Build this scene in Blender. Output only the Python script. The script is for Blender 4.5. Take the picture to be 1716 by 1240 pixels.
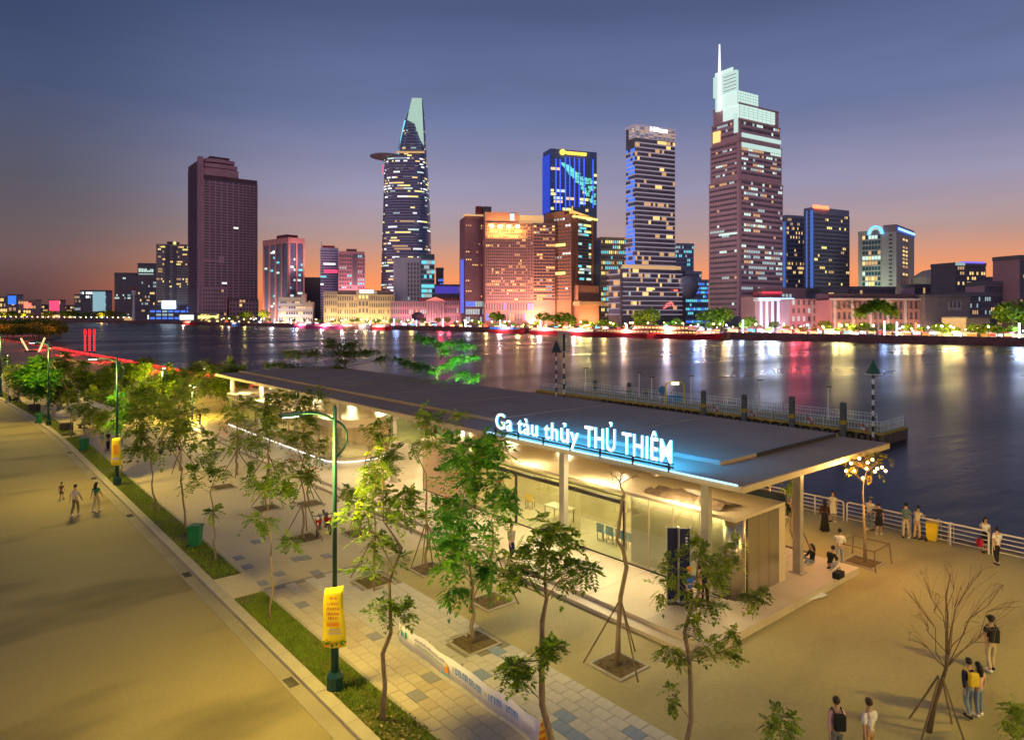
import bpy, bmesh, math, random
from mathutils import Vector, Matrix
R = math.radians
rnd = random.Random(7)
for o in list(bpy.data.objects): bpy.data.objects.remove(o)
SC = bpy.context.scene
COL = SC.collection
# ------------------------------------------------------------------ camera
F, CH, YH, CX = 1150.0, 11.5, 525.0, 858.0            # focal length (px of the 1716 px photo), height, horizon row
FW, RT = (0.644, 0.765), (0.765, -0.644)              # camera forward / right in the world: X runs to the river, Y along the promenade
cd = bpy.data.cameras.new('camera'); cam = bpy.data.objects.new('camera', cd); COL.objects.link(cam)
cam.location = (0, 0, CH); cam.rotation_euler = (R(90), 0, R(-40.09))
cd.sensor_width = 36; cd.lens = 36 * F / 1716; cd.shift_y = -95 / 1716; cd.clip_start = 0.5; cd.clip_end = 12000
SC.camera = cam
# ------------------------------------------------------------------ dusk sky
W = bpy.data.worlds.new('World'); SC.world = W; W.use_nodes = True
nt = W.node_tree; nt.nodes.clear()
N = nt.nodes.new; LK = nt.links.new
out = N('ShaderNodeOutputWorld'); bg = N('ShaderNodeBackground'); tc = N('ShaderNodeTexCoord'); sep = N('ShaderNodeSeparateXYZ')
LK(tc.outputs['Generated'], sep.inputs[0])
def ramp(stops):
    r = N('ShaderNodeValToRGB'); e = r.color_ramp.elements
    e[0].position = stops[0][0]; e[0].color = (*stops[0][1], 1); e[1].position = stops[-1][0]; e[1].color = (*stops[-1][1], 1)
    for p, c in stops[1:-1]:
        k = e.new(p); k.color = (*c, 1)
    LK(sep.outputs['Z'], r.inputs[0]); return r
warm = ramp([(0.0, (.98, .22, .06)), (.030, (.96, .27, .09)), (.065, (.66, .265, .135)), (.11, (.38, .262, .25)), (.17, (.265, .245, .35)), (.27, (.128, .158, .295)), (.40, (.066, .088, .185)), (.7, (.038, .055, .13)), (1.0, (.03, .045, .11))])
cool = ramp([(0.0, (.07, .034, .036)), (.030, (.105, .052, .054)), (.065, (.135, .078, .078)), (.11, (.118, .09, .10)), (.17, (.086, .085, .118)), (.27, (.054, .073, .145)), (.40, (.030, .047, .115)), (.7, (.03, .048, .13)), (1.0, (.028, .045, .125))])
dt = N('ShaderNodeVectorMath'); dt.operation = 'DOT_PRODUCT'
az = R(26)                                             # the sun went down a little right of the picture's middle
sd = (FW[0] * math.cos(az) + RT[0] * math.sin(az), FW[1] * math.cos(az) + RT[1] * math.sin(az), 0)
dt.inputs[1].default_value = sd
flat = N('ShaderNodeVectorMath'); flat.operation = 'MULTIPLY'; flat.inputs[1].default_value = (1, 1, 0)
nrm = N('ShaderNodeVectorMath'); nrm.operation = 'NORMALIZE'
LK(tc.outputs['Generated'], flat.inputs[0]); LK(flat.outputs[0], nrm.inputs[0]); LK(nrm.outputs[0], dt.inputs[0])
mr = N('ShaderNodeMapRange'); mr.interpolation_type = 'SMOOTHSTEP'; mr.inputs[1].default_value = .46; mr.inputs[2].default_value = .82
LK(dt.outputs['Value'], mr.inputs[0])
# the twilight arch: the pale rose band that stands opposite the sunset
east = ramp([(0.0, (.26, .19, .25)), (.05, (.40, .27, .33)), (.15, (.52, .36, .43)), (.30, (.36, .29, .42)), (.5, (.16, .16, .30)), (.75, (.05, .07, .17)), (1.0, (.028, .045, .125))])
er = N('ShaderNodeMapRange'); er.interpolation_type = 'SMOOTHSTEP'; er.inputs[1].default_value = -.6; er.inputs[2].default_value = .3; er.inputs[3].default_value = 1; er.inputs[4].default_value = 0
LK(dt.outputs['Value'], er.inputs[0])
em = N('ShaderNodeMix'); em.data_type = 'RGBA'; LK(er.outputs[0], em.inputs[0]); LK(cool.outputs[0], em.inputs[6]); LK(east.outputs[0], em.inputs[7])
mx = N('ShaderNodeMix'); mx.data_type = 'RGBA'
LK(mr.outputs[0], mx.inputs[0]); LK(em.outputs[2], mx.inputs[6]); LK(warm.outputs[0], mx.inputs[7])
cn = N('ShaderNodeTexNoise'); cm = N('ShaderNodeMapping'); cm.inputs['Scale'].default_value = (2.2, 2.2, 14)
cn.inputs['Scale'].default_value = 1.3; cn.inputs['Detail'].default_value = 5
LK(tc.outputs['Generated'], cm.inputs[0]); LK(cm.outputs[0], cn.inputs['Vector'])
cr = N('ShaderNodeMapRange'); cr.inputs[1].default_value = .3; cr.inputs[2].default_value = .75; cr.inputs[3].default_value = .93; cr.inputs[4].default_value = 1.07
LK(cn.outputs[0], cr.inputs[0])
vm = N('ShaderNodeVectorMath'); vm.operation = 'SCALE'
LK(mx.outputs[2], vm.inputs[0]); LK(cr.outputs[0], vm.inputs['Scale'])
LK(vm.outputs[0], bg.inputs[0]); bg.inputs[1].default_value = 1.0; LK(bg.outputs[0], out.inputs[0])
# ------------------------------------------------------------------ view, sampling
SC.view_settings.view_transform = 'Standard'; SC.view_settings.look = 'None'; SC.view_settings.exposure = 0.32; SC.view_settings.gamma = 1.0
SC.view_settings.use_curve_mapping = False
SC.render.engine = 'CYCLES'
cy = SC.cycles
cy.use_denoising = True; cy.max_bounces = 6; cy.diffuse_bounces = 3; cy.glossy_bounces = 3; cy.transparent_max_bounces = 6; cy.transmission_bounces = 4
cy.sample_clamp_indirect = 12.0; cy.caustics_reflective = False; cy.caustics_refractive = False
try: cy.denoiser = 'OPENIMAGEDENOISE'
except Exception: pass

# ------------------------------------------------------------------ helpers
def cw(L, D, z=0.0): return Vector((FW[0] * D + RT[0] * L, FW[1] * D + RT[1] * L, z))       # camera-frame metres -> world
def gp(x, y, z=0.0):
    """the place at height z that the photo shows at (x, y)"""
    D = F * (CH - z) / (y - YH); return cw((x - CX) * D / F, D, z)
def at(x, D, y=None, z=0.0):
    if y is not None: z = CH - (y - YH) * D / F
    return cw((x - CX) * D / F, D, z)
def bend(Y): return 0.0 if Y < 70 else (-.0015 * (Y - 70) ** 2 if Y < 90 else -.6 - .06 * (Y - 90))   # the promenade turns slightly
MATS = {}
def mat(key, c, rough=.6, metal=0.0, var=.12, scale=3.0, bump=0.0, spec=.4, transl=0.0, stretch=None, detail=4):
    """principled material whose colour wanders by +-var with an object-space noise"""
    if key in MATS: return MATS[key]
    m = bpy.data.materials.new(key); m.use_nodes = True; t = m.node_tree; b = t.nodes['Principled BSDF']
    b.inputs['Roughness'].default_value = rough; b.inputs['Metallic'].default_value = metal; b.inputs['Specular IOR Level'].default_value = spec
    b.inputs['Base Color'].default_value = (*c, 1)
    if var > 0:
        co = t.nodes.new('ShaderNodeTexCoord'); n = t.nodes.new('ShaderNodeTexNoise'); n.inputs['Scale'].default_value = scale; n.inputs['Detail'].default_value = detail; n.inputs['Roughness'].default_value = .62
        src = co.outputs['Object']
        if stretch:
            mp = t.nodes.new('ShaderNodeMapping'); mp.inputs['Scale'].default_value = stretch; t.links.new(src, mp.inputs[0]); src = mp.outputs[0]
        t.links.new(src, n.inputs['Vector'])
        r = t.nodes.new('ShaderNodeMapRange'); r.inputs[1].default_value = .3; r.inputs[2].default_value = .7; r.inputs[3].default_value = 1 - var; r.inputs[4].default_value = 1 + var
        t.links.new(n.outputs[0], r.inputs[0])
        s = t.nodes.new('ShaderNodeVectorMath'); s.operation = 'SCALE'; s.inputs[0].default_value = c; t.links.new(r.outputs[0], s.inputs['Scale']); t.links.new(s.outputs[0], b.inputs['Base Color'])
        if bump:
            bu = t.nodes.new('ShaderNodeBump'); bu.inputs['Strength'].default_value = bump; bu.inputs['Distance'].default_value = .03
            t.links.new(n.outputs[0], bu.inputs['Height']); t.links.new(bu.outputs[0], b.inputs['Normal'])
    if transl:
        tr = t.nodes.new('ShaderNodeBsdfTranslucent'); tr.inputs[0].default_value = (c[0] * 1.6, c[1] * 1.5, c[2], 1); mxs = t.nodes.new('ShaderNodeMixShader'); mxs.inputs[0].default_value = transl
        t.links.new(b.outputs[0], mxs.inputs[1]); t.links.new(tr.outputs[0], mxs.inputs[2]); t.links.new(mxs.outputs[0], t.nodes['Material Output'].inputs[0])
    MATS[key] = m; return m
def emit(key, c, s, sample=False):
    if key in MATS: return MATS[key]
    m = bpy.data.materials.new(key); m.use_nodes = True; t = m.node_tree; b = t.nodes['Principled BSDF']
    b.inputs['Base Color'].default_value = (c[0] * .5, c[1] * .5, c[2] * .5, 1); b.inputs['Emission Color'].default_value = (*c, 1); b.inputs['Emission Strength'].default_value = s; b.inputs['Roughness'].default_value = .4
    if not sample: m.cycles.emission_sampling = 'NONE'
    MATS[key] = m; return m
def glassmat(key, c, alpha, rough=.03):
    if key in MATS: return MATS[key]
    m = bpy.data.materials.new(key); m.use_nodes = True; t = m.node_tree; t.nodes.clear()
    o = t.nodes.new('ShaderNodeOutputMaterial'); g = t.nodes.new('ShaderNodeBsdfGlossy'); g.inputs[1].default_value = rough; g.inputs[0].default_value = (.9, .95, .92, 1)
    tr = t.nodes.new('ShaderNodeBsdfTransparent'); tr.inputs[0].default_value = (*c, 1); fr = t.nodes.new('ShaderNodeLayerWeight'); fr.inputs[0].default_value = .5; pw = t.nodes.new('ShaderNodeMath'); pw.operation = 'POWER'; pw.inputs[1].default_value = 4; t.links.new(fr.outputs['Facing'], pw.inputs[0]); fr = pw
    ad = t.nodes.new('ShaderNodeMath'); ad.operation = 'MULTIPLY_ADD'; ad.inputs[1].default_value = .8; ad.inputs[2].default_value = alpha; ad.use_clamp = True
    mxs = t.nodes.new('ShaderNodeMixShader'); t.links.new(fr.outputs[0], ad.inputs[0]); t.links.new(ad.outputs[0], mxs.inputs[0]); t.links.new(tr.outputs[0], mxs.inputs[1]); t.links.new(g.outputs[0], mxs.inputs[2]); t.links.new(mxs.outputs[0], o.inputs[0])
    MATS[key] = m; return m

class MB:
    def __init__(s): s.v = []; s.f = []; s.m = []
    def face(s, pts, m=0):
        i = len(s.v); s.v.extend(tuple(p) for p in pts); s.f.append(tuple(range(i, i + len(pts)))); s.m.append(m); return s
    def box(s, x0, y0, z0, x1, y1, z1, m=0):
        i = len(s.v)
        s.v.extend([(x0, y0, z0), (x1, y0, z0), (x1, y1, z0), (x0, y1, z0), (x0, y0, z1), (x1, y0, z1), (x1, y1, z1), (x0, y1, z1)])
        for f in ((3, 2, 1, 0), (4, 5, 6, 7), (0, 1, 5, 4), (1, 2, 6, 5), (2, 3, 7, 6), (3, 0, 4, 7)): s.f.append(tuple(i + k for k in f)); s.m.append(m)
        return s
    def cbox(s, cx, cy, cz, sx, sy, sz, rot=0.0, m=0):
        i = len(s.v); c, d = math.cos(rot), math.sin(rot)
        for z in (-.5, .5):
            for x, y in ((-.5, -.5), (.5, -.5), (.5, .5), (-.5, .5)):
                X, Y = x * sx, y * sy; s.v.append((cx + X * c - Y * d, cy + X * d + Y * c, cz + z * sz))
        for f in ((3, 2, 1, 0), (4, 5, 6, 7), (0, 1, 5, 4), (1, 2, 6, 5), (2, 3, 7, 6), (3, 0, 4, 7)): s.f.append(tuple(i + k for k in f)); s.m.append(m)
        return s
    def tube(s, pts, rad, n=6, m=0, cap=True):
        pts = [Vector(p) for p in pts]; rad = rad if hasattr(rad, '__len__') else [rad] * len(pts); base = len(s.v); up = None
        for k, p in enumerate(pts):
            d = (pts[min(k + 1, len(pts) - 1)] - pts[max(k - 1, 0)]); d = d.normalized() if d.length > 1e-9 else Vector((0, 0, 1))
            if up is None: up = Vector((1, 0, 0)) if abs(d.x) < .9 else Vector((0, 1, 0))
            a = (up - d * up.dot(d)); a = a.normalized() if a.length > 1e-6 else d.orthogonal().normalized(); b = d.cross(a); up = a
            for j in range(n):
                t = 2 * math.pi * j / n; s.v.append(tuple(p + (a * math.cos(t) + b * math.sin(t)) * rad[k]))
        for k in range(len(pts) - 1):
            for j in range(n):
                s.f.append((base + k * n + j, base + k * n + (j + 1) % n, base + (k + 1) * n + (j + 1) % n, base + (k + 1) * n + j)); s.m.append(m)
        if cap:
            s.f.append(tuple(base + j for j in reversed(range(n)))); s.m.append(m)
            s.f.append(tuple(base + (len(pts) - 1) * n + j for j in range(n))); s.m.append(m)
        return s
    def lathe(s, prof, n=12, c=(0, 0, 0), m=0, sx=1.0, sy=1.0, rot=0.0):
        """prof: (radius, z) pairs"""
        b = len(s.v); cr_, sr_ = math.cos(rot), math.sin(rot)
        for r, z in prof:
            for j in range(n):
                t = 2 * math.pi * j / n; X, Y = r * sx * math.cos(t), r * sy * math.sin(t)
                s.v.append((c[0] + X * cr_ - Y * sr_, c[1] + X * sr_ + Y * cr_, c[2] + z))
        for k in range(len(prof) - 1):
            for j in range(n):
                s.f.append((b + k * n + j, b + k * n + (j + 1) % n, b + (k + 1) * n + (j + 1) % n, b + (k + 1) * n + j)); s.m.append(m)
        s.f.append(tuple(b + j for j in reversed(range(n)))); s.m.append(m)
        s.f.append(tuple(b + (len(prof) - 1) * n + j for j in range(n))); s.m.append(m)
        return s
    def ball(s, c, r, n=10, k=6, m=0, sq=(1, 1, 1)):
        return s.lathe([(max(.001, r * math.sin(math.pi * i / k)) , -r * sq[2] * math.cos(math.pi * i / k)) for i in range(k + 1)], n, c, m, sq[0], sq[1])
    def prism(s, poly, z0, z1, m=0):
        i = len(s.v); n = len(poly)
        s.v.extend((p[0], p[1], z0) for p in poly); s.v.extend((p[0], p[1], z1) for p in poly)
        s.f.append(tuple(i + k for k in reversed(range(n)))); s.m.append(m); s.f.append(tuple(i + n + k for k in range(n))); s.m.append(m)
        for k in range(n): s.f.append((i + k, i + (k + 1) % n, i + n + (k + 1) % n, i + n + k)); s.m.append(m)
        return s
    def build(s, name, mats, parent=None, smooth=False, kind=None, label=None, loc=None, bevel=0.0, weld=False):
        me = bpy.data.meshes.new(name)
        if weld:
            idx = {}; mp = [idx.setdefault(tuple(round(c, 4) for c in v), len(idx)) for v in s.v]; s.v = list(idx); s.f = [tuple(mp[k] for k in f) for f in s.f]
        me.from_pydata(s.v, [], s.f)
        for m in (mats if isinstance(mats, (list, tuple)) else [mats]): me.materials.append(m)
        if any(s.m): me.polygons.foreach_set('material_index', s.m)
        if smooth: me.polygons.foreach_set('use_smooth', [True] * len(s.f))
        me.update()
        o = bpy.data.objects.new(name, me); COL.objects.link(o)
        if parent is not None: o.parent = parent
        if loc is not None: o.location = loc
        if bevel:
            b = o.modifiers.new('Bevel', 'BEVEL'); b.width = bevel; b.segments = 2; b.limit_method = 'ANGLE'
        if kind: o['kind'] = kind
        if label: o['label'] = label
        return o
def tag(o, label, cat, group=None):
    o['label'] = label; o['category'] = cat
    if group: o['group'] = group
    return o
def thing(name, label, cat, loc=(0, 0, 0), rz=0.0, group=None):
    o = bpy.data.objects.new(name, None); COL.objects.link(o); o.location = loc; o.rotation_euler = (0, 0, rz); o.empty_display_size = .2
    return tag(o, label, cat, group)
def dup(o, loc, rz=None, label=None, parent=None, scale=None):
    """copies a thing with its parts and their sub-parts"""
    kids = {}
    for c in COL.objects:
        if c.parent is not None: kids.setdefault(c.parent.name, []).append(c)
    def cp(a, par):
        b = a.copy(); COL.objects.link(b); b.parent = par
        for k in kids.get(a.name, []): cp(k, b)
        return b
    r = cp(o, parent); r.location = loc
    if rz is not None: r.rotation_euler = (0, 0, rz)
    if scale is not None: r.scale = (scale,) * 3 if not hasattr(scale, '__len__') else scale
    if label: r['label'] = label
    return r
def lamp(kind, loc, power, color, size=.3, rot=None, size_y=None, spot=None):
    l = bpy.data.lights.new('lamp_light', kind); l.energy = power; l.color = color
    if kind == 'AREA':
        l.size = size
        if size_y: l.shape = 'RECTANGLE'; l.size_y = size_y
    else: l.shadow_soft_size = size
    if spot: l.spot_size = spot; l.spot_blend = .6
    o = bpy.data.objects.new('lamp_light', l); COL.objects.link(o); o.location = loc
    if rot is not None: o.rotation_euler = rot
    return o
def aim(d): return Vector(d).to_track_quat('-Z', 'Y').to_euler()
SODIUM = (1.0, .71, .13)
# ================================================================== THE SETTING
def groundmat(key, c, c2, rough, scales, bump=.15, stain=None):
    """two-tone ground: large soft patches, fine grain, and irregular dark damp stains"""
    m = bpy.data.materials.new(key); m.use_nodes = True; t = m.node_tree; b = t.nodes['Principled BSDF']; n_ = t.nodes.new; l_ = t.links.new
    co = n_('ShaderNodeTexCoord'); a = n_('ShaderNodeTexNoise'); a.inputs['Scale'].default_value = scales[0]; a.inputs['Detail'].default_value = 6; a.inputs['Distortion'].default_value = .6
    f = n_('ShaderNodeTexNoise'); f.inputs['Scale'].default_value = scales[1]; f.inputs['Detail'].default_value = 8
    for q in (a, f): l_(co.outputs['Object'], q.inputs['Vector'])
    mr_ = n_('ShaderNodeMapRange'); mr_.inputs[1].default_value = .35; mr_.inputs[2].default_value = .65; l_(a.outputs[0], mr_.inputs[0])
    mx_ = n_('ShaderNodeMix'); mx_.data_type = 'RGBA'; mx_.inputs[6].default_value = (*c, 1); mx_.inputs[7].default_value = (*c2, 1); l_(mr_.outputs[0], mx_.inputs[0])
    fr = n_('ShaderNodeMapRange'); fr.inputs[1].default_value = .3; fr.inputs[2].default_value = .7; fr.inputs[3].default_value = .93; fr.inputs[4].default_value = 1.07; l_(f.outputs[0], fr.inputs[0])
    s = n_('ShaderNodeVectorMath'); s.operation = 'SCALE'; l_(mx_.outputs[2], s.inputs[0]); l_(fr.outputs[0], s.inputs['Scale']); last = s.outputs[0]
    if stain:
        mp = n_('ShaderNodeMapping'); mp.inputs['Scale'].default_value = stain[1]; mp.inputs['Rotation'].default_value = (0, 0, R(-40)); l_(co.outputs['Object'], mp.inputs[0])
        w = n_('ShaderNodeTexNoise'); w.inputs['Scale'].default_value = 1.0; w.inputs['Detail'].default_value = 3; l_(mp.outputs[0], w.inputs['Vector'])
        wr = n_('ShaderNodeMapRange'); wr.interpolation_type = 'SMOOTHSTEP'; wr.inputs[1].default_value = .50; wr.inputs[2].default_value = .70; wr.inputs[3].default_value = 1; wr.inputs[4].default_value = stain[0]; l_(w.outputs[0], wr.inputs[0])
        s2 = n_('ShaderNodeVectorMath'); s2.operation = 'SCALE'; l_(last, s2.inputs[0]); l_(wr.outputs[0], s2.inputs['Scale']); last = s2.outputs[0]
    l_(last, b.inputs['Base Color']); b.inputs['Roughness'].default_value = rough
    bu = n_('ShaderNodeBump'); bu.inputs['Strength'].default_value = bump; bu.inputs['Distance'].default_value = .02; l_(f.outputs[0], bu.inputs['Height']); l_(bu.outputs[0], b.inputs['Normal'])
    return m
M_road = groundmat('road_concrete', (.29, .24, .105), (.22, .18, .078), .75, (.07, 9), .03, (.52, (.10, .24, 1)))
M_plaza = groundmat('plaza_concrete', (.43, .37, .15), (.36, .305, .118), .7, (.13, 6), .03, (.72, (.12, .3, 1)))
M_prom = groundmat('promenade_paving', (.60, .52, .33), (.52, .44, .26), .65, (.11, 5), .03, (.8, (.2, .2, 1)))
M_kerb = groundmat('kerb_stone', (.42, .38, .27), (.34, .31, .22), .7, (.6, 12), .2)
M_gutter = groundmat('gutter_concrete', (.33, .29, .19), (.26, .23, .15), .75, (.5, 14), .2)
M_soil = groundmat('grass_soil', (.085, .11, .012), (.12, .11, .02), .95, (.9, 14), .6)
M_pitsoil = groundmat('pit_soil', (.17, .115, .045), (.10, .075, .028), .95, (2.5, 18), .8)
M_quay = mat('quay_wall_concrete', (.16, .14, .12), .85, var=.3, scale=.6)
M_bed = mat('river_bed', (.02, .02, .03), .9)
YS = [-60, 0, 40, 70, 74, 78, 82, 86, 90, 120, 200, 330, 420]
def strip(name, x0, x1, z, m, y0=-60, y1=420, kind='structure', z0=None, parent=None):
    """a ribbon between offsets x0 and x1 that follows the promenade's bend; z0 gives it thickness"""
    mb = MB(); ys = sorted({y0, y1, *[y for y in YS if y0 < y < y1]})
    for a, b in zip(ys, ys[1:]):
        p = [(x0 + bend(a), a), (x1 + bend(a), a), (x1 + bend(b), b), (x0 + bend(b), b)]
        mb.face([(*q, z) for q in p])
        if z0 is not None:
            mb.face([(*p[0], z0), (*p[0], z), (*p[3], z), (*p[3], z0)]); mb.face([(*p[1], z), (*p[1], z0), (*p[2], z0), (*p[2], z)])
    if z0 is not None:
        for y in (y0, y1): mb.face([(x0 + bend(y), y, z0), (x1 + bend(y), y, z0), (x1 + bend(y), y, z), (x0 + bend(y), y, z)])
    return mb.build(name, m, parent, kind=kind)
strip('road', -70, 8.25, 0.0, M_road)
strip('gutter', 8.25, 8.72, 0.012, M_gutter, z0=-.1)
kerb = strip('kerb', 8.72, 9.12, 0.13, M_kerb, z0=-.1)
for k in range(66):      # single kerb stones with open joints
    y = -3.5 + k * 1.0
    if k == 0: ks = MB().box(0, .006, 0, .39, .994, .012).build('kerb_stone', M_kerb, kerb)
    else:
        ks = ks.copy(); COL.objects.link(ks)
    ks.location = (8.726 + bend(y), y, .1305 + rnd.uniform(0, .004)); ks.rotation_euler = (rnd.gauss(0, .002), rnd.gauss(0, .004), rnd.gauss(0, .0015))
for k in range(6):
    y = 9 + k * 11.5; mb = MB()
    for j in range(9): mb.box(8.34, y + j * .07, .0125, 8.66, y + j * .07 + .035, .022)
    mb.build('drain_grate', mat('iron_dark', (.03, .03, .03), .6), MATS.get('x') , kind='structure')
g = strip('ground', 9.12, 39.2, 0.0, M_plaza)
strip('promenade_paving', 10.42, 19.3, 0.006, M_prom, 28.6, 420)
strip('cross_paving', 9.12, 10.42, 0.1, M_prom, 28.15, 30.7, z0=0)
for a, b in ((-20, 28.15), (30.7, 74), (76.5, 130)):
    strip('lawn_bed', 9.12, 10.30, 0.10, M_soil, a, b, z0=0); strip('bed_edging', 10.30, 10.42, 0.115, M_kerb, a, b, z0=0)
strip('quay_edge', 39.2, 39.7, 0.12, M_quay, z0=-2.6)
# river bed and the land under everything
MB().face([(-3000, -3000, -6), (6000, -3000, -6), (6000, 6000, -6), (-3000, 6000, -6)]).build('river_bed', M_bed, kind='structure')
# ---- grass blades in the beds
gm = [mat('grass_a', (.17, .29, .02), .8, var=.3, scale=2, transl=.3), mat('grass_b', (.22, .26, .025), .8, var=.3, scale=2, transl=.3), mat('grass_dry', (.24, .18, .06), .9, var=.2)]
mb = MB(); q = random.Random(3)
from mathutils import noise as mnoise
def bare_patch(x, y): return mnoise.noise(Vector((x * .9, y * .55, 0))) > .28
def blades(y0, y1, n, s):
    for _ in range(n):
        y = q.uniform(y0, y1); x = q.uniform(9.16, 10.27) + bend(y)
        if bare_patch(x, y) and q.random() < .85: continue
        a = q.uniform(0, 6.28); h = s * q.uniform(.5, 1.2); w = s * q.uniform(.10, .2); lx, ly = q.gauss(0, .5) * h, q.gauss(0, .5) * h
        c, d = math.cos(a) * w, math.sin(a) * w
        mb.face([(x - c, y - d, .1), (x + c, y + d, .1), (x + lx, y + ly, .1 + h)], 0 if q.random() < .6 else (1 if q.random() < .93 else 2))
blades(8, 28.1, 19000, .10); blades(30.8, 74, 9000, .13); blades(76.6, 128, 3500, .16)
g_ = mb.build('grass', gm, kind='stuff')
# ---- leaf litter under the first bed tree
mb = MB()
for _ in range(420):
    y = q.gauss(16.2, 1.1); x = min(10.3, max(9.15, q.gauss(9.7, .35))); a = q.uniform(0, 6.28); r = q.uniform(.03, .075); z = .13 + q.uniform(0, .05)
    mb.face([(x + r * math.cos(a + k * 1.57) * (1 if k % 2 else .5), y + r * math.sin(a + k * 1.57) * (1 if k % 2 else .5), z + q.uniform(-.02, .03)) for k in range(4)], q.randrange(3))
mb.build('leaf_litter', [mat('litter_a', (.16, .13, .045), .9), mat('litter_b', (.33, .26, .1), .9), mat('litter_c', (.08, .1, .02), .9)], kind='stuff')
# ---- tiled path: single tiles near, one mass of the same tiles beyond
TX, TY, T0 = .445, .60, 9.9
tm = [mat('tile_pale', (.52, .49, .40), .55, var=.08, scale=5), mat('tile_grey', (.485, .46, .375), .55, var=.08, scale=5), mat('tile_warm', (.52, .45, .31), .6, var=.08, scale=5), mat('tile_tan', (.46, .38, .25), .6, var=.1, scale=5),
      mat('tile_blue', (.20, .27, .36), .5, var=.1, scale=5), mat('tile_slate', (.26, .26, .26), .55, var=.1, scale=5)]
path = strip('tiled_path', 10.42, 15.32, 0.004, mat('tile_grout', (.26, .23, .16), .9), -10, 28.6)
tmesh = []
for m in tm:
    x, y, h, c = TX / 2 - .007, TY / 2 - .007, .030, .008
    b = MB(); b.v = [(-x, -y, 0), (x, -y, 0), (x, y, 0), (-x, y, 0), (-x, -y, h - c), (x, -y, h - c), (x, y, h - c), (-x, y, h - c), (-x + c, -y + c, h), (x - c, -y + c, h), (x - c, y - c, h), (-x + c, y - c, h)]
    for k in range(4): b.f += [(k, (k + 1) % 4, 4 + (k + 1) % 4, 4 + k), (4 + k, 4 + (k + 1) % 4, 8 + (k + 1) % 4, 8 + k)]
    b.f.append((8, 9, 10, 11)); b.m = [0] * len(b.f)
    me = bpy.data.meshes.new('tile'); me.from_pydata(b.v, [], b.f); me.materials.append(m); tmesh.append((me, b))
blue = [(14.6, 12.0), (13.4, 12.9), (13.2, 13.6), (13.6, 13.9), (14.3, 11.2), (12.9, 15.6), (13.0, 15.6), (14.6, 18.0), (13.4, 17.5)]
def tile_kind(x, y, r):
    if any(abs(x - bx) < TX / 2 and abs(y - by) < TY / 2 for bx, by in blue): return 4
    if r.random() < .028: return 4 if y < 15 else 5
    if x < 12.3: return 3 if (int(y / 1.8) % 3 == 0 and r.random() < .75) else 2
    return 1 if r.random() < .3 else 0
cells = []
for i in range(11):
    for j in range(70):
        y = -9.7 + TY * j + (TY / 2 if i % 2 else 0)
        if y < 28.2: cells.append((10.42 + TX * (i + .5), y))
pits = [(14.4, 19.2), (14.4, 26.3)]
cells = [c for c in cells if not any(abs(c[0] - a) < .75 and abs(c[1] - b) < .8 for a, b in pits)]
tr = random.Random(11)
def onscreen(x, y):
    D = FW[0] * x + FW[1] * y; L = RT[0] * x + RT[1] * y
    return D > 3 and CX + F * L / D < 1716 and YH + F * CH / D < 1262
vis = sorted([c for c in cells if onscreen(*c)], key=lambda c: FW[0] * c[0] + FW[1] * c[1])
for x, y in vis[:300]:
    o = bpy.data.objects.new('tile', tmesh[tile_kind(x, y, tr)][0]); COL.objects.link(o); o.parent = path; o.location = (x, y, .004 + tr.uniform(0, .004)); o.rotation_euler = (tr.gauss(0, .003), tr.gauss(0, .003), tr.gauss(0, .003))
mb = MB()
for x, y in vis[300:]:
    k = tile_kind(x, y, tr); i = len(mb.v); b = tmesh[k][1]
    mb.v += [(v[0] + x, v[1] + y, v[2] + .006) for v in b.v]; mb.f += [tuple(i + w for w in f) for f in b.f]; mb.m += [k] * len(b.f)
if mb.f: mb.build('tile_field', tm, path, kind='stuff')
# slate insert tiles in the paving beyond
mb = MB()
for px, py in ((400, 935), (415, 950), (395, 985), (440, 978), (497, 937), (512, 935), (548, 932), (530, 960), (500, 1015), (468, 962), (600, 985), (430, 908)):
    p = gp(px, py); mb.cbox(p.x, p.y, .02, .42, .58, .028, tr.uniform(-.02, .02))
mb.build('inset_tile', tm[5], path, kind='stuff')
# ---- tree pits
def pit(x, y, s=.62):
    o = MB().box(x - s, y - s, 0.0, x + s, y + s, .035).build('tree_pit', M_pitsoil, kind='structure')
    for k, (a, b, c, d) in enumerate(((x - s - .1, y - s - .1, x + s + .1, y - s), (x - s - .1, y + s, x + s + .1, y + s + .1), (x - s - .1, y - s, x - s, y + s), (x + s, y - s, x + s + .1, y + s))):
        MB().box(a, b, 0, c, d, .05).build('pit_kerb', M_kerb, o)
    mb = MB()
    for _ in range(26):
        a, b, r = x + q.uniform(-s, s) * .9, y + q.uniform(-s, s) * .9, q.uniform(.02, .07); mb.ball((a, b, .035), r, 5, 3, sq=(1, 1, .6))
    mb.build('soil_clod', M_pitsoil, o, kind='stuff')
for x, y in ((17.1, 14.9), (14.4, 19.2), (17.0, 21.5), (14.4, 26.3), (17.0, 26.0), (14.4, 33.6), (17.0, 32.6), (15.0, 40.3), (17.3, 39.5), (32.8, 13.8), (31.6, 16.6), (14.6, 47), (17.2, 46), (34, 20)): pit(x, y)
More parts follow.
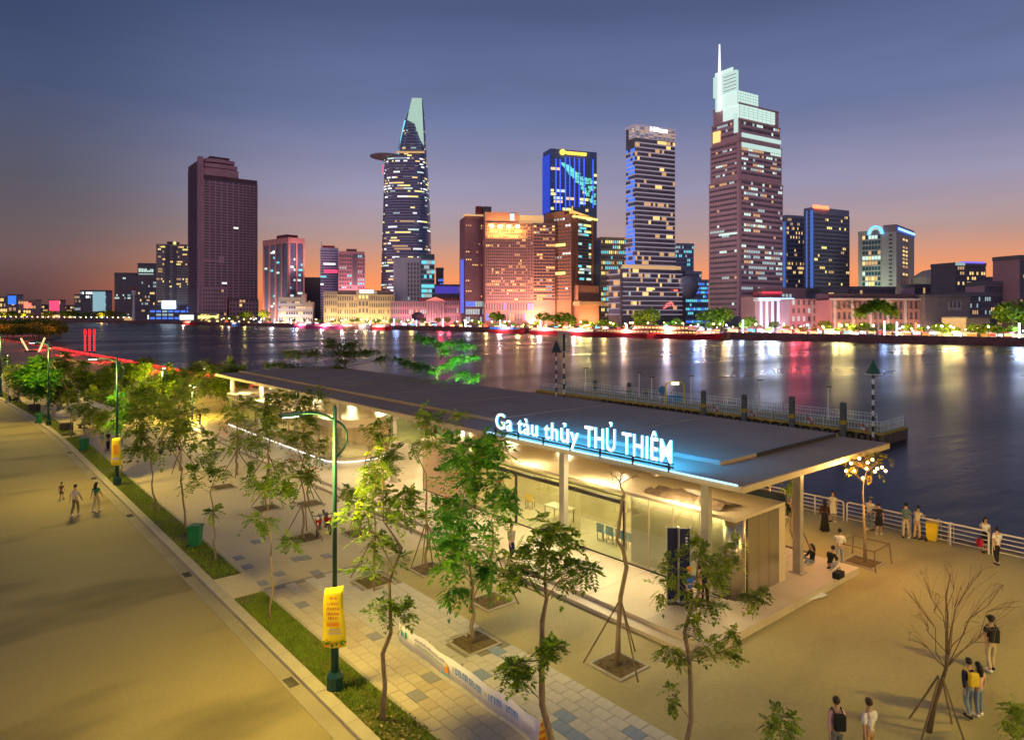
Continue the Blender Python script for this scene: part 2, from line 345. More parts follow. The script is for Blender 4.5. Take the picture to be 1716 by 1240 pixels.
# ---- river
def watermat():
    m = bpy.data.materials.new('river_water'); m.use_nodes = True; t = m.node_tree; b = t.nodes['Principled BSDF']; n_ = t.nodes.new; l_ = t.links.new
    b.inputs['Base Color'].default_value = (.010, .011, .022, 1); b.inputs['Roughness'].default_value = .17; b.inputs['IOR'].default_value = 1.33; b.inputs['Specular IOR Level'].default_value = .38
    co = n_('ShaderNodeTexCoord'); mp = n_('ShaderNodeMapping'); mp.inputs['Rotation'].default_value = (0, 0, R(40)); mp.inputs['Scale'].default_value = (.30, 1.0, 1); l_(co.outputs['Object'], mp.inputs[0])
    a = n_('ShaderNodeTexNoise'); a.inputs['Scale'].default_value = .55; a.inputs['Detail'].default_value = 4; a.inputs['Roughness'].default_value = .55; l_(mp.outputs[0], a.inputs['Vector'])
    c = n_('ShaderNodeTexNoise'); c.inputs['Scale'].default_value = .035; c.inputs['Detail'].default_value = 3; l_(mp.outputs[0], c.inputs['Vector'])
    r = n_('ShaderNodeMapRange'); r.inputs[1].default_value = .35; r.inputs[2].default_value = .65; r.inputs[3].default_value = .24; r.inputs[4].default_value = .40; l_(c.outputs[0], r.inputs[0]); l_(r.outputs[0], b.inputs['Roughness'])
    bu = n_('ShaderNodeBump'); bu.inputs['Strength'].default_value = .34; bu.inputs['Distance'].default_value = .25; l_(a.outputs[0], bu.inputs['Height']); l_(bu.outputs[0], b.inputs['Normal'])
    return m
SHORE = [(352, -700), (348, -50), (342, 80), (318, 207), (304, 398), (272, 560), (250, 754), (205, 1080), (120, 1300), (-60, 1500), (-500, 1700)]
def shore_x(Y):
    for (xa, ya), (xb, yb) in zip(SHORE, SHORE[1:]):
        if ya <= Y <= yb: return xa + (xb - xa) * (Y - ya) / (yb - ya)
    return SHORE[0][0] if Y < SHORE[0][1] else SHORE[-1][0]
MB().face([(-1500, -900, -2), (420, -900, -2), (420, 2400, -2), (-1500, 2400, -2)]).build('river_water', watermat(), kind='structure')
M_far = groundmat('far_bank_ground', (.20, .17, .13), (.13, .12, .10), .9, (.03, .3), .1)
poly = SHORE + [(-3000, 1900), (-3000, 6000), (6000, 6000), (6000, -700)]
mb = MB(); mb.prism([(x, y) for x, y in reversed(poly)], -5, .9); mb.build('far_bank', M_far, kind='structure')
mb = MB()
for (xa, ya), (xb, yb) in zip(SHORE[:-2], SHORE[1:]): mb.face([(xa - .6, ya, -3), (xb - .6, yb, -3), (xb - .6, yb, 1.5), (xa - .6, ya, 1.5)]); mb.face([(xa - .6, ya, 1.5), (xb - .6, yb, 1.5), (xb + .6, yb, 1.5), (xa + .6, ya, 1.5)])
mb.build('far_quay_wall', mat('far_quay_stone', (.2, .10, .085), .85, var=.3, scale=.2), kind='structure')
def onshore(px, off, z=.9):
    """the point `off` metres behind the far waterfront that lies in the direction of photo column px"""
    r = (px - CX) / F; lo, hi = 40., 2400.
    for _ in range(50):
        D = (lo + hi) / 2; p = cw(r * D, D)
        if p.x - (shore_x(p.y) + off) < 0: lo = D
        else: hi = D
    return cw(r * lo, lo, z)
# near bank beyond the promenade (left, wooded) so the river is bounded there
MB().prism([(-70, 420), (-70, -60), (-900, -60), (-900, 900), (-160, 900), (0, 720), (48, 560), (56, 470), (44, 425), (22, 400), (14, 420)], -4, -.02).build('left_bank_ground', M_far, kind='structure')
# ================================================================== THE WATERBUS STATION
M_roof = mat('roof_metal', (.37, .265, .165), .8, .0, .12, .35, .03)
M_roofdark = mat('roof_seam', (.03, .026, .024), .6)
M_trim = mat('roof_trim', (.55, .45, .28), .5, var=.06)
M_soffit = mat('soffit_panel', (.62, .52, .34), .6, var=.08, scale=1.2)
M_steel = mat('brushed_steel', (.52, .46, .34), .26, .8, .05, 1.2, .0, stretch=(3, 3, .4))
M_col = mat('column_metal', (.50, .47, .40), .35, .5, .1, 2)
M_beige = mat('kiosk_panel', (.66, .55, .36), .16, 0, .07, .7, spec=.6)
M_peach = mat('peach_wall', (.66, .46, .28), .6, 0, .08, .6)
M_plinth = groundmat('plinth_granite', (.62, .53, .37), (.54, .45, .30), .35, (.5, 16), .03)
M_dark = mat('dark_frame', (.055, .05, .045), .45, .2, .1)
M_navy = mat('navy_parapet', (.018, .026, .045), .5, .1, .15)
M_glass = glassmat('pane_glass', (.80, .87, .74), .16)
M_whitep = mat('white_paint', (.80, .78, .72), .5, var=.05)
M_led = emit('led_warm', (1, .93, .75), 7)
st = thing('waterbus_station', 'long dark roofed waterbus station on pale columns beside the river', 'station')
X0, X1, Y0, Y1 = 23.2, 36.6, 14.1, 77.3
MB().box(X0 + 2.55, Y0 + 2.6, 4.95, X1, Y1, 5.14).build('roof_deck', M_roof, st)
MB().box(X0 + .06, Y0 + 2.6, 4.84, X0 + 2.55, Y1, 5.0).build('front_canopy', M_roof, st)
MB().box(X0 + .06, Y0 + .06, 4.84, X1, Y0 + 2.6, 5.0).build('end_canopy', M_roof, st)
MB().box(X0 + 2.50, Y0 + 2.6, 5.141, X0 + 2.56, Y1, 5.20).build('roof_flashing', mat('flashing', (.30, .26, .2), .5), st)
MB().box(X0 + 5.4, Y0 + 2.52, 5.0, X1 - .3, Y0 + 2.6, 5.17).build('roof_gutter', M_roofdark, st)
MB().box(X0, Y0, 4.74, X0 + .06, Y1, 4.98).box(X0 + .06, Y0, 4.74, X1, Y0 + .06, 4.98).build('roof_edge', M_trim, st)
MB().box(X0 + .06, Y0 + .06, 4.76, X1 - .02, Y1 - .02, 4.835).build('soffit', M_soffit, st)
for k in range(1, 8):
    y = Y0 + 2.6 + k * 7.8
    MB().box(X0 + 2.56, y - .03, 5.141, X1, y + .03, 5.165).build('roof_joint', M_roof, st)
cols = [(23.35, 15.8 + 8.05 * k) for k in range(8)] + [(28.6, 14.75)] + [(35.6, 23.8 + 8.05 * k) for k in range(7)]
for x, y in cols:
    c = MB().cbox(x, y, 2.53, .30, .36, 4.46).build('column', M_col, st, bevel=.03)
    MB().cbox(x, y, .32, .52, .58, .05).build('base_plate', M_col, c)
for x in range(6):      # beams under the roof
    MB().box(X0 + .4, 18.5 + x * 11, 4.52, X1 - .3, 18.7 + x * 11, 4.755).build('beam', M_soffit, st)
MB().box(19.9, 13.3, -.2, 31.2, 75.5, .30).build('plinth', M_plinth, st)
MB().box(19.35, 13.9, -.2, 19.9, 75.2, .15).build('plinth_step', M_plinth, st)
for y in range(16, 76, 3):      # floor joints
    MB().box(19.95, y, .3005, 31.1, y + .015, .303).build('floor_joint', mat('joint', (.36, .3, .2), .8), st)
# downlights set in the soffit
for y in (17.2, 22, 27, 32, 37.5, 43, 49, 56, 63, 70):
    for x in (23.42, 31.5):
        if x > 30 and y < 20: continue
        MB().cbox(x, y, 4.745, .26 if x < 30 else .9, .9 if x < 30 else .3, .03).build('downlight', M_led, st)
        lamp('AREA', (x, y, 4.70), 190 if x < 30 else 150, (1, .78, .42), .3 if x < 30 else 1.0, aim((-.12, 0, -1)) if x < 30 else (0, 0, 0), .9)
# ---- front kiosk with glass wall
ki = thing('ticket_kiosk', 'glass fronted ticket hall with flat beige top under the station roof', 'kiosk')
KX, KB, KY0, KY1, KZ = 23.75, 27.4, 14.7, 37.0, 3.42
MB().box(KX - .15, KY0 - .0, KZ, KB, KY1, KZ + .14).build('flat_roof', M_beige, ki)
MB().box(KB, KY0 + .0, KZ - .05, KB + .16, 24.5, KZ + .42).build('rear_parapet', M_navy, ki)
for a, b in ((24.55, 25.32), (25.34, 26.1), (26.12, 26.9)): MB().box(a, KY0, .3, b, KY0 + .12, KZ - .01).build('steel_panel', M_steel, ki)
MB().box(26.92, KY0, .3, KB, KY0 + .12, KZ - .01).build('end_post', M_beige, ki)
mb = MB(); mb.lathe([(.42, .3), (.42, KZ - .01)], 18, (24.2, KY0 + .42, 0)); mb.build('rounded_corner', M_steel, ki, smooth=True)
for a, b in ((15.15, 16.4), (16.42, 17.7), (17.72, 19.0), (19.02, 20.35)): MB().box(KX + .45, a, .3, KX + .55, b, KZ - .01).build('wall_panel', M_beige, ki); MB().box(KX + .02, a + .03, .37, KX + .035, b - .03, KZ - .03).build('glass_pane', glassmat('front_glass', (.86, .9, .8), .24), ki); MB().cbox(KX + .03, b + .01, 1.88, .05, .045, 3.0).build('mullion', M_trim, ki)
MB().box(KB - .1, KY0 + .2, .3, KB, KY1 - .11, KZ - .01).build('rear_wall', M_beige, ki)
for a in (31.6, 33.4, 35.2): MB().box(KX, a, .3, KX + .1, a + 1.78, KZ - .01).build('peach_panel', M_peach, ki)
MB().box(KX, KY1 - .1, .3, KB, KY1, KZ - .01).build('side_wall', M_peach, ki)
MB().box(KX - .02, 20.36, 2.88, KX + .12, 31.6, 3.05).build('header_beam', M_dark, ki)
MB().box(KX - .02, 15.1, .3, KX + .02, 36.9, .36).build('sill_rail', M_dark, ki)
MB().box(KX - .1, 20.36, 3.24, KX - .06, 31.9, 3.28).build('top_rail', M_dark, ki)
for y in (20.4, 24.15, 27.9, 31.55):
    MB().cbox(KX + .03, y, 1.62, .1, .11, 2.52).build('mullion', M_dark, ki)
for y in (20.5, 24.2, 27.9): MB().box(KX + .02, y + .06, .37, KX + .035, y + 3.60, 2.87).build('glass_pane', M_glass, ki)
MB().box(KX + .02, 20.5, 3.06, KX + .035, 31.5, 3.40).build('clerestory_pane', M_glass, ki)
for y in (18, 23, 28.5, 34): lamp('AREA', (25.6, y, 3.38), 170, (1, .82, .46), 1.6, (0, 0, 0), 1.2)
lamp('AREA', (KX + .26, 17.7, 3.36), 75, (1, .82, .5), .25, (0, 0, 0), 5.0)  # unseen strip light added to brighten the panels behind the front glass
# furniture in the hall
def chair(x, y, rz, m, label):
    c = thing('waiting_chair', label, 'chair', (x, y, .3), rz, 'chairs in the ticket hall')
    MB().box(-.23, -.22, .42, .23, .22, .46).build('seat', m, c); MB().box(-.23, .2, .46, .23, .24, .86).build('backrest', m, c)
    for a in (-.2, .2):
        for b in (-.19, .19): MB().box(a - .015, b - .015, 0, a + .015, b + .015, .42).build('leg', M_dark, c)
bl = mat('blue_plastic', (.05, .30, .52), .4); ye = mat('yellow_plastic', (.75, .48, .04), .4)
for k in range(4): chair(25.3, 21.2 + k * .62, R(90), bl, 'blue plastic chair in a row behind the hall glass')
chair(25.6, 30.4, R(70), ye, 'yellow chair at the far end of the ticket hall'); chair(26.2, 29.5, R(120), ye, 'yellow chair nearer the middle of the ticket hall')
t = thing('hall_table', 'white rectangular table behind the middle pane of the ticket hall', 'table', (25.9, 26.8, .3))
MB().box(-.4, -.8, .72, .4, .8, .76).build('table_top', M_whitep, t)
for a in (-.35, .35):
    for b in (-.74, .74): MB().box(a - .02, b - .02, 0, a + .02, b + .02, .72).build('leg', M_dark, t)
t = thing('ticket_counter', 'grey ticket counter beside the blue chairs in the hall', 'counter', (26.3, 19.6, .3))
MB().box(-.3, -.9, 0, .3, .9, 1.05).build('front', M_steel, t); MB().box(-.36, -.95, 1.05, .36, .95, 1.1).build('counter_top', M_dark, t)
# dark crumpled sheet standing in for a shadow on the kiosk top
mb = MB(); q = random.Random(5); gr = {}
for i in range(14):
    for j in range(6): gr[i, j] = (24.0 + j * .3 + q.uniform(-.1, .1), 15.6 + i * .3 + q.uniform(-.1, .1), KZ + .16 + q.uniform(0, .22) * (0 < j < 5))
for i in range(13):
    for j in range(5): mb.face([gr[i, j], gr[i + 1, j], gr[i + 1, j + 1], gr[i, j + 1]])
tag(mb.build('shadow_sheet', mat('shadow_brown', (.15, .10, .06), .7, var=.3, scale=4), weld=True), 'crumpled brown sheet standing in for a shadow on the flat beige kiosk top', 'shade_sheet')
# ---- second kiosk with a rounded glass end and a lit base line
kb = thing('rounded_kiosk', 'rounded glass waiting room with glowing white base line under the station roof', 'kiosk')
def rounded(r0, inset=0.0, y0=47.0, y1=73.0, x0=22.6, x1=27.6):
    pts = []
    for cx_, cy_, a0 in ((x0 + r0, y0 + r0, 180), (x1 - r0, y0 + r0, 270), (x1 - r0, y1 - r0, 0), (x0 + r0, y1 - r0, 90)):
        for k in range(9):
            a = R(a0 + k * 90 / 8); pts.append((cx_ + (r0 - inset) * math.cos(a), cy_ + (r0 - inset) * math.sin(a)))
    return pts
MB().prism(rounded(2.2), .3, .62).build('base_wall', M_beige, kb); MB().prism(rounded(2.2, -.03), .34, .39).build('light_line', emit('led_white', (1, .97, .9), 2.2), kb)
MB().prism(rounded(2.2, -.12), 3.2, 3.5).build('flat_roof', M_beige, kb); MB().prism(rounded(2.2, .02), 2.9, 3.2).build('header_beam', M_soffit, kb)
pr = rounded(2.2, .05)
for k in range(len(pr)):
    a, b = pr[k], pr[(k + 1) % len(pr)]
    if a[0] < 26.5 or a[1] < 50: MB().face([(*a, .62), (*b, .62), (*b, 2.9), (*a, 2.9)]).build('glass_pane', M_glass, kb)
for y in (50, 53, 56, 60, 64, 68): MB().cbox(22.68, y, 1.76, .08, .1, 2.28).build('mullion', M_trim, kb)
MB().box(27.2, 47.5, .62, 27.3, 71, 2.9).build('rear_wall', M_peach, kb)
for y in (49, 56, 64): lamp('AREA', (25, y, 2.85), 70, (1, .82, .5), 1.6, (0, 0, 0), 1.2)
# ---- navy panels on the plinth
for k, (x, y, lab) in enumerate(((*cw((1126.5 - CX) * 26.6 / F, 26.6)[:2], 'tall navy display panel left of the pair at the kiosk corner'), (*cw((1147 - CX) * 26.5 / F, 26.5)[:2], 'tall navy display panel with small pale print right of the pair'))):
    t = thing('display_panel', lab, 'panel', (x, y, .3), R(-40), 'navy display panels')
    MB().box(-.20, -.03, .12, .20, .03, 2.9).build('board', mat('navy_print', (.008, .014, .06), .4, var=.2), t, bevel=.01)
    MB().box(-.235, -.05, 0, -.20, .05, 2.95).build('post', M_col, t); MB().box(.20, -.05, 0, .235, .05, 2.95).build('post', M_col, t); MB().box(-.23, -.25, 0, .23, .25, .04).build('foot', M_dark, t)
    if k:
        mb = MB()
        for z, w in ((2.5, .05), (2.38, .035), (2.26, .045), (2.14, .025)): mb.box(.07 - w, .031, z, .07 + w, .036, z + .07); mb.box(.07 - w, -.036, z, .07 + w, -.031, z + .07)
        mb.build('print', mat('print_pale', (.6, .6, .65), .6, var=0), t)
# ---- the roof sign: white lit letters with a blue halo and a blue light line along the eave
sg = thing('illuminated_sign', 'glowing white letters with blue halo along the station eave', 'sign', (0, 0, 0))
def text_mesh(txt, size, extrude, off):
    cu = bpy.data.curves.new('letters', 'FONT'); cu.body = txt; cu.size = size; cu.extrude = extrude; cu.offset = off; cu.resolution_u = 3; cu.space_character = 1.07
    o = bpy.data.objects.new('letters', cu); COL.objects.link(o); bpy.context.view_layer.update()
    me = bpy.data.meshes.new_from_object(o.evaluated_get(bpy.context.evaluated_depsgraph_get())); bpy.data.objects.remove(o); return me
def islands(me):
    par = list(range(len(me.vertices)))
    def fd(a):
        while par[a] != a: par[a] = par[par[a]]; a = par[a]
        return a
    for e in me.edges: par[fd(e.vertices[0])] = fd(e.vertices[1])
    gs = {}
    for p in me.polygons: gs.setdefault(fd(p.vertices[0]), []).append(p)
    out_ = []
    for ps in gs.values():
        xs = [me.vertices[v].co.x for p in ps for v in p.vertices]; out_.append([min(xs), max(xs), ps])
    out_.sort(key=lambda k: k[0]); mg = []
    for a, b, ps in out_:
        if mg and min(b, mg[-1][1]) - max(a, mg[-1][0]) > .25 * min(b - a, mg[-1][1] - mg[-1][0]): mg[-1][1] = max(b, mg[-1][1]); mg[-1][2] += ps
        else: mg.append([a, b, list(ps)])
    return mg
M_let = emit('letter_white', (.95, .98, 1.0), 1.7); M_letside = emit('letter_blue_side', (.1, .5, 1.0), 1.6)
def letters(txt, y_start, y_end, z, cap, off, x=23.08):
    me = text_mesh(txt, 1.0, .045, off); xs = [v.co.x for v in me.vertices]; x_a, x_b = min(xs), max(xs)
    k = (y_start - y_end) / (x_b - x_a); kz = cap / .70
    for a, b, ps in islands(me):
        mb = MB()
        for p in ps:
            co = [me.vertices[v].co for v in p.vertices]
            mb.face([(x - c.z, y_start - (c.x - x_a) * k, z + c.y * kz) for c in co], 0 if p.normal.z > .5 else 1)
        mb.build('letter', [M_let, M_letside], sg)
letters('Ga tàu thủy', 28.75, 22.55, 5.34, .84, .006)
letters('THỦ THIÊM', 22.15, 17.25, 5.36, .96, .004)
MB().box(23.06, 17.2, 5.16, 23.14, 28.9, 5.22).box(23.06, 17.2, 5.30, 23.14, 28.9, 5.345).build('mounting_rail', M_dark, sg)
for k in range(7): MB().box(23.06, 17.4 + k * 1.9, 4.97, 23.14, 17.46 + k * 1.9, 5.35).build('rail_post', M_dark, sg)
MB().box(23.10, 14.3, 4.985, 23.17, 29.6, 5.05).build('light_line', emit('led_blue', (.40, .72, 1.0), 1.3), sg)
for y in (18.3, 20.6, 22.9, 25.2, 27.5):      # halo light thrown back on the roof by the letters
    lamp('AREA', (23.35, y, 6.15), 210, (.02, .34, 1.0), 2.2, aim((1, 0, -.24)), .5)
lamp('AREA', (22.9, 22, 5.02), 16, (.3, .65, 1.0), .1, aim((-.5, 0, -1)), 14)
# ================================================================== STREET LAMPS, BINS, BANNERS, RAILINGS
M_lampg = mat('lamp_green', (.010, .055, .050), .4, .3, .15, 3); M_lampt = mat('lamp_teal', (.02, .085, .09), .4, .3, .12, 3)
M_lampglow = emit('lamp_glow', (.85, .93, 1.0), 6); M_warmglow = emit('lamp_warm_glow', (1, .80, .5), 16)
def street_lamp(name, label, x, y, full=True):
    t = thing(name, label, 'street lamp', (x, y, .1), 0, 'green street lamps along the kerb')
    MB().lathe([(.24, 0), (.25, .05), (.25, .42), (.20, .50), (.17, .56)], 10).build('base', M_lampg, t, smooth=False)
    MB().lathe([(.125, .56), (.12, 1.2), (.115, 2.6), (.085, 2.75)], 10).build('lower_pole', M_lampg, t, smooth=True)
    MB().lathe([(.075, 2.7), (.06, 8.55), (.02, 8.62)], 8).build('pole', M_lampt, t, smooth=True)
    cp = [Vector(k) for k in ((0, 0, 7.0), (.30, 0, 7.27), (.41, 0, 7.65), (.27, 0, 7.97), (0, 0, 8.16), (-.38, 0, 8.36), (-.75, 0, 8.45), (-1.12, 0, 8.48))]   # hooked arm: out to the river side, back over the pole and out over the road
    pts = []
    for k in range(len(cp) - 1):
        p0, p1, p2, p3 = cp[max(k - 1, 0)], cp[k], cp[k + 1], cp[min(k + 2, len(cp) - 1)]
        for u in (0, .33, .66): pts.append(.5 * (2 * p1 + (p2 - p0) * u + (2 * p0 - 5 * p1 + 4 * p2 - p3) * u * u + (3 * p1 - p0 - 3 * p2 + p3) * u ** 3))
    pts.append(cp[-1])
    MB().tube(pts, .04, 6).build('arm', M_lampt, t, smooth=True)
    e = pts[-1]; h = MB().cbox(e[0] - .26, 0, e[2] - .03, .62, .24, .09).build('lamp_head', M_lampt, t)
    MB().cbox(e[0] - .28, 0, e[2] - .085, .46, .18, .02).build('lens', M_lampglow, h)
    lamp('POINT', (x + e[0] - .3, y, .1 + e[2] - 1.3), LAMP_W * (.72 if 30 < y < 100 else 1), SODIUM, .45)
    return t
LAMP_W = 3000
street_lamp('street_lamp', 'nearest green street lamp with hooked arm and large yellow banner', 9.3, 19.4)
street_lamp('street_lamp', 'green street lamp with yellow banner beside the far end of kerb bed', 9.3, 51.8)
street_lamp('street_lamp', 'third green street lamp without a banner farther up the kerb', 8.9, 83.8)
street_lamp('street_lamp', 'green street lamp farthest away up the kerb', 8.9 - 2.0, 116)
street_lamp('street_lamp', 'green street lamp of the kerb row below the viewer', 9.3, -12.8)
def plaza_lamp(label, x, y, h, heads=2, warm=True, power=1500, col=SODIUM):
    t = thing('plaza_lamp', label, 'street lamp', (x, y, 0), 0, 'slender plaza lamps')
    MB().lathe([(.12, 0), (.10, .4), (.07, .5), (.055, h)], 8).build('pole', M_lampt, t, smooth=True)
    for k in range(heads):
        s = (-1, 1)[k % 2] if heads > 1 else -1
        MB().tube([(0, 0, h - .25), (.0, s * .35, h), (0, s * .75, h + .04)], .03, 5).build('arm', M_lampt, t)
        hd = MB().cbox(0, s * .95, h + .03, .22, .5, .08).build('lamp_head', M_lampt, t); MB().cbox(0, s * .95, h - .03, .18, .42, .04).build('lens', M_warmglow if warm else M_lampglow, hd)
    lamp('POINT', (x, y, h - .5), power, col, .45); return t
WARM = (1, .70, .27)
p = at(272, 88); plaza_lamp('single headed warm plaza lamp behind the dark trees left of station', p.x, p.y, 11.5 - 91 * 88 / F, 1, True, 3200)
p = at(322, 74); plaza_lamp('double headed warm plaza lamp just left of the station roof', p.x, p.y, 11.5 - 122 * 74 / F, 2, True, 3200)
p = at(340, 100); plaza_lamp('cool white plaza lamp with hooked arm over the station end', p.x, p.y, 11.5 - 92 * 100 / F, 1, False, 900)
p = at(82, 150); plaza_lamp('bright lamp near the glowing V light bars', p.x, p.y, 11.5 - 58 * 150 / F, 1)
p = at(102, 165); plaza_lamp('cool white lamp beside the red lit quay', p.x, p.y, 11.5 - 66 * 165 / F, 1, False, 900)
p = at(90, 120); plaza_lamp('warm globe bright lamp above the far tree row', p.x, p.y, 11.5 - 85 * 120 / F, 1, True, 2800)
p = at(12, 130); plaza_lamp('warm lamp at the left edge above the trees', p.x, p.y, 11.5 - 70 * 130 / F, 1)
plaza_lamp('double headed plaza lamp on the open square below the viewer', 27.5, -4.5, 9.0, 2, True, 5800)
plaza_lamp('double headed plaza lamp by the river railing below the viewer', 36.5, -14, 9.0, 2, True, 2200)
# ---- yellow banners on the lamp posts
M_yel = mat('banner_yellow', (.83, .66, .02), .6, var=.06, scale=2); M_pr = mat('print_red', (.55, .06, .07), .6, var=.1, scale=30); M_or = mat('print_orange', (.80, .27, .02), .6, var=.2, scale=20); M_gr = mat('print_green', (.08, .26, .03), .6, var=.4, scale=14)
M_pu = mat('print_violet', (.45, .40, .58), .6, var=.1)
def pole_banner(x, y, label, big=True):
    t = thing('lamp_banner', label, 'banner', (x, y, 0), R(0), 'yellow banners on the lamp posts'); q = random.Random(4)
    z0, z1 = 1.42, 3.25; w0, w1 = .60, .45
    # the sheet wraps round the front of the pole, wide at the foot and narrower at the top, facing the viewer
    ang = R(-40); ca, sa = math.cos(ang), math.sin(ang); mb = MB(); nz = 8; nu = 6; P = {}
    for i in range(nz + 1):
        f = i / nz; hw = w0 + (w1 - w0) * f; z = z0 + (z1 - z0) * f
        for j in range(nu + 1):
            u = -1 + 2 * j / nu; P[i, j] = (u * hw * .62 + .02 * math.sin(f * 7), -.16 + .05 * u * u + .012 * math.sin(f * 9 + u * 3), z + (.05 * u if i == nz else 0) + .03 * u * u * (i == 0))
    rt = lambda c: (c[0] * ca - c[1] * sa, c[0] * sa + c[1] * ca, c[2])
    for i in range(nz):
        for j in range(nu): mb.face([rt(P[i, j]), rt(P[i, j + 1]), rt(P[i + 1, j + 1]), rt(P[i + 1, j])])
    s = mb.build('sheet', M_yel, t, smooth=True, weld=True); so = s.modifiers.new('Solidify', 'SOLIDIFY'); so.thickness = .006
    mb = MB()
    def pb(u0, u1, a, b, m, d=-.186):
        a, b = z0 + (a - 1.95) * .83, z0 + (b - 1.95) * .83
        mb.face([rt((u0, d, a)), rt((u1, d, a)), rt((u1, d, b)), rt((u0, d, b))], m)
    if big:
        for r_, (z, w) in enumerate(((3.72, .11), (3.52, .17), (3.34, .19), (3.16, .20), (3.0, .15))):
            n = int(w / .022)
            for k in range(n):
                u = -w + 2 * w * k / n; hh = .10 if q.random() < .75 else .07
                pb(u, u + .018, z, z + hh, 0)
                if q.random() < .55: pb(u + .018, u + .032, z + q.choice((0, .04, .08)), z + .02 + q.choice((0, .04, .08)), 0)
        for k in range(9): pb(-.19 + k * .042, -.16 + k * .042, 2.74, 2.90, 1)
        pb(-.19, .19, 2.80, 2.83, 1)
        for z, w in ((2.60, .20), (2.47, .24)):
            for k in range(14): pb(-w * .6 + k * w * .12, -w * .6 + k * w * .12 + w * .08, z, z + .06, 2)
        for k in range(26):
            u = q.uniform(-.36, .34); z = q.uniform(1.98, 2.2) + abs(u) * .15; pb(u, u + q.uniform(.03, .09), z, z + q.uniform(.03, .08), 3 if q.random() < .6 else 1)
    else:
        pb(-.14, .14, 2.9, 3.6, 1); pb(-.2, .2, 2.4, 2.6, 2)
    mb.build('print', [M_pr, M_or, M_pu, M_gr], t)
pole_banner(9.3, 19.4, 'big yellow banner with red lettering wrapped round the nearest lamp'); pole_banner(9.3, 51.8, 'small looking yellow banner on the second lamp from viewer', False)
# ---- the long low banner on the pavement
bt = thing('ground_banner', 'long low white banner with blue and green print on the tiled path', 'banner')
A, B_ = Vector((12.42, 20.9, 0)), Vector((12.28, 13.4, 0)); d = (B_ - A).normalized(); n_ = Vector((-d.y, d.x, 0)) * -1
if n_.x > 0: n_ = -n_
mb = MB(); pts = []
for k in range(25):
    f = k / 24; c = A.lerp(B_, f) + n_ * (.03 * math.sin(f * 21)); h = .70 + .02 * math.sin(f * 33); pts.append((c, h))
for (c, h), (c2, h2) in zip(pts, pts[1:]): mb.face([(c.x, c.y, .06), (c2.x, c2.y, .06), (c2.x, c2.y, h2), (c.x, c.y, h)])
s = mb.build('sheet', mat('banner_white', (.82, .80, .84), .6, var=.05, scale=1.5), bt, smooth=True, weld=True); s.modifiers.new('Solidify', 'SOLIDIFY').thickness = .006
for k in range(5):
    c = A.lerp(B_, k / 4) - n_ * .08; MB().cbox(c.x, c.y, .37, .04, .04, .74).cbox(c.x - n_.x * .2, c.y - n_.y * .2, .03, .45, .05, .03).build('stand', M_col, bt)
mb = MB(); q = random.Random(9)
def pb(f0, f1, z0, z1, m):
    a, b = A.lerp(B_, f0) + n_ * (.045 + .03 * math.sin(f0 * 21)), A.lerp(B_, f1) + n_ * (.045 + .03 * math.sin(f1 * 21))
    mb.face([(a.x, a.y, z0), (b.x, b.y, z0), (b.x, b.y, z1), (a.x, a.y, z1)], m)
pb(.035, .05, .38, .58, 0); pb(.05, .062, .34, .54, 1); pb(.072, .088, .36, .6, 2); pb(.028, .036, .5, .6, 3)
for k in range(34): pb(.15 + k * .0075, .15 + k * .0075 + .005, .50, .56 + .03 * (q.random() < .4), 4)
for k in range(30): pb(.155 + k * .0078, .155 + k * .0078 + .0055, .35, .41 + .03 * (q.random() < .4), 5)
pb(.375, .43, .12, .2, 1); pb(.40, .425, .2, .4, 6); pb(.408, .418, .4, .52, 3)
for k in range(13):
    f = .455 + k * .0165
    pb(f, f + .005, .34, .54, 7)
    if k % 2: pb(f + .005, f + .011, .34, .39, 7)
    if k % 3: pb(f + .005, f + .011, .49, .54, 7); pb(f + .0095, f + .0125, .34, .54, 7)
pb(.683, .692, .4, .5, 3)
for k in range(11):
    f = .705 + k * .0165
    if k == 5: continue
    pb(f, f + .005, .32, .52, 7)
    if k % 2: pb(f + .005, f + .011, .47, .52, 7)
    if k % 3 != 1: pb(f + .0095, f + .0125, .32, .52, 7)
for z in (.24, .32, .4): 
    for k in range(10): pb(.91 + k * .006, .914 + k * .006, z, z + .03, 4)
mb.build('print', [mat('p_teal', (.05, .35, .38), .6, var=0), mat('p_cyan', (.16, .48, .72), .6, var=0), mat('p_green2', (.06, .42, .22), .6, var=0), mat('p_gold', (.75, .5, .04), .6, var=0), mat('p_lilac', (.40, .36, .55), .6, var=0), mat('p_leaf', (.34, .50, .30), .6, var=0), M_or, mat('p_blue', (.14, .34, .70), .6, var=0)], bt)
# ---- yellow feather flag at its near end
p = gp(873, 1238); t = thing('feather_flag', 'small yellow and orange flag standing at the near banner end', 'flag', (12.15, 13.1, 0))
MB().tube([(0, 0, 0), (0, 0, 1.05)], .015, 5).build('pole', M_dark, t); MB().lathe([(.13, 0), (.13, .03)], 8).build('base', M_dark, t)
mb = MB()
for k in range(7):
    za, zb = .32 + k * .1, .42 + k * .1; wa, wb = [.04, .16, .21, .22, .22, .20, .17, .08][k:k + 2]
    mb.face([(.0, -.02, za), (-wa, .03 * math.sin(k), za), (-wb, .03 * math.sin(k + 1), zb), (0, -.02, zb)], k % 2); mb.face([(0, -.02, za), (.03, -wa * .5, za), (.03, -wb * .5, zb), (0, -.02, zb)], 0)
mb.build('cloth', [mat('flag_yellow', (.8, .5, .03), .6), mat('flag_orange', (.6, .18, .03), .6)], t)
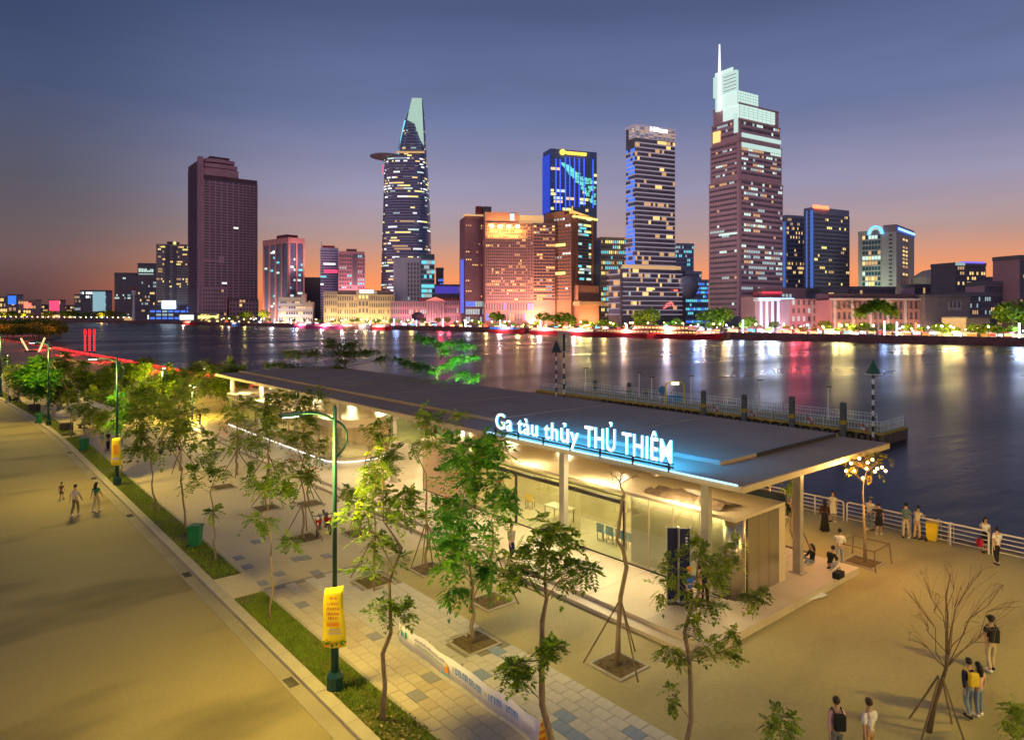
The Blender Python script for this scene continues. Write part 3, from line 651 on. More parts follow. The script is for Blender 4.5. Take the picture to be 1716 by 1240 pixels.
# ---- bins
M_bin = mat('bin_green', (.012, .16, .055), .45, var=.15); M_ybin = mat('bin_yellow', (.75, .52, .02), .45)
def bin_(x, y, z, rz, label, m, s=1.0):
    t = thing('wheelie_bin', label, 'bin', (x, y, z), rz); b = MB(); P = [(-.24, -.27), (.24, -.27), (.24, .27), (-.24, .27)]
    for k in range(4):
        a, c = P[k], P[(k + 1) % 4]; b.face([(a[0] * .82, a[1] * .8, .08), (c[0] * .82, c[1] * .8, .08), (c[0], c[1], .95), (a[0], a[1], .95)])
    b.face([(x_ * .82, y_ * .8, .08) for x_, y_ in reversed(P)]); b.build('body', m, t)
    MB().box(-.28, -.31, .95, .28, .29, 1.0).box(-.24, -.25, 1.0, .24, .2, 1.04).build('lid', m, t, bevel=.015); MB().tube([(-.22, .34, .93), (.22, .34, .93)], .018, 5).build('handle', m, t)
    for s_ in (-.22, .22): MB().tube([(s_ - .03, .24, .09), (s_ + .03, .24, .09)], .09, 8).build('wheel', M_dark, t)
    t.scale = (s,) * 3; return t
bin_(9.75, 35.6, .1, R(50), 'green wheelie bin in the lawn bed nearest the viewer', M_bin, 1.05)
p = gp(132, 758); bin_(p.x + .4, p.y, .1, R(30), 'green wheelie bin left of the second lamp', M_bin)
p = gp(60, 712); bin_(p.x + .3, p.y, .1, R(30), 'green wheelie bin beside the third lamp far up kerb', M_bin)
p = gp(1562, 907); bin_(p.x, p.y, 0, R(10), 'yellow bin standing against the river railing', M_ybin, .95)
p = gp(110, 722); t = thing('planter_box', 'dark square planter box on the paving left of second lamp', 'planter', (p.x, p.y, 0)); MB().box(-.55, -.4, 0, .55, .4, .75).build('body', M_dark, t, bevel=.03); MB().box(-.45, -.3, .75, .45, .3, .8).build('soil', M_pitsoil, t)
p = gp(57, 690); t = thing('planter_box', 'dark planter box beside the third lamp', 'planter', (p.x, p.y, 0)); MB().box(-.6, -.4, 0, .6, .4, .85).build('body', M_dark, t, bevel=.03); MB().box(-.5, -.3, .85, .5, .3, .9).build('soil', M_pitsoil, t)
# ---- steel barrier by the yellow bin, plank on the square
p = gp(1583, 908); t = thing('queue_barrier', 'grey steel stand beside the yellow bin at the railing', 'barrier', (p.x, p.y, 0), R(80))
for s_ in (-.3, .3): MB().tube([(s_, -.25, 0), (s_, -.25, .95), (s_, 0, 1.08), (s_, .25, .95), (s_, .25, 0)], .03, 6).build('frame', M_col, t)
MB().box(-.3, -.3, .45, .3, .3, .5).build('shelf', M_dark, t)
p, p2 = gp(1334, 1010), gp(1381, 998); t = thing('white_plank', 'long white plank lying on the square by the plinth edge', 'plank', tuple((p + p2) / 2), math.atan2(p2.y - p.y, p2.x - p.x)); L_ = (p2 - p).length
MB().box(-L_ / 2, -.15, .05, L_ / 2, .15, .12).build('board', M_whitep, t, bevel=.008)
for a in (-.36, .36): MB().box(a * L_ - .05, -.1, 0, a * L_ + .05, .1, .05).build('batten', M_whitep, t)
# ---- river railing: rounded white sections
M_rail = mat('rail_white', (.74, .70, .60), .45, var=.06)
def rail_mesh():
    t = thing('railing_section', 'white tubular railing section on the river edge', 'railing', (0, 0, 0), 0, 'white railing sections along the river edge')
    h, L2 = 1.08, 1.62; r = .14
    fr = [(0, -L2, 0), (0, -L2, h - r), (0, -L2 + .04, h - .04), (0, -L2 + r, h), (0, L2 - r, h), (0, L2 - .04, h - .04), (0, L2, h - r), (0, L2, 0)]
    MB().tube(fr, .045, 6).build('frame', M_rail, t)
    MB().tube([(0, 0, 0), (0, 0, h)], .04, 6).build('post', M_rail, t)
    for z in (.2, .42, .64, .86): MB().tube([(0, -L2, z), (0, L2, z)], .024, 5).build('rail', M_rail, t)
    return t
r0 = rail_mesh(); ys = [5.2 + 3.42 * k for k in range(-4, 34)]
for i, y in enumerate(ys):
    o = r0 if i == 0 else dup(r0, (0, 0, 0))
    o.location = (38.55 + bend(y), y, 0)
    wh = ('below the viewer, out at right' if y < 5 else 'at the right edge behind the person with the red bag' if y < 9 else 'right of the yellow bin' if y < 12.5 else 'behind the yellow bin and two leaning people' if y < 16 else 'behind the bulb lit tree' if y < 19.3 else 'behind the person in long black dress' if y < 22.8 else 'beyond the corner column of the station' if y < 26 else 'behind the ticket hall roof' if y < 40 else 'hidden side of the station' if y < 80 else 'along the wooded promenade left of the station')
    o['label'] = 'white tubular railing section ' + wh; o['group'] = 'railing sections ' + wh
# ---- red light line along the far part of the quay, and the three red light masts
M_red = emit('red_led', (1, .02, .02), 1.6); M_redd = emit('red_led_dim', (.9, .03, .02), .55)
def ribbon(x0, z0, z1, y0, y1, m, name, **k):
    mb = MB(); y = y0
    while y < y1:
        b = min(y + 12, y1); mb.face([(x0 + bend(y), y, z0), (x0 + bend(b), b, z0), (x0 + bend(b), b, z1), (x0 + bend(y), y, z1)]); y = b
    return mb.build(name, m, **k)
t = thing('red_quay_lighting', 'red light band running along the far quay edge left of station', 'light strip')
mb = MB(); y = 100
while y < 400:
    b = y + 6; mb.box(39.75 + bend(y), y, -1.2, 39.85 + bend(y), b - .15, .35); y = b
mb.build('light_band', M_redd, t); mb = MB(); y = 118
while y < 260:
    mb.box(39.6 + bend(y), y, .35, 39.9 + bend(y), y + 5.8, .75); y += 6
mb.build('light_tube', M_red, t)
for y in range(110, 300, 38): lamp('POINT', (36.8 + bend(y), y, 2.2), 1500, (1, .04, .03), .5)
for px, lab in ((142.5, 'left of the three glowing red masts on the quay'), (150, 'middle of the three glowing red masts on the quay'), (158, 'right of the three glowing red masts on the quay')):
    p = at(px, 196); t = thing('light_mast', lab, 'light mast', (p.x, p.y, 0), 0, 'red light masts'); h = CH - 24 * 196 / F
    MB().lathe([(.18, 0), (.14, h - 2.6)], 8).build('pole', M_dark, t)
    for k in range(10): MB().lathe([(.24, .8 + k * .52), (.24, 1.08 + k * .52)], 8).build('ring', emit('red_ring', (1, .03, .04), 1.6), t)
    MB().ball((0, 0, h - 1.4), .33, 10, 6, sq=(1, 1, 3.4)).build('lantern', emit('red_lantern', (1, .01, .01), 1.3), t, smooth=True)
t = thing('light_sculpture', 'pair of glowing white bars leaning apart like a V', 'sculpture', tuple(at(52, 205)))
for (a, b) in (((35, 567), (52, 597)), ((75, 566), (64, 592))):
    p, p2 = at(a[0], 205, a[1]), at(b[0], 205, b[1]); o = at(52, 205); MB().tube([p - o, p2 - o], .24, 6).build('light_bar', emit('bar_glow', (1, .66, .28), 1.1), t)
MB().box(-1.6, -1, 0, 1.6, 1, .4).build('base', M_dark, t)
# ================================================================== PEOPLE
SKIN = [mat('skin_a', (.50, .30, .19), .55, var=.05), mat('skin_b', (.40, .23, .14), .55, var=.05)]
HAIR = mat('hair_black', (.012, .010, .010), .5, var=.2, scale=40); HAIRB = mat('hair_brown', (.05, .022, .012), .5, var=.2, scale=40); HAIRO = mat('cap_orange', (.75, .32, .03), .6)
CL = {}
def cloth(key, c): 
    CL[key] = mat('cloth_' + key, c, .85, var=.14, scale=9, bump=.3); return CL[key]
for k, c in dict(cream=(.66, .60, .45), white=(.74, .72, .66), black=(.014, .014, .016), olive=(.19, .16, .08), green=(.02, .20, .10), beige=(.50, .41, .26), khaki=(.55, .40, .18), jeans=(.20, .26, .34), greyjean=(.30, .33, .36),
                 teal=(.10, .17, .17), pink=(.62, .38, .32), tan=(.46, .29, .13), navy=(.02, .03, .08), blue=(.02, .12, .50), brown=(.17, .09, .04), red=(.5, .02, .04), grey=(.28, .27, .25), maroon=(.06, .015, .015), cyan=(.03, .36, .42), lightbeige=(.62, .54, .36), yellow=(.7, .5, .03), slate=(.15, .16, .17)).items(): cloth(k, c)
PEND = []
def skin_obj(name, verts, edges, rad, root, m, parent, sub=1):
    me = bpy.data.meshes.new(name); me.from_pydata([tuple(v) for v in verts], edges, []); o = bpy.data.objects.new(name, me); COL.objects.link(o); o.parent = parent
    s = o.modifiers.new('Skin', 'SKIN'); s.use_smooth_shade = True; s.branch_smoothing = .5
    d = me.skin_vertices[0].data
    for i, r in enumerate(rad): d[i].radius = r if hasattr(r, '__len__') else (r, r)
    for i in range(len(verts)): d[i].use_root = (i == root)
    u = o.modifiers.new('Sub', 'SUBSURF'); u.levels = sub; u.render_levels = sub
    PEND.append((o, m)); return o
def person(pos, face, label, top='white', bottom='jeans', hair=None, longhair=False, pose='stand', h=1.68, sleeves='short', legs='trousers', sk=0, hat=None, bag=None, group=None):
    """face: heading in degrees, 0 = towards +Y (away up the promenade), 90 = towards -X"""
    t = thing('person', label, 'person', tuple(pos), R(face), group); hair = hair or HAIR; s = h / 1.72; S = lambda *v: Vector(v) * s; hz = 0.0
    q = random.Random(hash(label) % 9999 if False else sum(map(ord, label)))
    sit = pose in ('sit', 'crouch')
    pel = S(0, 0, .93); tilt = 0.0
    if pose == 'sit': pel = S(0, 0, .14)
    if pose == 'crouch': pel = S(0, -.12, .30); tilt = .34
    if pose == 'lean': tilt = .16
    def up(dy, dz): return pel + S(0, dy * math.cos(tilt) + dz * math.sin(tilt), dz * math.cos(tilt) - dy * math.sin(tilt))
    sp, ch_, nk, hb, hm, ht = up(-.01, .2), up(0, .40), up(.005, .535), up(.02, .62), up(.035, .70), up(.02, .775)
    V = [pel, sp, ch_, nk, hb, hm, ht]; E_ = [(0, 1), (1, 2), (2, 3), (3, 4), (4, 5), (5, 6)]; RD = [(.135, .105), (.12, .092), (.15, .10), (.05, .052), (.066, .074), (.076, .094), (.05, .062)]
    arms = []; leg = []
    for sd_ in (-1, 1):
        sh = ch_ + S(sd_ * .165, 0, .055)
        if pose == 'walk': ph = sd_; el = sh + S(sd_ * .045, .07 * ph, -.27); wr = el + S(sd_ * .005, .06 + .10 * ph, -.22)
        elif pose == 'lean': el = sh + S(sd_ * .07, .16, -.22); wr = el + S(-sd_ * .05, .22, .02)
        elif pose in ('phone', 'crouch'): el = sh + S(sd_ * .07, .06, -.26); wr = el + S(-sd_ * .10, .20, .08)
        elif pose == 'sit': el = sh + S(sd_ * .08, .10, -.25); wr = el + S(-sd_ * .06, .22, -.02)
        elif pose == 'wave' and sd_ == 1: el = sh + S(.14, .12, -.12); wr = el + S(-.02, .14, .2)
        else: el = sh + S(sd_ * .05, -.02, -.28); wr = el + S(sd_ * .0, .05, -.24)
        i = len(V); V += [sh, el, wr]; E_ += [(2, i), (i, i + 1), (i + 1, i + 2)]; RD += [.058, .042, .030]; arms.append((sh, el, wr))
        d_ = (wr - el).normalized(); pm = wr + d_ * .075 * s; V.append(pm); E_.append((i + 2, i + 3)); RD.append((.036, .018))
        side = d_.cross(Vector((0, 1, 0)) if abs(d_.y) < .8 else Vector((0, 0, 1))).normalized(); side2 = Vector((0, 1, 0)) - d_ * d_.y; side2 = side2.normalized() if side2.length > .2 else side
        for f in range(4):      # four unequal, slightly bent fingers and a thumb
            j = len(V); b0 = pm + side2 * (.024 - .016 * f) * s; ln = (.074, .083, .078, .06)[f] * s; V += [b0 + d_ * .022 * s, b0 + d_ * (.022 * s + ln * .55) - side * .006 * s, b0 + d_ * (.022 * s + ln) - side * .02 * s]; E_ += [(i + 3, j), (j, j + 1), (j + 1, j + 2)]; RD += [.0095, .009, .008]
        j = len(V); b0 = wr + d_ * .03 * s + side2 * .036 * s; V += [b0, b0 + d_ * .035 * s + side2 * .016 * s]; E_ += [(i + 2, j), (j, j + 1)]; RD += [.011, .0095]
    for sd_ in (-1, 1):
        hp = pel + S(sd_ * .085, 0, -.04)
        if pose == 'walk': kn = hp + S(sd_ * .012, .13 if sd_ > 0 else .02, -.40); an = kn + S(0, -.02 if sd_ > 0 else -.20, -.40 if sd_ > 0 else -.36)
        elif pose == 'sit': kn = hp + S(sd_ * .10, .38, .20); an = kn + S(-sd_ * .06, .10, -.24)
        elif pose == 'crouch': kn = hp + S(sd_ * .10, .36, .10); an = Vector((hp.x + sd_ * .02, hp.y + .04, .075 * s))
        else: kn = hp + S(sd_ * .018, .01 + .02 * sd_, -.41); an = Vector((hp.x + sd_ * .025, hp.y - .03 + .03 * sd_, .075 * s))
        if an.z < .07 * s: an.z = .07 * s
        toe = an + S(sd_ * .025, .15, -.045); toe.z = max(toe.z, .03 * s); i = len(V); V += [hp, kn, an, toe]; E_ += [(0, i), (i, i + 1), (i + 1, i + 2), (i + 2, i + 3)]; RD += [.088, .056, .037, .034]; leg.append((hp, kn, an, toe))
    RD = [tuple(x * s for x in r) if hasattr(r, '__len__') else r * s for r in RD]
    skin_obj('body', V, E_, RD, 0, SKIN[sk], t)
    # upper garment
    cv = [pel + S(0, 0, -.04), sp, ch_, ch_ + S(0, .0, .10)]; ce = [(0, 1), (1, 2), (2, 3)]; cr_ = [(.155, .128), (.142, .115), (.172, .122), (.085, .075)]
    for sh, el, wr in arms:
        i = len(cv); e2 = sh.lerp(el, .62) if sleeves == 'short' else (el if sleeves == 'mid' else wr.lerp(el, .06)); cv += [sh]; ce += [(2, i)]; cr_ += [.074]
        if sleeves == 'long': cv += [el, e2]; ce += [(i, i + 1), (i + 1, i + 2)]; cr_ += [.058, .042]
        elif sleeves != 'none': cv += [e2]; ce += [(i, i + 1)]; cr_ += [.062]
    skin_obj('top', cv, ce, [tuple(x * s for x in r) if hasattr(r, '__len__') else r * s for r in cr_], 1, CL[top], t)
    if legs in ('trousers', 'shorts'):
        cv = [pel + S(0, 0, .05), pel + S(0, 0, -.03)]; ce = [(0, 1)]; cr_ = [(.138, .112), (.142, .118)]
        for hp, kn, an, toe in leg:
            i = len(cv); cv += [hp.lerp(kn, .12)]; ce += [(1, i)]; cr_ += [.100]
            if legs == 'trousers': cv += [kn, an.lerp(kn, .06)]; ce += [(i, i + 1), (i + 1, i + 2)]; cr_ += [.074, .058]
            else: cv += [kn.lerp(hp, .12)]; ce += [(i, i + 1)]; cr_ += [.088]
        skin_obj(legs, cv, ce, [tuple(x * s for x in r) if hasattr(r, '__len__') else r * s for r in cr_], 1, CL[bottom], t)
    elif legs in ('skirt', 'dress'):
        z1 = .50 if legs == 'skirt' else .06
        MB().lathe([(.14 * s, 1.06 * s), (.165 * s, .88 * s), ((.20 if legs == 'skirt' else .19) * s, .55 * s), ((.215 if legs == 'skirt' else .26) * s, z1 * s)], 14, sy=.82).build('skirt', CL[bottom], t, smooth=True)
    # shoes, hair, face
    for hp, kn, an, toe in leg:
        c = an.lerp(toe, .5); d_ = math.atan2(-(toe.x - an.x), toe.y - an.y); b = MB(); b.cbox(c.x, c.y, max(.035, c.z - .03) * 1.0, .10 * s, .27 * s, .075 * s, d_); b.build('shoe', CL['black'] if q.random() < .5 else CL['white'], t, bevel=.02)
    b = MB(); hc = hm + Vector((0, -.012 * s, .022 * s)); b.ball(hc, .104 * s, 12, 8, sq=(.90, 1.08, 1.02))
    b.v = [(x, y if z > hm.z + .055 * s else min(y, hm.y + .02 * s), max(z, hm.z - .07 * s)) for x, y, z in b.v]
    if longhair: b.tube([hm + S(0, -.06, .02), hm + S(0, -.10, -.12), hm + S(0, -.11, -.32)], [.095 * s, .10 * s, .07 * s], 8)
    b.build('hair', hair, t, smooth=True)
    b = MB()
    for sd_ in (-1, 1): b.ball(hm + S(sd_ * .03, .088, .0), .011 * s, 6, 4)
    b.build('eyes', HAIR, t); MB().lathe([(.016 * s, 0), (.004 * s, .04 * s)], 5, tuple(hm + S(0, .094, -.03))).build('nose', SKIN[sk], t); MB().cbox(*(hm + S(0, .086, -.052)), .038 * s, .014 * s, .010 * s).build('mouth', mat('lips', (.33, .11, .09), .5, var=0), t)
    if hat: b = MB(); b.lathe([(.112 * s, 0), (.108 * s, .06 * s), (.06 * s, .10 * s)], 12, tuple(hm + S(0, -.005, .035))); b.cbox(*(hm + S(0, .12, .04)), .15 * s, .12 * s, .014 * s); b.build('cap', CL[hat] if hat in CL else HAIRO, t, smooth=True)
    if bag:
        c = ch_ + S(0, -.19, -.13); b = MB(); b.cbox(c.x, c.y, c.z, .30 * s, .14 * s, .42 * s); b.build('backpack', CL[bag], t, bevel=.05)
        for sd_ in (-1, 1): MB().tube([ch_ + S(sd_ * .1, -.13, .06), ch_ + S(sd_ * .11, .02, .14), ch_ + S(sd_ * .115, .125, .0), ch_ + S(sd_ * .12, .06, -.2)], .018 * s, 5).build('strap', CL[bag], t)
    return t
def heldbag(p, w, h_, c, label, name='handbag', rz=0.0):
    t = thing(name, label, 'bag', tuple(p), rz); MB().box(-w / 2, -w * .28, 0, w / 2, w * .28, h_).build('body', CL[c], t, bevel=.04); MB().tube([(-w * .3, 0, h_), (-w * .25, 0, h_ * 1.5), (w * .25, 0, h_ * 1.5), (w * .3, 0, h_)], .014, 5).build('handle', CL['black'], t); return t
AWAY, CAMW = -15, 140           # headings: up the road / towards the viewer
person(gp(126, 864), -36, 'person in cream shirt and olive trousers walking up the road, back turned', 'cream', 'olive', pose='walk', h=1.76, sleeves='mid')
person(gp(161, 856), -42, 'person with long dark hair and green top walking near the kerb', 'green', 'beige', pose='walk', longhair=True, h=1.66)
person(gp(103, 838), -30, 'small child in brown walking on the road', 'brown', 'brown', pose='walk', h=1.1, legs='shorts')
P = lambda x, y, z=0.0: gp(x, y, z)
person(P(172, 758), 60, 'person in cyan top and pale trousers on the paving by the second lamp', 'cyan', 'pink', h=1.65)
person(P(181, 755), 40, 'person all in black behind the second lamp', 'black', 'black', h=1.7)
person(P(203, 752), 200, 'person in white top right of the small yellow banner', 'white', 'grey', h=1.68)
person(P(82, 706), 120, 'person in dark navy near the third lamp', 'navy', 'navy', h=1.7)
person(P(30, 668), 20, 'person in dark jacket at far left under the trees', 'navy', 'slate', h=1.7)
person(P(42, 664), -20, 'person in black near a trunk at far left', 'black', 'slate', h=1.72)
person(P(24, 672), 100, 'person in grey at the left end of far group', 'grey', 'slate', h=1.65)
person(P(150, 713), 90, 'person in black seated on the low bench by the white umbrella', 'black', 'black', pose='sit', h=1.6)
person(P(176, 712), 60, 'person in black standing under the white umbrella', 'black', 'slate', h=1.6)
Pz = .3
person(P(1155, 1026, Pz), 150, 'person in bright blue shirt and black trousers on the station plinth', 'blue', 'black', pose='phone', h=1.68, hat='orange')
person(P(1172, 1018, Pz), 40, 'person in tan clothes beside the one in bright blue', 'tan', 'pink', h=1.62, hair=HAIRB)
person(P(1181, 1016, Pz), 100, 'person in navy half hidden by the corner column', 'navy', 'black', h=1.66)
person(P(857, 938, Pz), 170, 'person in pale grey top walking along the glass wall', 'grey', 'navy', pose='walk', h=1.62)
person(P(1382, 890), -60, 'person in long black dress at the river railing', 'maroon', 'black', legs='dress', longhair=True, h=1.66, sleeves='long')
person(P(1396, 874), 100, 'person in short cream dress standing against the railing', 'cream', 'cream', legs='skirt', longhair=True, h=1.66, hair=HAIRB)
person(P(1457, 888), -90, 'person in cream shirt and jeans leaning on the railing by the lit tree', 'cream', 'jeans', pose='lean', h=1.74, hat='slate')
person(P(1473, 895), -70, 'person in short black dress beside the lit tree', 'black', 'black', legs='skirt', h=1.62)
person(P(1407, 947), -70, 'person in white hoodie and grey jeans standing by the plinth corner', 'white', 'greyjean', pose='phone', sleeves='long', h=1.66)
person(P(1361, 944, Pz), 60, 'person in black seated on the plinth near the corner column', 'black', 'jeans', pose='sit', h=1.6, longhair=True, sleeves='long')
person(P(1393, 953, .3), -100, 'person in black crouching at the plinth corner', 'black', 'greyjean', pose='crouch', h=1.62, sleeves='long')
heldbag(P(1405, 968, .3), .55, .28, 'black', 'black bag lying on the plinth corner', 'shoulder_bag')
person(P(1518, 901), -75, 'person in slate shirt and pale trousers leaning on the railing', 'teal', 'beige', pose='lean', h=1.76)
person(P(1537, 903), -95, 'person in cream shirt and khaki trousers leaning on the railing', 'lightbeige', 'khaki', pose='lean', h=1.68)
person(P(1651, 925), 130, 'person in white top and black skirt holding a red bag', 'white', 'black', legs='skirt', longhair=True, pose='wave', h=1.66)
heldbag(P(1642, 927) + Vector((0, 0, .35)), .34, .34, 'red', 'red handbag held by the person in black skirt', 'handbag', R(40))
person(P(1671, 946), -40, 'person in white shirt and black trousers walking by the railing', 'white', 'black', pose='walk', h=1.7)
person(P(1661, 1124), -50, 'person with black cap and backpack in wide cream trousers', 'black', 'beige', pose='walk', hat='black', bag='black', h=1.74)
person(P(1624, 1200), -38, 'person in navy and yellow jacket and blue jeans', 'navy', 'jeans', pose='walk', sleeves='long', h=1.64, bag='yellow')
person(P(1640, 1198), -25, 'person in pink top holding on beside the navy jacket', 'pink', 'jeans', h=1.5, longhair=True)
person(P(1402, 1282), -42, 'person in pale pink shirt with a black shoulder bag', 'pink', 'slate', pose='walk', sleeves='long', bag='black', h=1.72, hair=HAIRB)
person(P(1457, 1282), -30, 'person in white shirt and tan trousers walking across the square', 'white', 'tan', pose='walk', sleeves='mid', h=1.68, hair=HAIRB)
person(P(1258, 828), -80, 'person in black jacket at the railing behind the ticket hall', 'black', 'black', sleeves='long', pose='lean', h=1.72)
person(P(1276, 838), 120, 'person in dark red seated behind the ticket hall roof', 'maroon', 'black', pose='sit', h=1.66, sleeves='long')
person(P(1286, 840), 100, 'person in brown seated behind the ticket hall roof', 'brown', 'black', pose='sit', h=1.66, sleeves='long')
person(P(1322, 868), 60, 'person in dark clothes behind the steel wall corner', 'slate', 'black', pose='stand', h=1.6)
for px, py, tp, bt_, lab in ((300, 690, 'white', 'navy', 'person in white walking between the promenade trees'), (335, 716, 'black', 'slate', 'person in black left of the station end'), (236, 745, 'slate', 'black', 'person in slate top behind the slim kerb tree'), (110, 680, 'brown', 'slate', 'person in brown beyond the planter box'), (12, 660, 'white', 'slate', 'person in white at the far left edge'), (655, 745, 'black', 'navy', 'person in dark clothes in the gap between station kiosks'), (520, 716, 'red', 'black', 'person in red near the rounded waiting room')):
    person(P(px, py), random.Random(px).uniform(0, 360), lab, tp, bt_, h=1.66)
# one evaluation for all of them
bpy.context.view_layer.update(); dg = bpy.context.evaluated_depsgraph_get()
for o, m in PEND:
    me = bpy.data.meshes.new_from_object(o.evaluated_get(dg)); o.modifiers.clear(); old = o.data; o.data = me; me.materials.clear(); me.materials.append(m); me.polygons.foreach_set('use_smooth', [True] * len(me.polygons)); bpy.data.meshes.remove(old)
# ---- parked motorbikes
def motorbike(p, rz, label, c):
    t = thing('parked_motorbike', label, 'motorbike', tuple(p), rz)
    for y in (-.62, .64):
        w = bmesh.new(); bmesh.ops.create_circle(w, segments=4, radius=.01); w.free()
        pts = [(0, y + .27 * math.cos(a * math.pi / 8), .29 + .27 * math.sin(a * math.pi / 8)) for a in range(17)]; wh = MB().tube(pts, .05, 6, cap=False).build('wheel', M_dark, t, smooth=True); MB().tube([(-.03, y, .29), (.03, y, .29)], .14, 10).build('hub', M_col, wh)
    MB().tube([(0, -.6, .55), (0, -.3, .60), (0, 0, .42), (0, .3, .45), (0, .45, .85), (0, .42, .98)], [.10, .15, .11, .11, .13, .08], 8).build('body', mat('bike_' + c, {'red': (.42, .015, .02), 'dark': (.02, .02, .03), 'white': (.6, .6, .6)}[c], .25, .1), t, smooth=True)
    MB().cbox(0, -.3, .77, .24, .75, .12).build('seat', M_dark, t, bevel=.04); MB().tube([(-.32, .32, 1.05), (-.1, .42, 1.0), (.1, .42, 1.0), (.32, .32, 1.05)], .02, 6).build('handlebar', M_dark, t)
    MB().tube([(0, .43, .85), (0, .64, .29)], .04, 6).build('fork', M_col, t); MB().ball((0, .56, .93), .09, 8, 5).build('headlight', M_whitep, t); MB().cbox(.13, -.35, .32, .08, .6, .1).build('exhaust', M_col, t, bevel=.03)
    for s_ in (-.28, .28): MB().cbox(s_, .36, 1.2, .11, .02, .07).build('mirror', M_dark, t)
    return t
motorbike(gp(534, 893), R(150), 'red and black motorbike parked behind the nearest lamp', 'red'); motorbike(gp(549, 889), R(165), 'dark red motorbike parked close to the teal lamp pole', 'red')
motorbike(gp(22, 676), R(60), 'dark motorbike under the far left trees', 'dark')
# ---- umbrellas and benches at left
def umbrella(p, h, r, label, open_=True, tilt=0.0):
    t = thing('parasol', label, 'umbrella', tuple(p)); mc = mat('parasol_canvas', (.62, .56, .42), .8, var=.15, scale=2)
    MB().tube([(0, 0, 0), (0, 0, h)], .03, 6).build('pole', M_dark, t); MB().lathe([(.3, 0), (.28, .1)], 10).build('base', M_dark, t)
    mb = MB()
    if open_:
        for k in range(8):
            a, b = k * math.pi / 4, (k + 1) * math.pi / 4
            for f0, f1, za, zb in ((.05, .5, h, h - .22), (.5, 1, h - .22, h - .55)):
                mb.face([(r * f0 * math.cos(a), r * f0 * math.sin(a), za), (r * f1 * math.cos(a), r * f1 * math.sin(a), zb), (r * f1 * math.cos(b), r * f1 * math.sin(b), zb), (r * f0 * math.cos(b), r * f0 * math.sin(b), za)])
            mb.face([(r * math.cos(a), r * math.sin(a), h - .55), (r * math.cos(b), r * math.sin(b), h - .55), (r * 1.0 * math.cos(b), r * math.sin(b), h - .78), (r * math.cos(a), r * math.sin(a), h - .78)])
    else: mb.lathe([(.10, h * .28), (.22, h * .45), (.24, h * .6), (.19, h * .85), (.05, h)], 10)
    mb.build('canopy', mc, t); return t
for px, py, hh, r, lab in ((142, 718, 3.1, 1.9, 'cream parasol highest of the three at left'), (122, 728, 2.7, 1.4, 'cream parasol left of the highest one, half behind a tree'), (163, 722, 2.7, 1.5, 'cream parasol right of the highest one')): umbrella(gp(px, py), hh, r, lab)
umbrella(gp(434, 752), 2.5, .3, 'folded cream parasol with orange tip among the saplings', False)
for px, py, lab in ((150, 716, 'low dark bench under the cream parasols'), (286, 758, 'low dark bench between promenade trees'),):
    p = gp(px, py); t = thing('bench', lab, 'bench', (p.x, p.y + .1, 0), R(20))
    MB().box(-1.1, -.25, .36, 1.1, .25, .42).build('seat', M_dark, t)
    for a in (-.9, .9): MB().box(a - .05, -.2, 0, a + .05, .2, .36).build('leg', M_dark, t)
# ================================================================== TREES
M_bark = mat('bark_grey', (.27, .20, .12), .9, var=.3, scale=6, bump=.5, stretch=(3, 3, .6)); M_barkd = mat('bark_brown', (.15, .10, .055), .9, var=.3, scale=6, bump=.5, stretch=(3, 3, .6)); M_stake = mat('stake_wood', (.20, .145, .08), .9, var=.25, scale=5)
LEAF = {'green': [mat('leaf_a', (.13, .24, .012), .5, var=.25, scale=1.2, transl=.5), mat('leaf_b', (.23, .34, .02), .5, var=.25, scale=1.2, transl=.5), mat('leaf_c', (.07, .14, .012), .5, var=.25, scale=1.2, transl=.5)],
        'bright': [mat('leaf_d', (.07, .27, .03), .5, var=.25, scale=1.2, transl=.5), mat('leaf_e', (.16, .36, .03), .5, var=.25, scale=1.2, transl=.5), mat('leaf_f', (.04, .16, .02), .5, var=.25, scale=1.2, transl=.5)],
        'dark': [mat('leaf_g', (.11, .19, .012), .55, var=.3, scale=.8, transl=.42), mat('leaf_h', (.18, .26, .016), .55, var=.3, scale=.8, transl=.42), mat('leaf_i', (.06, .11, .010), .55, var=.3, scale=.8, transl=.4)],
        'olive': [mat('leaf_j', (.17, .25, .02), .55, var=.25, scale=1, transl=.5), mat('leaf_k', (.26, .34, .03), .55, var=.25, scale=1, transl=.5), mat('leaf_l', (.09, .14, .015), .55, var=.25, scale=1, transl=.5)],
        'gold': [mat('leaf_m', (.28, .22, .02), .55, var=.2, transl=.4), mat('leaf_n', (.2, .2, .02), .55, var=.2, transl=.4), mat('leaf_o', (.12, .13, .015), .55, var=.2, transl=.4)]}
def frond(mb, p, d, ln, q, n, lw, ms, weights):
    """a pinnate leaf: folded leaflets in pairs along a drooping rib"""
    d = d.normalized(); side = d.cross(Vector((0, 0, 1))); side = side.normalized() if side.length > .1 else Vector((1, 0, 0)); m = q.choices(ms, weights)[0]; c = Vector(p); droop = q.uniform(.1, .8); lw *= q.uniform(.6, 1.25); ln *= q.uniform(.8, 1.15)
    for i in range(n):
        f = (i + 1) / n; c = Vector(p) + d * ln * f - Vector((0, 0, droop * ln * f * f)); w = lw * (1 - .5 * abs(f - .5))
        for s in (-1, 1):
            a = (side * s + d * .55 + Vector((0, 0, q.uniform(-.5, .15)))).normalized(); L = w * q.uniform(.8, 1.2); t = c + a * L; g = d * L * .26; u = Vector((0, 0, L * .10))
            mb.face([c, c + a * L * .5 - g + u, t, c + a * L * .5 + g + u], m)
    a = d - Vector((0, 0, droop)); a = a.normalized() * lw; g = side * lw * .3
    mb.face([c, c + a * .5 - g, c + a, c + a * .5 + g], m)
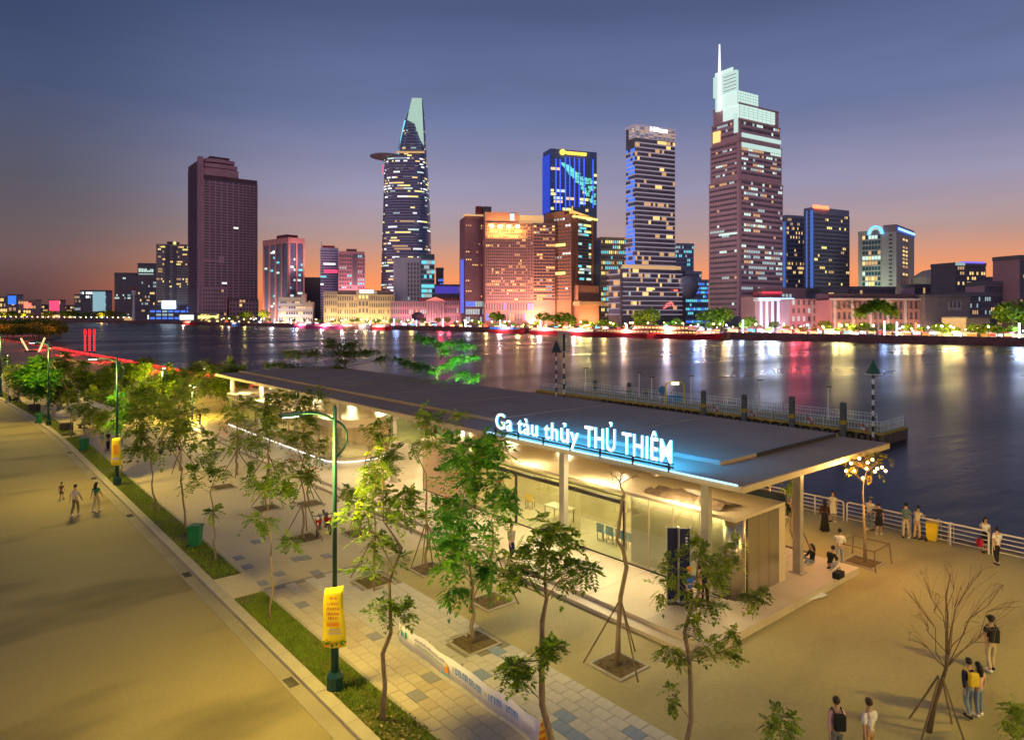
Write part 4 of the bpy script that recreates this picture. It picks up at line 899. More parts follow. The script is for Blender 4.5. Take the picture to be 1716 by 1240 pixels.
def wob(a, b, q, amt, n):
    a, b = Vector(a), Vector(b); L = (b - a).length; return [a] + [a.lerp(b, k / n) + Vector((q.gauss(0, amt), q.gauss(0, amt), q.gauss(0, amt * .3))) * L for k in range(1, n)] + [b]
def tree(name, label, base, fork, clumps, seed, kind='green', fronds=12, flen=.45, leaflet=.17, npair=5, r0=.07, bark=None, stakes=0, group=None, flat=1.0, cat='tree', trunk_pts=None, flowers=0, vase=False, bare=0, weights=(5, 4, 3)):
    """base: ground point, fork: height where limbs leave; clumps: (centre Vector, radius) in world space"""
    q = random.Random(seed); b = Vector(base); t = thing(name, label, cat, tuple(b), 0, group); bark = bark or M_bark
    cc = sum((c for c, r in clumps), Vector()) / len(clumps) - b; fk = Vector((cc.x * .22, cc.y * .22, fork))
    tp = [Vector(p) for p in trunk_pts] if trunk_pts else wob((0, 0, -.05), fk, q, .022, 6)
    fk = tp[-1]; tm_ = MB(); tm_.tube(tp, [r0 * (1.25 if k == 0 else 1) * (1 - .42 * k / (len(tp) - 1)) for k in range(len(tp))], 8); top = max(c.z + r for c, r in clumps) - b.z
    lead = wob(fk, Vector((cc.x * .7, cc.y * .7, max(fork + .3, top - .5))), q, .05, 4); tm_.tube(lead, [r0 * .56, r0 * .45, r0 * .34, r0 * .22, r0 * .10], 6)
    cm = MB(); tw = MB()
    for c, r in clumps:
        c = c - b; cand0 = [tp[-1], tp[-2]] if vase else None; cand = [p for p in tp[2:] + lead[:-1] if p.z < c.z + .2] or [fk]; src = q.choice(cand0) if vase else min(cand, key=lambda p: (p - c).length + abs(c.z - p.z - .45 * (Vector((c.x - p.x, c.y - p.y, 0)).length)) * .7)
        pts = wob(src, c, q, .06, 4); L = (c - src).length; pts[2] += Vector((0, 0, .05 * L)); rr = min(r0 * .42, r0 * (.16 + .10 * r)); tm_.tube(pts, [rr, rr * .85, rr * .7, rr * .5, rr * .3], 5)
        leaflet *= 1.0; nt_ = max(3, int(fronds * .35 * max(.5, r)))
        for k in range(nt_ if not bare else int(bare)):
            u = Vector((q.gauss(0, 1), q.gauss(0, 1), q.gauss(0, .8))).normalized(); e = c + Vector((u.x * r, u.y * r, u.z * r * flat)) * q.uniform(.45, 1.0); s_ = pts[q.choice((2, 3, 4))]; tw.tube([s_, s_.lerp(e, .5) + Vector((0, 0, .06)), e], [rr * .32, rr * .22, .004], 3, cap=False)
            if bare: continue
            for j in range(max(1, int(2.1 * fronds / nt_ * max(.6, r * 1.5)))):
                f = e.lerp(s_, q.uniform(0, .5)) + Vector((q.gauss(0, .08), q.gauss(0, .08), q.gauss(0, .06))) * r * 2; v = (f - c) * .8 + Vector((q.gauss(0, .5), q.gauss(0, .5), q.gauss(.1, .3))) * r
                frond(cm, f, v if v.length > .01 else Vector((1, 0, 0)), flen * q.uniform(.65, 1.25), q, npair, leaflet * 1.06, (0, 1, 2), weights)
    tk = tm_.build('trunk', bark, t, smooth=True); tw.build('twigs', bark, tk, kind='stuff')
    if cm.f: cm.build('crown', LEAF[kind], t)
    if flowers:
        fm = MB()
        for _ in range(flowers):
            c, r = q.choice(clumps); p = c - b + Vector((q.gauss(0, .5), q.gauss(0, .5), q.gauss(.2, .4))) * r
            for k in range(6): a = k * 1.05; fm.face([p, p + Vector((math.cos(a) * .09, math.sin(a) * .09, .05)), p + Vector((math.cos(a + .5) * .1, math.sin(a + .5) * .1, .0))])
        fm.build('flower', mat('flower_orange', (.75, .17, .02), .6, var=.2), t, kind='stuff')
    for k in range(stakes):
        a = 2 * math.pi * k / stakes + .5 + seed; d_ = 1.15 if stakes < 4 else .75; p1 = Vector((math.cos(a) * d_, math.sin(a) * d_, 0)); zt = min(fork * .8, 2.05); p2 = Vector((math.cos(a) * .06, math.sin(a) * .06, zt))
        base_t = [p for p in tp if p.z <= zt + .2][-1]; MB().tube([p1, p2 + Vector((base_t.x, base_t.y, 0))], .028, 5).build('stake', M_stake, t)
    return t
def px_clumps(base, spec, seed, spread=.8):
    """clumps given where the photo shows them (column, row, radius in photo pixels), each at a depth near the trunk's"""
    q = random.Random(seed); D = FW[0] * base[0] + FW[1] * base[1]; o = []
    for x, y, r in spec:
        d = D + q.uniform(-spread, spread); p = at(x, d, y); o.append((p, r * d / F))
    return o
def T(label, base, forkpx, spec, seed, **k):
    base = Vector(base); D = FW[0] * base.x + FW[1] * base.y; sp = k.pop('spread', .7)
    tp = None
    if 'tpx' in k: tp = [at(x, D, y) - base for x, y in k.pop('tpx')]; tp[0] = Vector((tp[0].x, tp[0].y, -.05))
    fork = CH - (forkpx - YH) * D / F - base.z
    return tree(k.pop('name', 'street_tree'), label, base, fork, px_clumps(base, spec, seed, sp), seed, trunk_pts=tp, **k)
# --- near trees
T('slim young tree in the near lawn bed beside the nearest lamp', (9.62, 17.0, .1), 975, [(600, 850, 34), (640, 815, 40), (612, 905, 26), (660, 880, 30), (585, 880, 22), (625, 785, 34), (655, 935, 24), (632, 925, 22), (690, 860, 16), (665, 1018, 17), (683, 1026, 10), (628, 1020, 12), (645, 1012, 10), (640, 760, 22), (598, 960, 10)], 2, kind='green', fronds=14, flen=.34, leaflet=.14, r0=.075,
  tpx=[(640, 1215), (645, 1150), (641, 1095), (655, 1060), (654, 1020), (652, 975)])
T('thin pale sapling at the far end of the near lawn bed', (9.62, 25.5, .1), 930, [(455, 815, 24), (440, 870, 15), (470, 800, 18), (430, 805, 16), (478, 830, 15), (455, 790, 14), (490, 905, 9), (425, 872, 9), (495, 812, 12)], 3, fronds=24, flen=.36, leaflet=.15, r0=.05)
T('forked tree with wide dark green crown nearest the viewer', (9.75, 10.6, .1), 1040, [(860, 945, 32), (905, 930, 36), (950, 925, 34), (985, 950, 20), (930, 890, 22), (880, 965, 26), (845, 965, 20), (918, 872, 16), (960, 960, 18), (900, 905, 20), (862, 1115, 14), (875, 1140, 10), (852, 1120, 8), (925, 1085, 10), (918, 1105, 8), (965, 915, 18)], 4, kind='green', fronds=24, flen=.28, leaflet=.115, npair=6, r0=.095, bark=M_bark, weights=(5, 3, 5))
T('leafy bright green tree lit by the blue sign', (14.4, 19.2, .03), 985, [(795, 760, 42), (765, 800, 38), (815, 790, 36), (770, 850, 36), (810, 850, 34), (750, 890, 28), (790, 910, 38), (770, 945, 32), (815, 940, 24), (745, 855, 22), (838, 805, 16), (830, 745, 24), (760, 755, 26), (845, 840, 12), (760, 985, 18), (795, 735, 24), (750, 925, 18)], 5, kind='bright', fronds=30, flen=.45, leaflet=.19, r0=.085, spread=1.2, flowers=10)
T('almost bare bent tree held by three long stakes', (17.1, 14.9, .03), 905, [(1045, 790, 24), (1068, 795, 20), (1025, 795, 18), (1068, 855, 4), (1012, 905, 6), (1035, 880, 6)], 6, kind='green', fronds=0, bare=9, r0=.085, bark=M_bark, stakes=3,
  tpx=[(1035, 1115), (1036, 1060), (1040, 1000), (1050, 950), (1044, 920), (1034, 905), (1040, 860), (1043, 835)])
T('fluffy leaved tree in front of the navy panels', (14.4, 10.3, 0), 1010, [(1160, 935, 26), (1195, 940, 28), (1225, 930, 26), (1130, 950, 22), (1180, 905, 20), (1215, 960, 20), (1110, 985, 14), (1240, 925, 16), (1150, 985, 14), (1120, 1085, 18), (1180, 1075, 24), (1165, 1050, 18), (1215, 1100, 16), (1235, 1060, 12), (1265, 1005, 12), (1282, 1000, 8), (1205, 1010, 14), (1120, 1165, 16), (1140, 1105, 12), (1180, 1010, 10)], 7, kind='olive', fronds=22, flen=.24, leaflet=.105, r0=.075, weights=(5, 5, 2))
T('orange flowering tree with stakes near the station front', (16.9, 26.0, .03), 830, [(725, 715, 26), (700, 705, 22), (740, 735, 20), (690, 745, 14), (760, 700, 20), (690, 830, 11), (745, 845, 9), (675, 850, 9), (700, 870, 8)], 8, kind='green', fronds=20, flen=.42, leaflet=.17, r0=.07, stakes=4, flowers=16)
T('sapling half hidden behind the bright green tree', (17.0, 21.5, .03), 900, [(845, 880, 14), (835, 850, 12), (850, 830, 10), (820, 900, 12)], 9, kind='green', fronds=14, flen=.36, leaflet=.15, r0=.06, stakes=3)
T('dense dark vine clad tree right of the lamp pole', (14.4, 26.3, .03), 880, [(650, 780, 24), (655, 820, 20), (648, 850, 18), (640, 900, 14), (660, 760, 18), (620, 805, 18), (680, 830, 12), (585, 815, 14), (600, 850, 18), (640, 715, 16)], 10, kind='dark', fronds=26, flen=.4, leaflet=.18, r0=.075, stakes=3)
T('orange flowering sapling in a square pit left of the lamp pole', (14.4, 33.6, .03), 825, [(505, 730, 24), (525, 760, 18), (490, 745, 16), (510, 800, 16), (540, 745, 14), (515, 715, 16), (480, 775, 12), (525, 790, 12)], 11, kind='olive', fronds=22, flen=.45, leaflet=.18, r0=.07, stakes=3, flowers=22)
T('thin sapling with one leaf cluster left of the flowering sapling', (15.0, 40.3, .03), 815, [(440, 700, 20), (430, 740, 12), (420, 770, 10), (450, 680, 18), (420, 800, 8)], 12, kind='green', fronds=20, flen=.45, leaflet=.18, r0=.06, stakes=3)
T('dark leaved tree overlapping the station roof edge left', (17.3, 39.5, .03), 790, [(500, 670, 26), (530, 660, 18), (470, 665, 22), (515, 685, 16), (450, 675, 14)], 13, kind='dark', fronds=26, flen=.5, leaflet=.2, r0=.07, stakes=3)
T('small branching tree with bare twigs before the peach wall', (17.0, 32.6, .03), 790, [(640, 740, 16), (655, 730, 14), (625, 735, 12), (660, 770, 14), (610, 720, 16)], 14, kind='olive', fronds=8, flen=.4, leaflet=.17, r0=.065, stakes=4)
# --- kerb bed saplings going away
T('kerb bed tree beside the green bin with one low side branch', (9.9, 33.0, .1), 850, [(340, 770, 20), (355, 800, 14), (325, 815, 13), (365, 790, 12), (330, 760, 18), (350, 740, 14), (372, 760, 10), (358, 858, 8), (318, 790, 9)], 21, kind='green', fronds=17, flen=.4, leaflet=.17, r0=.055)
T('kerb bed tree with round olive crown third from the green bin end', (10.0, 38.4, .1), 785, [(285, 715, 32), (265, 690, 24), (305, 700, 26), (290, 670, 26), (270, 740, 20), (310, 735, 20), (325, 690, 14)], 22, kind='olive', fronds=15, flen=.5, leaflet=.2, r0=.06)
T('narrow dark kerb bed tree right of the second lamp', (9.8, 44.0, .1), 770, [(228, 730, 15), (225, 755, 12), (235, 700, 16), (222, 690, 14), (240, 745, 9)], 23, kind='dark', fronds=28, flen=.5, leaflet=.22, r0=.055)
T('lime green sapling growing against the second lamp', (9.75, 53.5, .1), 745, [(197, 690, 13), (205, 700, 11), (188, 712, 9), (215, 695, 8), (196, 668, 10)], 24, kind='bright', fronds=26, flen=.5, leaflet=.24, r0=.05)
for i, (px, y0, lab) in enumerate(((153, 60.5, 'wispy kerb bed sapling just left of the second lamp'), (124, 68, 'dark narrow kerb bed tree with twin stems left of cream parasols'), (100, 75, 'thin kerb bed stem between planter box and third lamp'))):
    b = Vector((9.75 + bend(y0), y0, .1)); D = FW[0] * b.x + FW[1] * b.y; cx_ = CX + F * (RT[0] * b.x + RT[1] * b.y) / D; ty = YH + F * (CH - 4.6) / D
    T(lab, b, YH + F * (CH - 2.3) / D, [(cx_, ty + 12, 10), (cx_ + 8, ty + 25, 9), (cx_ - 7, ty + 20, 8), (cx_ + 2, ty + 38, 7)], 31 + i, kind='dark' if i == 1 else 'olive', fronds=20, flen=.5, leaflet=.24, r0=.05)
T('broad lime green layered tree behind the third lamp', (11.5, 86, 0), 655, [(60, 622, 18), (80, 632, 15), (45, 630, 15), (70, 645, 14), (92, 628, 10), (55, 650, 12), (65, 610, 12)], 41, kind='bright', fronds=40, flen=.8, leaflet=.34, r0=.12, flat=.5, spread=2)
# --- the crowded promenade trees left of the station
q = random.Random(12); spots = []
lab_k = {'dark': 'dark dense', 'green': 'mid green', 'olive': 'yellowish olive'}
wood = [('dark', 18.5, 82, 4.7), ('dark', 22, 88, 5.1), ('dark', 26, 84, 4.5), ('dark', 30, 92, 5.1), ('green', 20, 96, 5.3), ('dark', 25, 100, 5.1), ('dark', 15.5, 92, 4.7), ('dark', 16, 104, 5.1), ('olive', 13.5, 80, 4.1), ('dark', 31, 104, 4.9), ('dark', 21, 110, 5.3), ('dark', 14.5, 116, 5.1), ('dark', 26, 116, 5.1), ('dark', 33, 84, 4.1), ('dark', 33.5, 97, 4.5),
        ('olive', 16.5, 50, 5.0), ('olive', 18.5, 56, 5.4), ('green', 14.4, 62, 5.2), ('olive', 17.2, 66, 5.8), ('olive', 14.6, 70, 5.0), ('olive', 18.8, 72, 6.0), ('green', 16, 76, 4.5), ('olive', 18.2, 48.5, 4.6), ('green', 13.8, 54, 5.0), ('dark', 12.6, 96, 4.3), ('dark', 11, 104, 4.7), ('dark', 11.4, 118, 4.7), ('dark', 18, 128, 5.1), ('dark', 10, 132, 4.9)]
places = ['by the left end of the station roof', 'behind the cream parasols', 'beside the warm plaza lamp', 'near the river railing', 'between the parasols and the river', 'under the white plaza lamp', 'in front of the red lit quay', 'on the inner promenade row', 'on the outer promenade row', 'beyond the third lamp', 'left of the second lamp', 'over the low dark bench', 'by the folded parasol', 'at the promenade bend', 'beside the far lamp']
forms = ['with a broad crown', 'with a tall narrow crown', 'with a lopsided crown', 'with an open airy crown']
for i, (kd, x, y, h) in enumerate(wood):
    x += bend(y); b = Vector((x, y, 0)); cl = []
    for k in range(10 if y > 74 else 7): a, rr = q.uniform(0, 6.28), q.uniform(.3, 1.9 if y > 74 else 1.5); cl.append((b + Vector((rr * math.cos(a), rr * math.sin(a), h - q.uniform(.6, 2.7 if y > 74 else 2.4))), q.uniform(.8, 1.3)))
    tree('promenade_tree', lab_k[kd] + ' tree ' + forms[i % 4] + ' ' + places[(i * 4 + i // 4) % 15], b, h * .40, cl, 60 + i, kd, fronds=17 if y > 74 else 8, flen=.7 if y > 74 else .5, leaflet=.30 if y > 74 else .2, npair=4, r0=.09, stakes=3 if y < 74 else 0, group='trees crowding the promenade left of the station')
# --- layered trees beyond the roof
def tier(label, base, spec, seed, kind, **k): return T(label, base, 635, spec, seed, kind=kind, flat=.15, fronds=k.pop('fronds', 46), flen=.34, leaflet=.17, npair=4, r0=.16, bark=M_barkd, spread=2.0, **k)
p = at(730, 66); tier('green lit layered tree rising behind the middle of the roof', (p.x, p.y, 0), [(716, 570, 15), (699, 565, 10), (737, 578, 16), (765, 573, 18), (786, 581, 11), (748, 588, 12), (772, 600, 16), (796, 598, 8), (682, 608, 14), (662, 601, 8), (702, 614, 18), (727, 620, 16), (752, 612, 12), (778, 626, 14), (802, 630, 8)], 71, 'bright')
p = at(592, 80); tier('dark layered tree rising behind the roof further left', (p.x, p.y, 0), [(560, 580, 22), (590, 578, 24), (620, 590, 20), (600, 592, 26), (570, 592, 24), (550, 572, 10), (640, 600, 12), (520, 590, 18), (490, 590, 16), (475, 589, 10), (575, 605, 14), (565, 618, 14)], 72, 'dark')
p = at(466, 84); tier('dark flat topped tree low behind the roof left end', (p.x, p.y, 0), [(450, 612, 12), (470, 611, 14), (490, 614, 12), (510, 615, 10)], 73, 'dark')
# --- trees of the square
p = gp(1570, 1226); T('leafless spreading tree held by a wooden frame on the square', (p.x, p.y, 0), 1110, [(1530, 990, 22), (1575, 1000, 24), (1610, 985, 24), (1645, 955, 22), (1525, 1060, 20), (1680, 980, 20), (1595, 950, 18), (1635, 1030, 20), (1550, 960, 20), (1670, 1050, 22), (1540, 1030, 14), (1700, 1010, 14)], 81, fronds=0, bare=9, r0=.066, vase=True, bark=M_barkd, stakes=4,
  tpx=[(1556, 1226), (1566, 1180), (1576, 1150), (1585, 1120), (1588, 1095)])
p = gp(1447, 943); lt = T('tree wound with warm glowing bulbs by the river railing', (p.x, p.y, 0), 845, [(1435, 775, 12), (1455, 765, 12), (1475, 775, 12), (1420, 785, 10), (1485, 765, 8), (1445, 760, 10), (1465, 790, 10)], 82, kind='gold', fronds=8, flen=.35, leaflet=.17, r0=.085, tpx=[(1450, 943), (1449, 900), (1448, 870), (1447, 845)])
def bulbs(tr_, pts, D, power):
    b0 = tr_.location
    for x, y in pts:
        p = at(x, D, y); MB().ball(p - b0, .07, 8, 5).build('bulb', emit('bulb_glow', (1, .62, .25), 6), tr_, smooth=True)
    for x, y in pts[::3]: lamp('POINT', at(x, D - .45, y + 6), power, (1, .50, .14), .08)
D_ = FW[0] * p.x + FW[1] * p.y
bulbs(lt, [(1426, 776), (1440, 768), (1462, 770), (1418, 789), (1432, 789), (1452, 785), (1466, 790), (1470, 785), (1484, 789), (1446, 801), (1454, 775), (1478, 783)], D_ - .5, 120)
for a, b in (((-.8, -.8), (.8, -.8)), ((.8, -.8), (.8, .8)), ((.8, .8), (-.8, .8)), ((-.8, .8), (-.8, -.8))): MB().tube([(*a, .9), (*b, .9)], .03, 5).build('tie_bar', M_stake, lt)
for a in ((-.8, -.8), (.8, -.8), (.8, .8), (-.8, .8)): MB().tube([(a[0] * 1.1, a[1] * 1.1, 0), (*a, .95)], .03, 5).build('stake', M_stake, lt)
l2 = T('small orange lit tree behind the ticket hall roof', (34, 19.2, 0), 815, [(1298, 795, 8), (1310, 790, 8), (1290, 788, 8)], 83, kind='gold', fronds=6, flen=.35, leaflet=.16, r0=.08); lamp('POINT', (33.5, 18.8, 2.2), 60, (1, .5, .14), .1)
T('sapling with pale trunk behind the corner column', (31.6, 16.6, 0), 815, [(1325, 800, 8), (1335, 810, 8), (1318, 812, 7)], 84, kind='green', fronds=10, flen=.35, leaflet=.17, r0=.06, stakes=2)
p = at(1312, 16.5, 1235); T('bright shoot of a tree at the bottom edge', (p.x, p.y, 0), 1290, [(1306, 1195, 14), (1318, 1225, 16), (1300, 1215, 12), (1325, 1200, 10)], 85, kind='green', fronds=18, flen=.24, leaflet=.10, r0=.05)
p = at(1700, 17.5); T('leafy tree cut by the right edge of view', (p.x, p.y, 0), 1290, [(1700, 1190, 18), (1688, 1205, 14), (1712, 1180, 16), (1695, 1215, 12)], 86, kind='olive', fronds=22, flen=.26, leaflet=.10, r0=.05)
# --- woods on the far left bank
for i in range(46):
    if i == 0:
        b = MB(); q = random.Random(77); 
        for _ in range(420):
            u = Vector((q.gauss(0, 1), q.gauss(0, 1), q.gauss(0, .8))).normalized() * q.uniform(.55, 1.0); c = Vector((u.x * 4.2, u.y * 4.2, 5.6 + u.z * 3.0)); a = Vector((q.gauss(0, 1), q.gauss(0, 1), q.gauss(0, 1))).normalized(); e = a.orthogonal().normalized() * q.uniform(.5, .9); f = a.cross(e) * .7
            b.face([c - e, c - f * .6, c + e, c + f * .6], q.randrange(3))
        t0 = thing('bank_tree', 'round dark tree in the wood on the left river bank', 'tree', (0, 0, 0), 0, 'trees on the left river bank'); b.build('crown', LEAF['dark'], t0); MB().lathe([(.28, 0), (.2, 3), (.1, 6)], 6).build('trunk', M_barkd, t0); FAR_CROWN = t0
    t = t0 if i == 0 else dup(t0, (0, 0, 0))
    px = q.uniform(-25, 105); yy = q.uniform(548, 572); p = gp(px, yy); t.location = (p.x, p.y, 0); t.scale = (q.uniform(.6, .95),) * 3
for x, y in ((10, 566), (40, 560), (70, 563), (95, 568)): p = gp(x, y + 3); lamp('POINT', (p.x, p.y, 9), 4200, (1, .16, .04), 1)
lamp('SPOT', (37.6, 51.5, .6), 9000, (.42, 1, .38), .3, aim((.05, .45, 1)), spot=R(95)); p = at(590, 75); lamp('POINT', (p.x, p.y, 4.5), 900, (.8, 1, .5), .4)
# ================================================================== FLOATING PIER AND RIVER MARKS
M_pont = mat('pontoon_steel', (.16, .14, .10), .6, .3, .3, 1.5); M_tyre = mat('tyre_black', (.015, .015, .015), .8); M_yellowp = mat('pontoon_yellow', (.45, .34, .03), .6, var=.3); M_tealr = mat('pier_rail_pale', (.66, .82, .77), .5); M_pile = mat('pile_steel', (.10, .13, .13), .5, .2, .2, 1)
PX0, PX1, PY0, PY1 = 74.0, 80.5, 29.2, 82.0
pr_ = thing('floating_pier', 'long floating pier with pale railing and yellow edge beyond the station', 'pier')
MB().box(PX0, PY0, -2.6, PX1, PY1, -.95).build('pontoon', M_pont, pr_); MB().box(PX0 - .06, PY0 - .06, -.95, PX1, PY1, -.78).build('deck_edge', M_yellowp, pr_); MB().box(PX0 + .25, PY0 + .2, -.778, PX1 - .25, PY1, -.74).build('deck', M_plaza, pr_)
for k in range(32):
    mb = MB(); y = PY0 + .8 + k * 1.2; pts = [(PX0 - .16, y + .36 * math.cos(a * math.pi / 5), -1.35 + .36 * math.sin(a * math.pi / 5)) for a in range(11)]; mb.tube(pts, .10, 5, cap=False); mb.build('tyre_fender', M_tyre, pr_)
def prail(a, b):
    d = Vector(b) - Vector(a); m_ = MB(); n = max(1, int(d.length / .32))
    for z in (-.55, .0, .35): m_.tube([Vector(a) + Vector((0, 0, z)), Vector(b) + Vector((0, 0, z))], .028, 4)
    for k in range(n + 1): c = Vector(a) + d * k / n; m_.tube([c + Vector((0, 0, -.74)), c + Vector((0, 0, .36))], .022 if k % 6 else .045, 4)
    m_.build('railing', M_tealr, pr_)
y = PY0 + .3
while y < PY1 - 4:
    prail((PX0 + .3, y, 0), (PX0 + .3, y + 3.6, 0)); y += 4.0
y = PY0 + 3
while y < PY1 - 4:
    prail((PX1 - .4, y, 0), (PX1 - .4, y + 5.2, 0)); y += 5.6
prail((PX0 + .3, PY0 + .3, 0), (PX1 - .4, PY0 + .3, 0))
def pix_on(x, X):      # distance at which photo column x meets the plane X
    r = (x - CX) / F; return X / (FW[0] + RT[0] * r)
pl = ['first dark pile at the river end of the pier', 'second dark pile from the pier end', 'third dark pile from the pier end', 'fourth dark pile from the pier end, right of the lit arch', 'dark pile just left of the yellow arch', 'dark pile left of the three lamp posts', 'dark pile behind the lit sign letters', 'farthest dark pile by the channel board']
for i, (x, yt) in enumerate(((1413, 675), (1327, 665), (1247, 662), (1179, 655), (1082, 658), (1054, 642), (997, 638), (945, 632))):
    D = pix_on(x, PX0 - .55 if i < 4 else PX1 + .5); p = at(x, D); z = CH - (yt - YH) * D / F; t = thing('mooring_pile', pl[i], 'pile', (p.x, p.y, 0), 0, 'steel piles along the pier')
    MB().lathe([(.33, -5), (.33, z), (.22, z + .1)], 12).build('shaft', M_pile, t, smooth=False); MB().lathe([(.36, -.2), (.36, .25)], 12).build('collar', M_yellowp, t)
for i, (x, yt) in enumerate(((1388, 648), (1273, 637), (1158, 630), (1092, 632), (1071, 625), (981, 617))):
    D = pix_on(x, PX0 + 4.5); p = at(x, D); z = CH - (yt - YH) * D / F; t = thing('pier_lamp', 'slim white lamp post on the pier, ' + ['nearest the river end', 'second from the river end', 'right of the yellow arch', 'just left of the yellow arch', 'left one of the close pair by the arch', 'farthest along the pier'][i], 'lamp post', (p.x, p.y, -.74), 0, 'lamp posts on the pier'); MB().lathe([(.10, 0), (.07, z + .7)], 6).build('pole', M_whitep, t); MB().cbox(.1, 0, z + .74, .75, .3, .1).build('lamp_head', M_dark, t)
D = pix_on(1131, PX0 + 3); p = at(1131, D); t = thing('entrance_arch', 'yellow arch gate with a pale sign on the pier', 'gate', (p.x, p.y, -.74), R(-40)); M_ya = mat('arch_yellow', (.62, .58, .06), .5)
for s in (-1, 1): MB().tube([(s * 1.25, 0, 0), (s * 1.25, 0, 2.3), (s * 1.05, 0, 2.75), (s * .6, 0, 2.95)], .13, 6).build('arch_leg', M_ya, t)
MB().tube([(-.65, 0, 2.95), (.65, 0, 2.95)], .13, 6).build('arch_top', M_ya, t); MB().cbox(0, -.1, 2.72, 1.1, .08, .42).build('sign_plate', emit('arch_sign', (.9, .95, .8), 1.1), t); MB().cbox(0, -.06, .6, 1.9, .06, .9).build('barrier', bl, t)
D = pix_on(1110, PX0 + 2.5); p = at(1110, D); t = thing('round_sign', 'round blue sign left of the yellow arch', 'sign', (p.x, p.y, -.74), R(-40)); MB().tube([(0, 0, 0), (0, 0, 1.6)], .04, 5).build('post', M_dark, t); MB().tube([(0, -.03, 1.7), (0, .03, 1.7)], .55, 14).build('disc', bl, t)
for i, x in enumerate((1450, 1358, 1262, 1200)):
    D = pix_on(x, PX0 + .2); p = at(x, D); t = thing('life_ring', 'orange white life ring on the pier railing, ' + ['nearest the river end', 'second from the river end', 'between the second and third pile', 'beside the fourth pile'][i], 'life ring', (p.x - .06, p.y, -.35), 0, 'life rings on the pier railing')
    for k, m in enumerate((mat('ring_red', (.55, .05, .02), .5), M_whitep, MATS['ring_red'], M_whitep)): MB().tube([(0, .30 * math.cos(a * math.pi / 8), .30 * math.sin(a * math.pi / 8)) for a in range(k * 4, k * 4 + 5)], .075, 6).build('ring_quarter', m, t, smooth=True)
# channel marks
M_mkg = mat('mark_green', (.02, .11, .05), .5); M_mkw = mat('mark_white', (.7, .72, .68), .5); M_mkd = mat('mark_dark', (.02, .04, .035), .5)
D = 69.5; p = at(1463, D); t = thing('channel_mark', 'black and white striped pole with a green triangle at the pier end', 'navigation mark', (p.x, p.y, 0)); zt = CH - (603 - YH) * D / F; zb = CH - (626 - YH) * D / F
for k in range(12):
    a, b = -1 + (zb + 1) * k / 12, -1 + (zb + 1) * (k + 1) / 12; MB().lathe([(.13, a), (.13, b)], 8).build('pole_band', M_mkd if k % 2 else M_mkw, t)
MB().lathe([(.72, zb - .02), (.02, zt)], 4, rot=R(5)).build('cone', M_mkg, t); MB().lathe([(.80, zb - .10), (.80, zb - .02)], 4, rot=R(5)).build('cone_edge', M_mkw, t)
D = 101; p = at(932, D); t = thing('channel_mark', 'striped pole with dark triangle left of the channel board', 'navigation mark', (p.x, p.y, 0)); zt = CH - (569 - YH) * D / F; zb = CH - (590 - YH) * D / F
for k in range(12):
    a, b = -2 + (zb + 2) * k / 12, -2 + (zb + 2) * (k + 1) / 12; MB().lathe([(.12, a), (.12, b)], 8).build('pole_band', M_mkd if k % 2 else M_mkw, t)
MB().lathe([(1.0, zb), (.03, zt)], 4, rot=R(5)).build('cone', M_mkd, t)
p = at(945, D); t = thing('channel_board', 'tall pale lattice board with a dark bar on a striped mast', 'navigation mark', (p.x, p.y, 0), R(-40)); z1 = CH - (556 - YH) * D / F; z0 = CH - (591 - YH) * D / F
for k in range(10):
    a, b = -2 + (z0 + 2) * k / 10, -2 + (z0 + 2) * (k + 1) / 10; MB().lathe([(.15, a), (.15, b)], 8).build('mast_band', M_mkd if k % 2 else M_mkw, t)
mb = MB()
for k in range(9): mb.box(-.95 if k > 3 else -.95 + .07 * (4 - k), -.04, z0 + (z1 - z0) * k / 9, .95 if k > 3 else .95 - .07 * (4 - k), .04, z0 + (z1 - z0) * (k + .8) / 9)
mb.build('slat', mat('board_pale', (.42, .42, .34), .6), t, kind='stuff'); MB().box(-.18, -.1, z0 + .2, .18, -.05, z1 - .3).build('dark_bar', M_mkd, t)
# ================================================================== THE CITY ACROSS THE RIVER
M_wd = mat('window_dark', (.11, .105, .14), .4, .0, .3, .15, spec=.9); M_wb = mat('window_blue', (.09, .14, .28), .3, .1, .3, .1, spec=.9); M_wt = mat('window_teal', (.04, .15, .18), .25, .1, .3, .1, spec=.9)
W1 = emit('win_warm', (1, .66, .22), .95); W2 = emit('win_warm_dim', (1, .60, .26), .45); W3 = emit('win_cool', (.72, 1, .88), .7); W4 = emit('win_cool_dim', (.6, .85, .85), .38); W5 = emit('win_yellow', (1, .85, .25), 1.05); W6 = emit('win_cyan', (.15, .75, .85), .8); W7 = emit('win_blue', (.08, .22, 1), .8); W8 = emit('win_white', (.95, 1, .95), 1.1)
WIN = [M_wd, W1, W2, W3, W4, W5, W6, W7, W8, M_wb, M_wt]      # material slots of every window mesh
ROOF = mat('roof_grey', (.10, .09, .09), .8, var=.3, scale=.3)
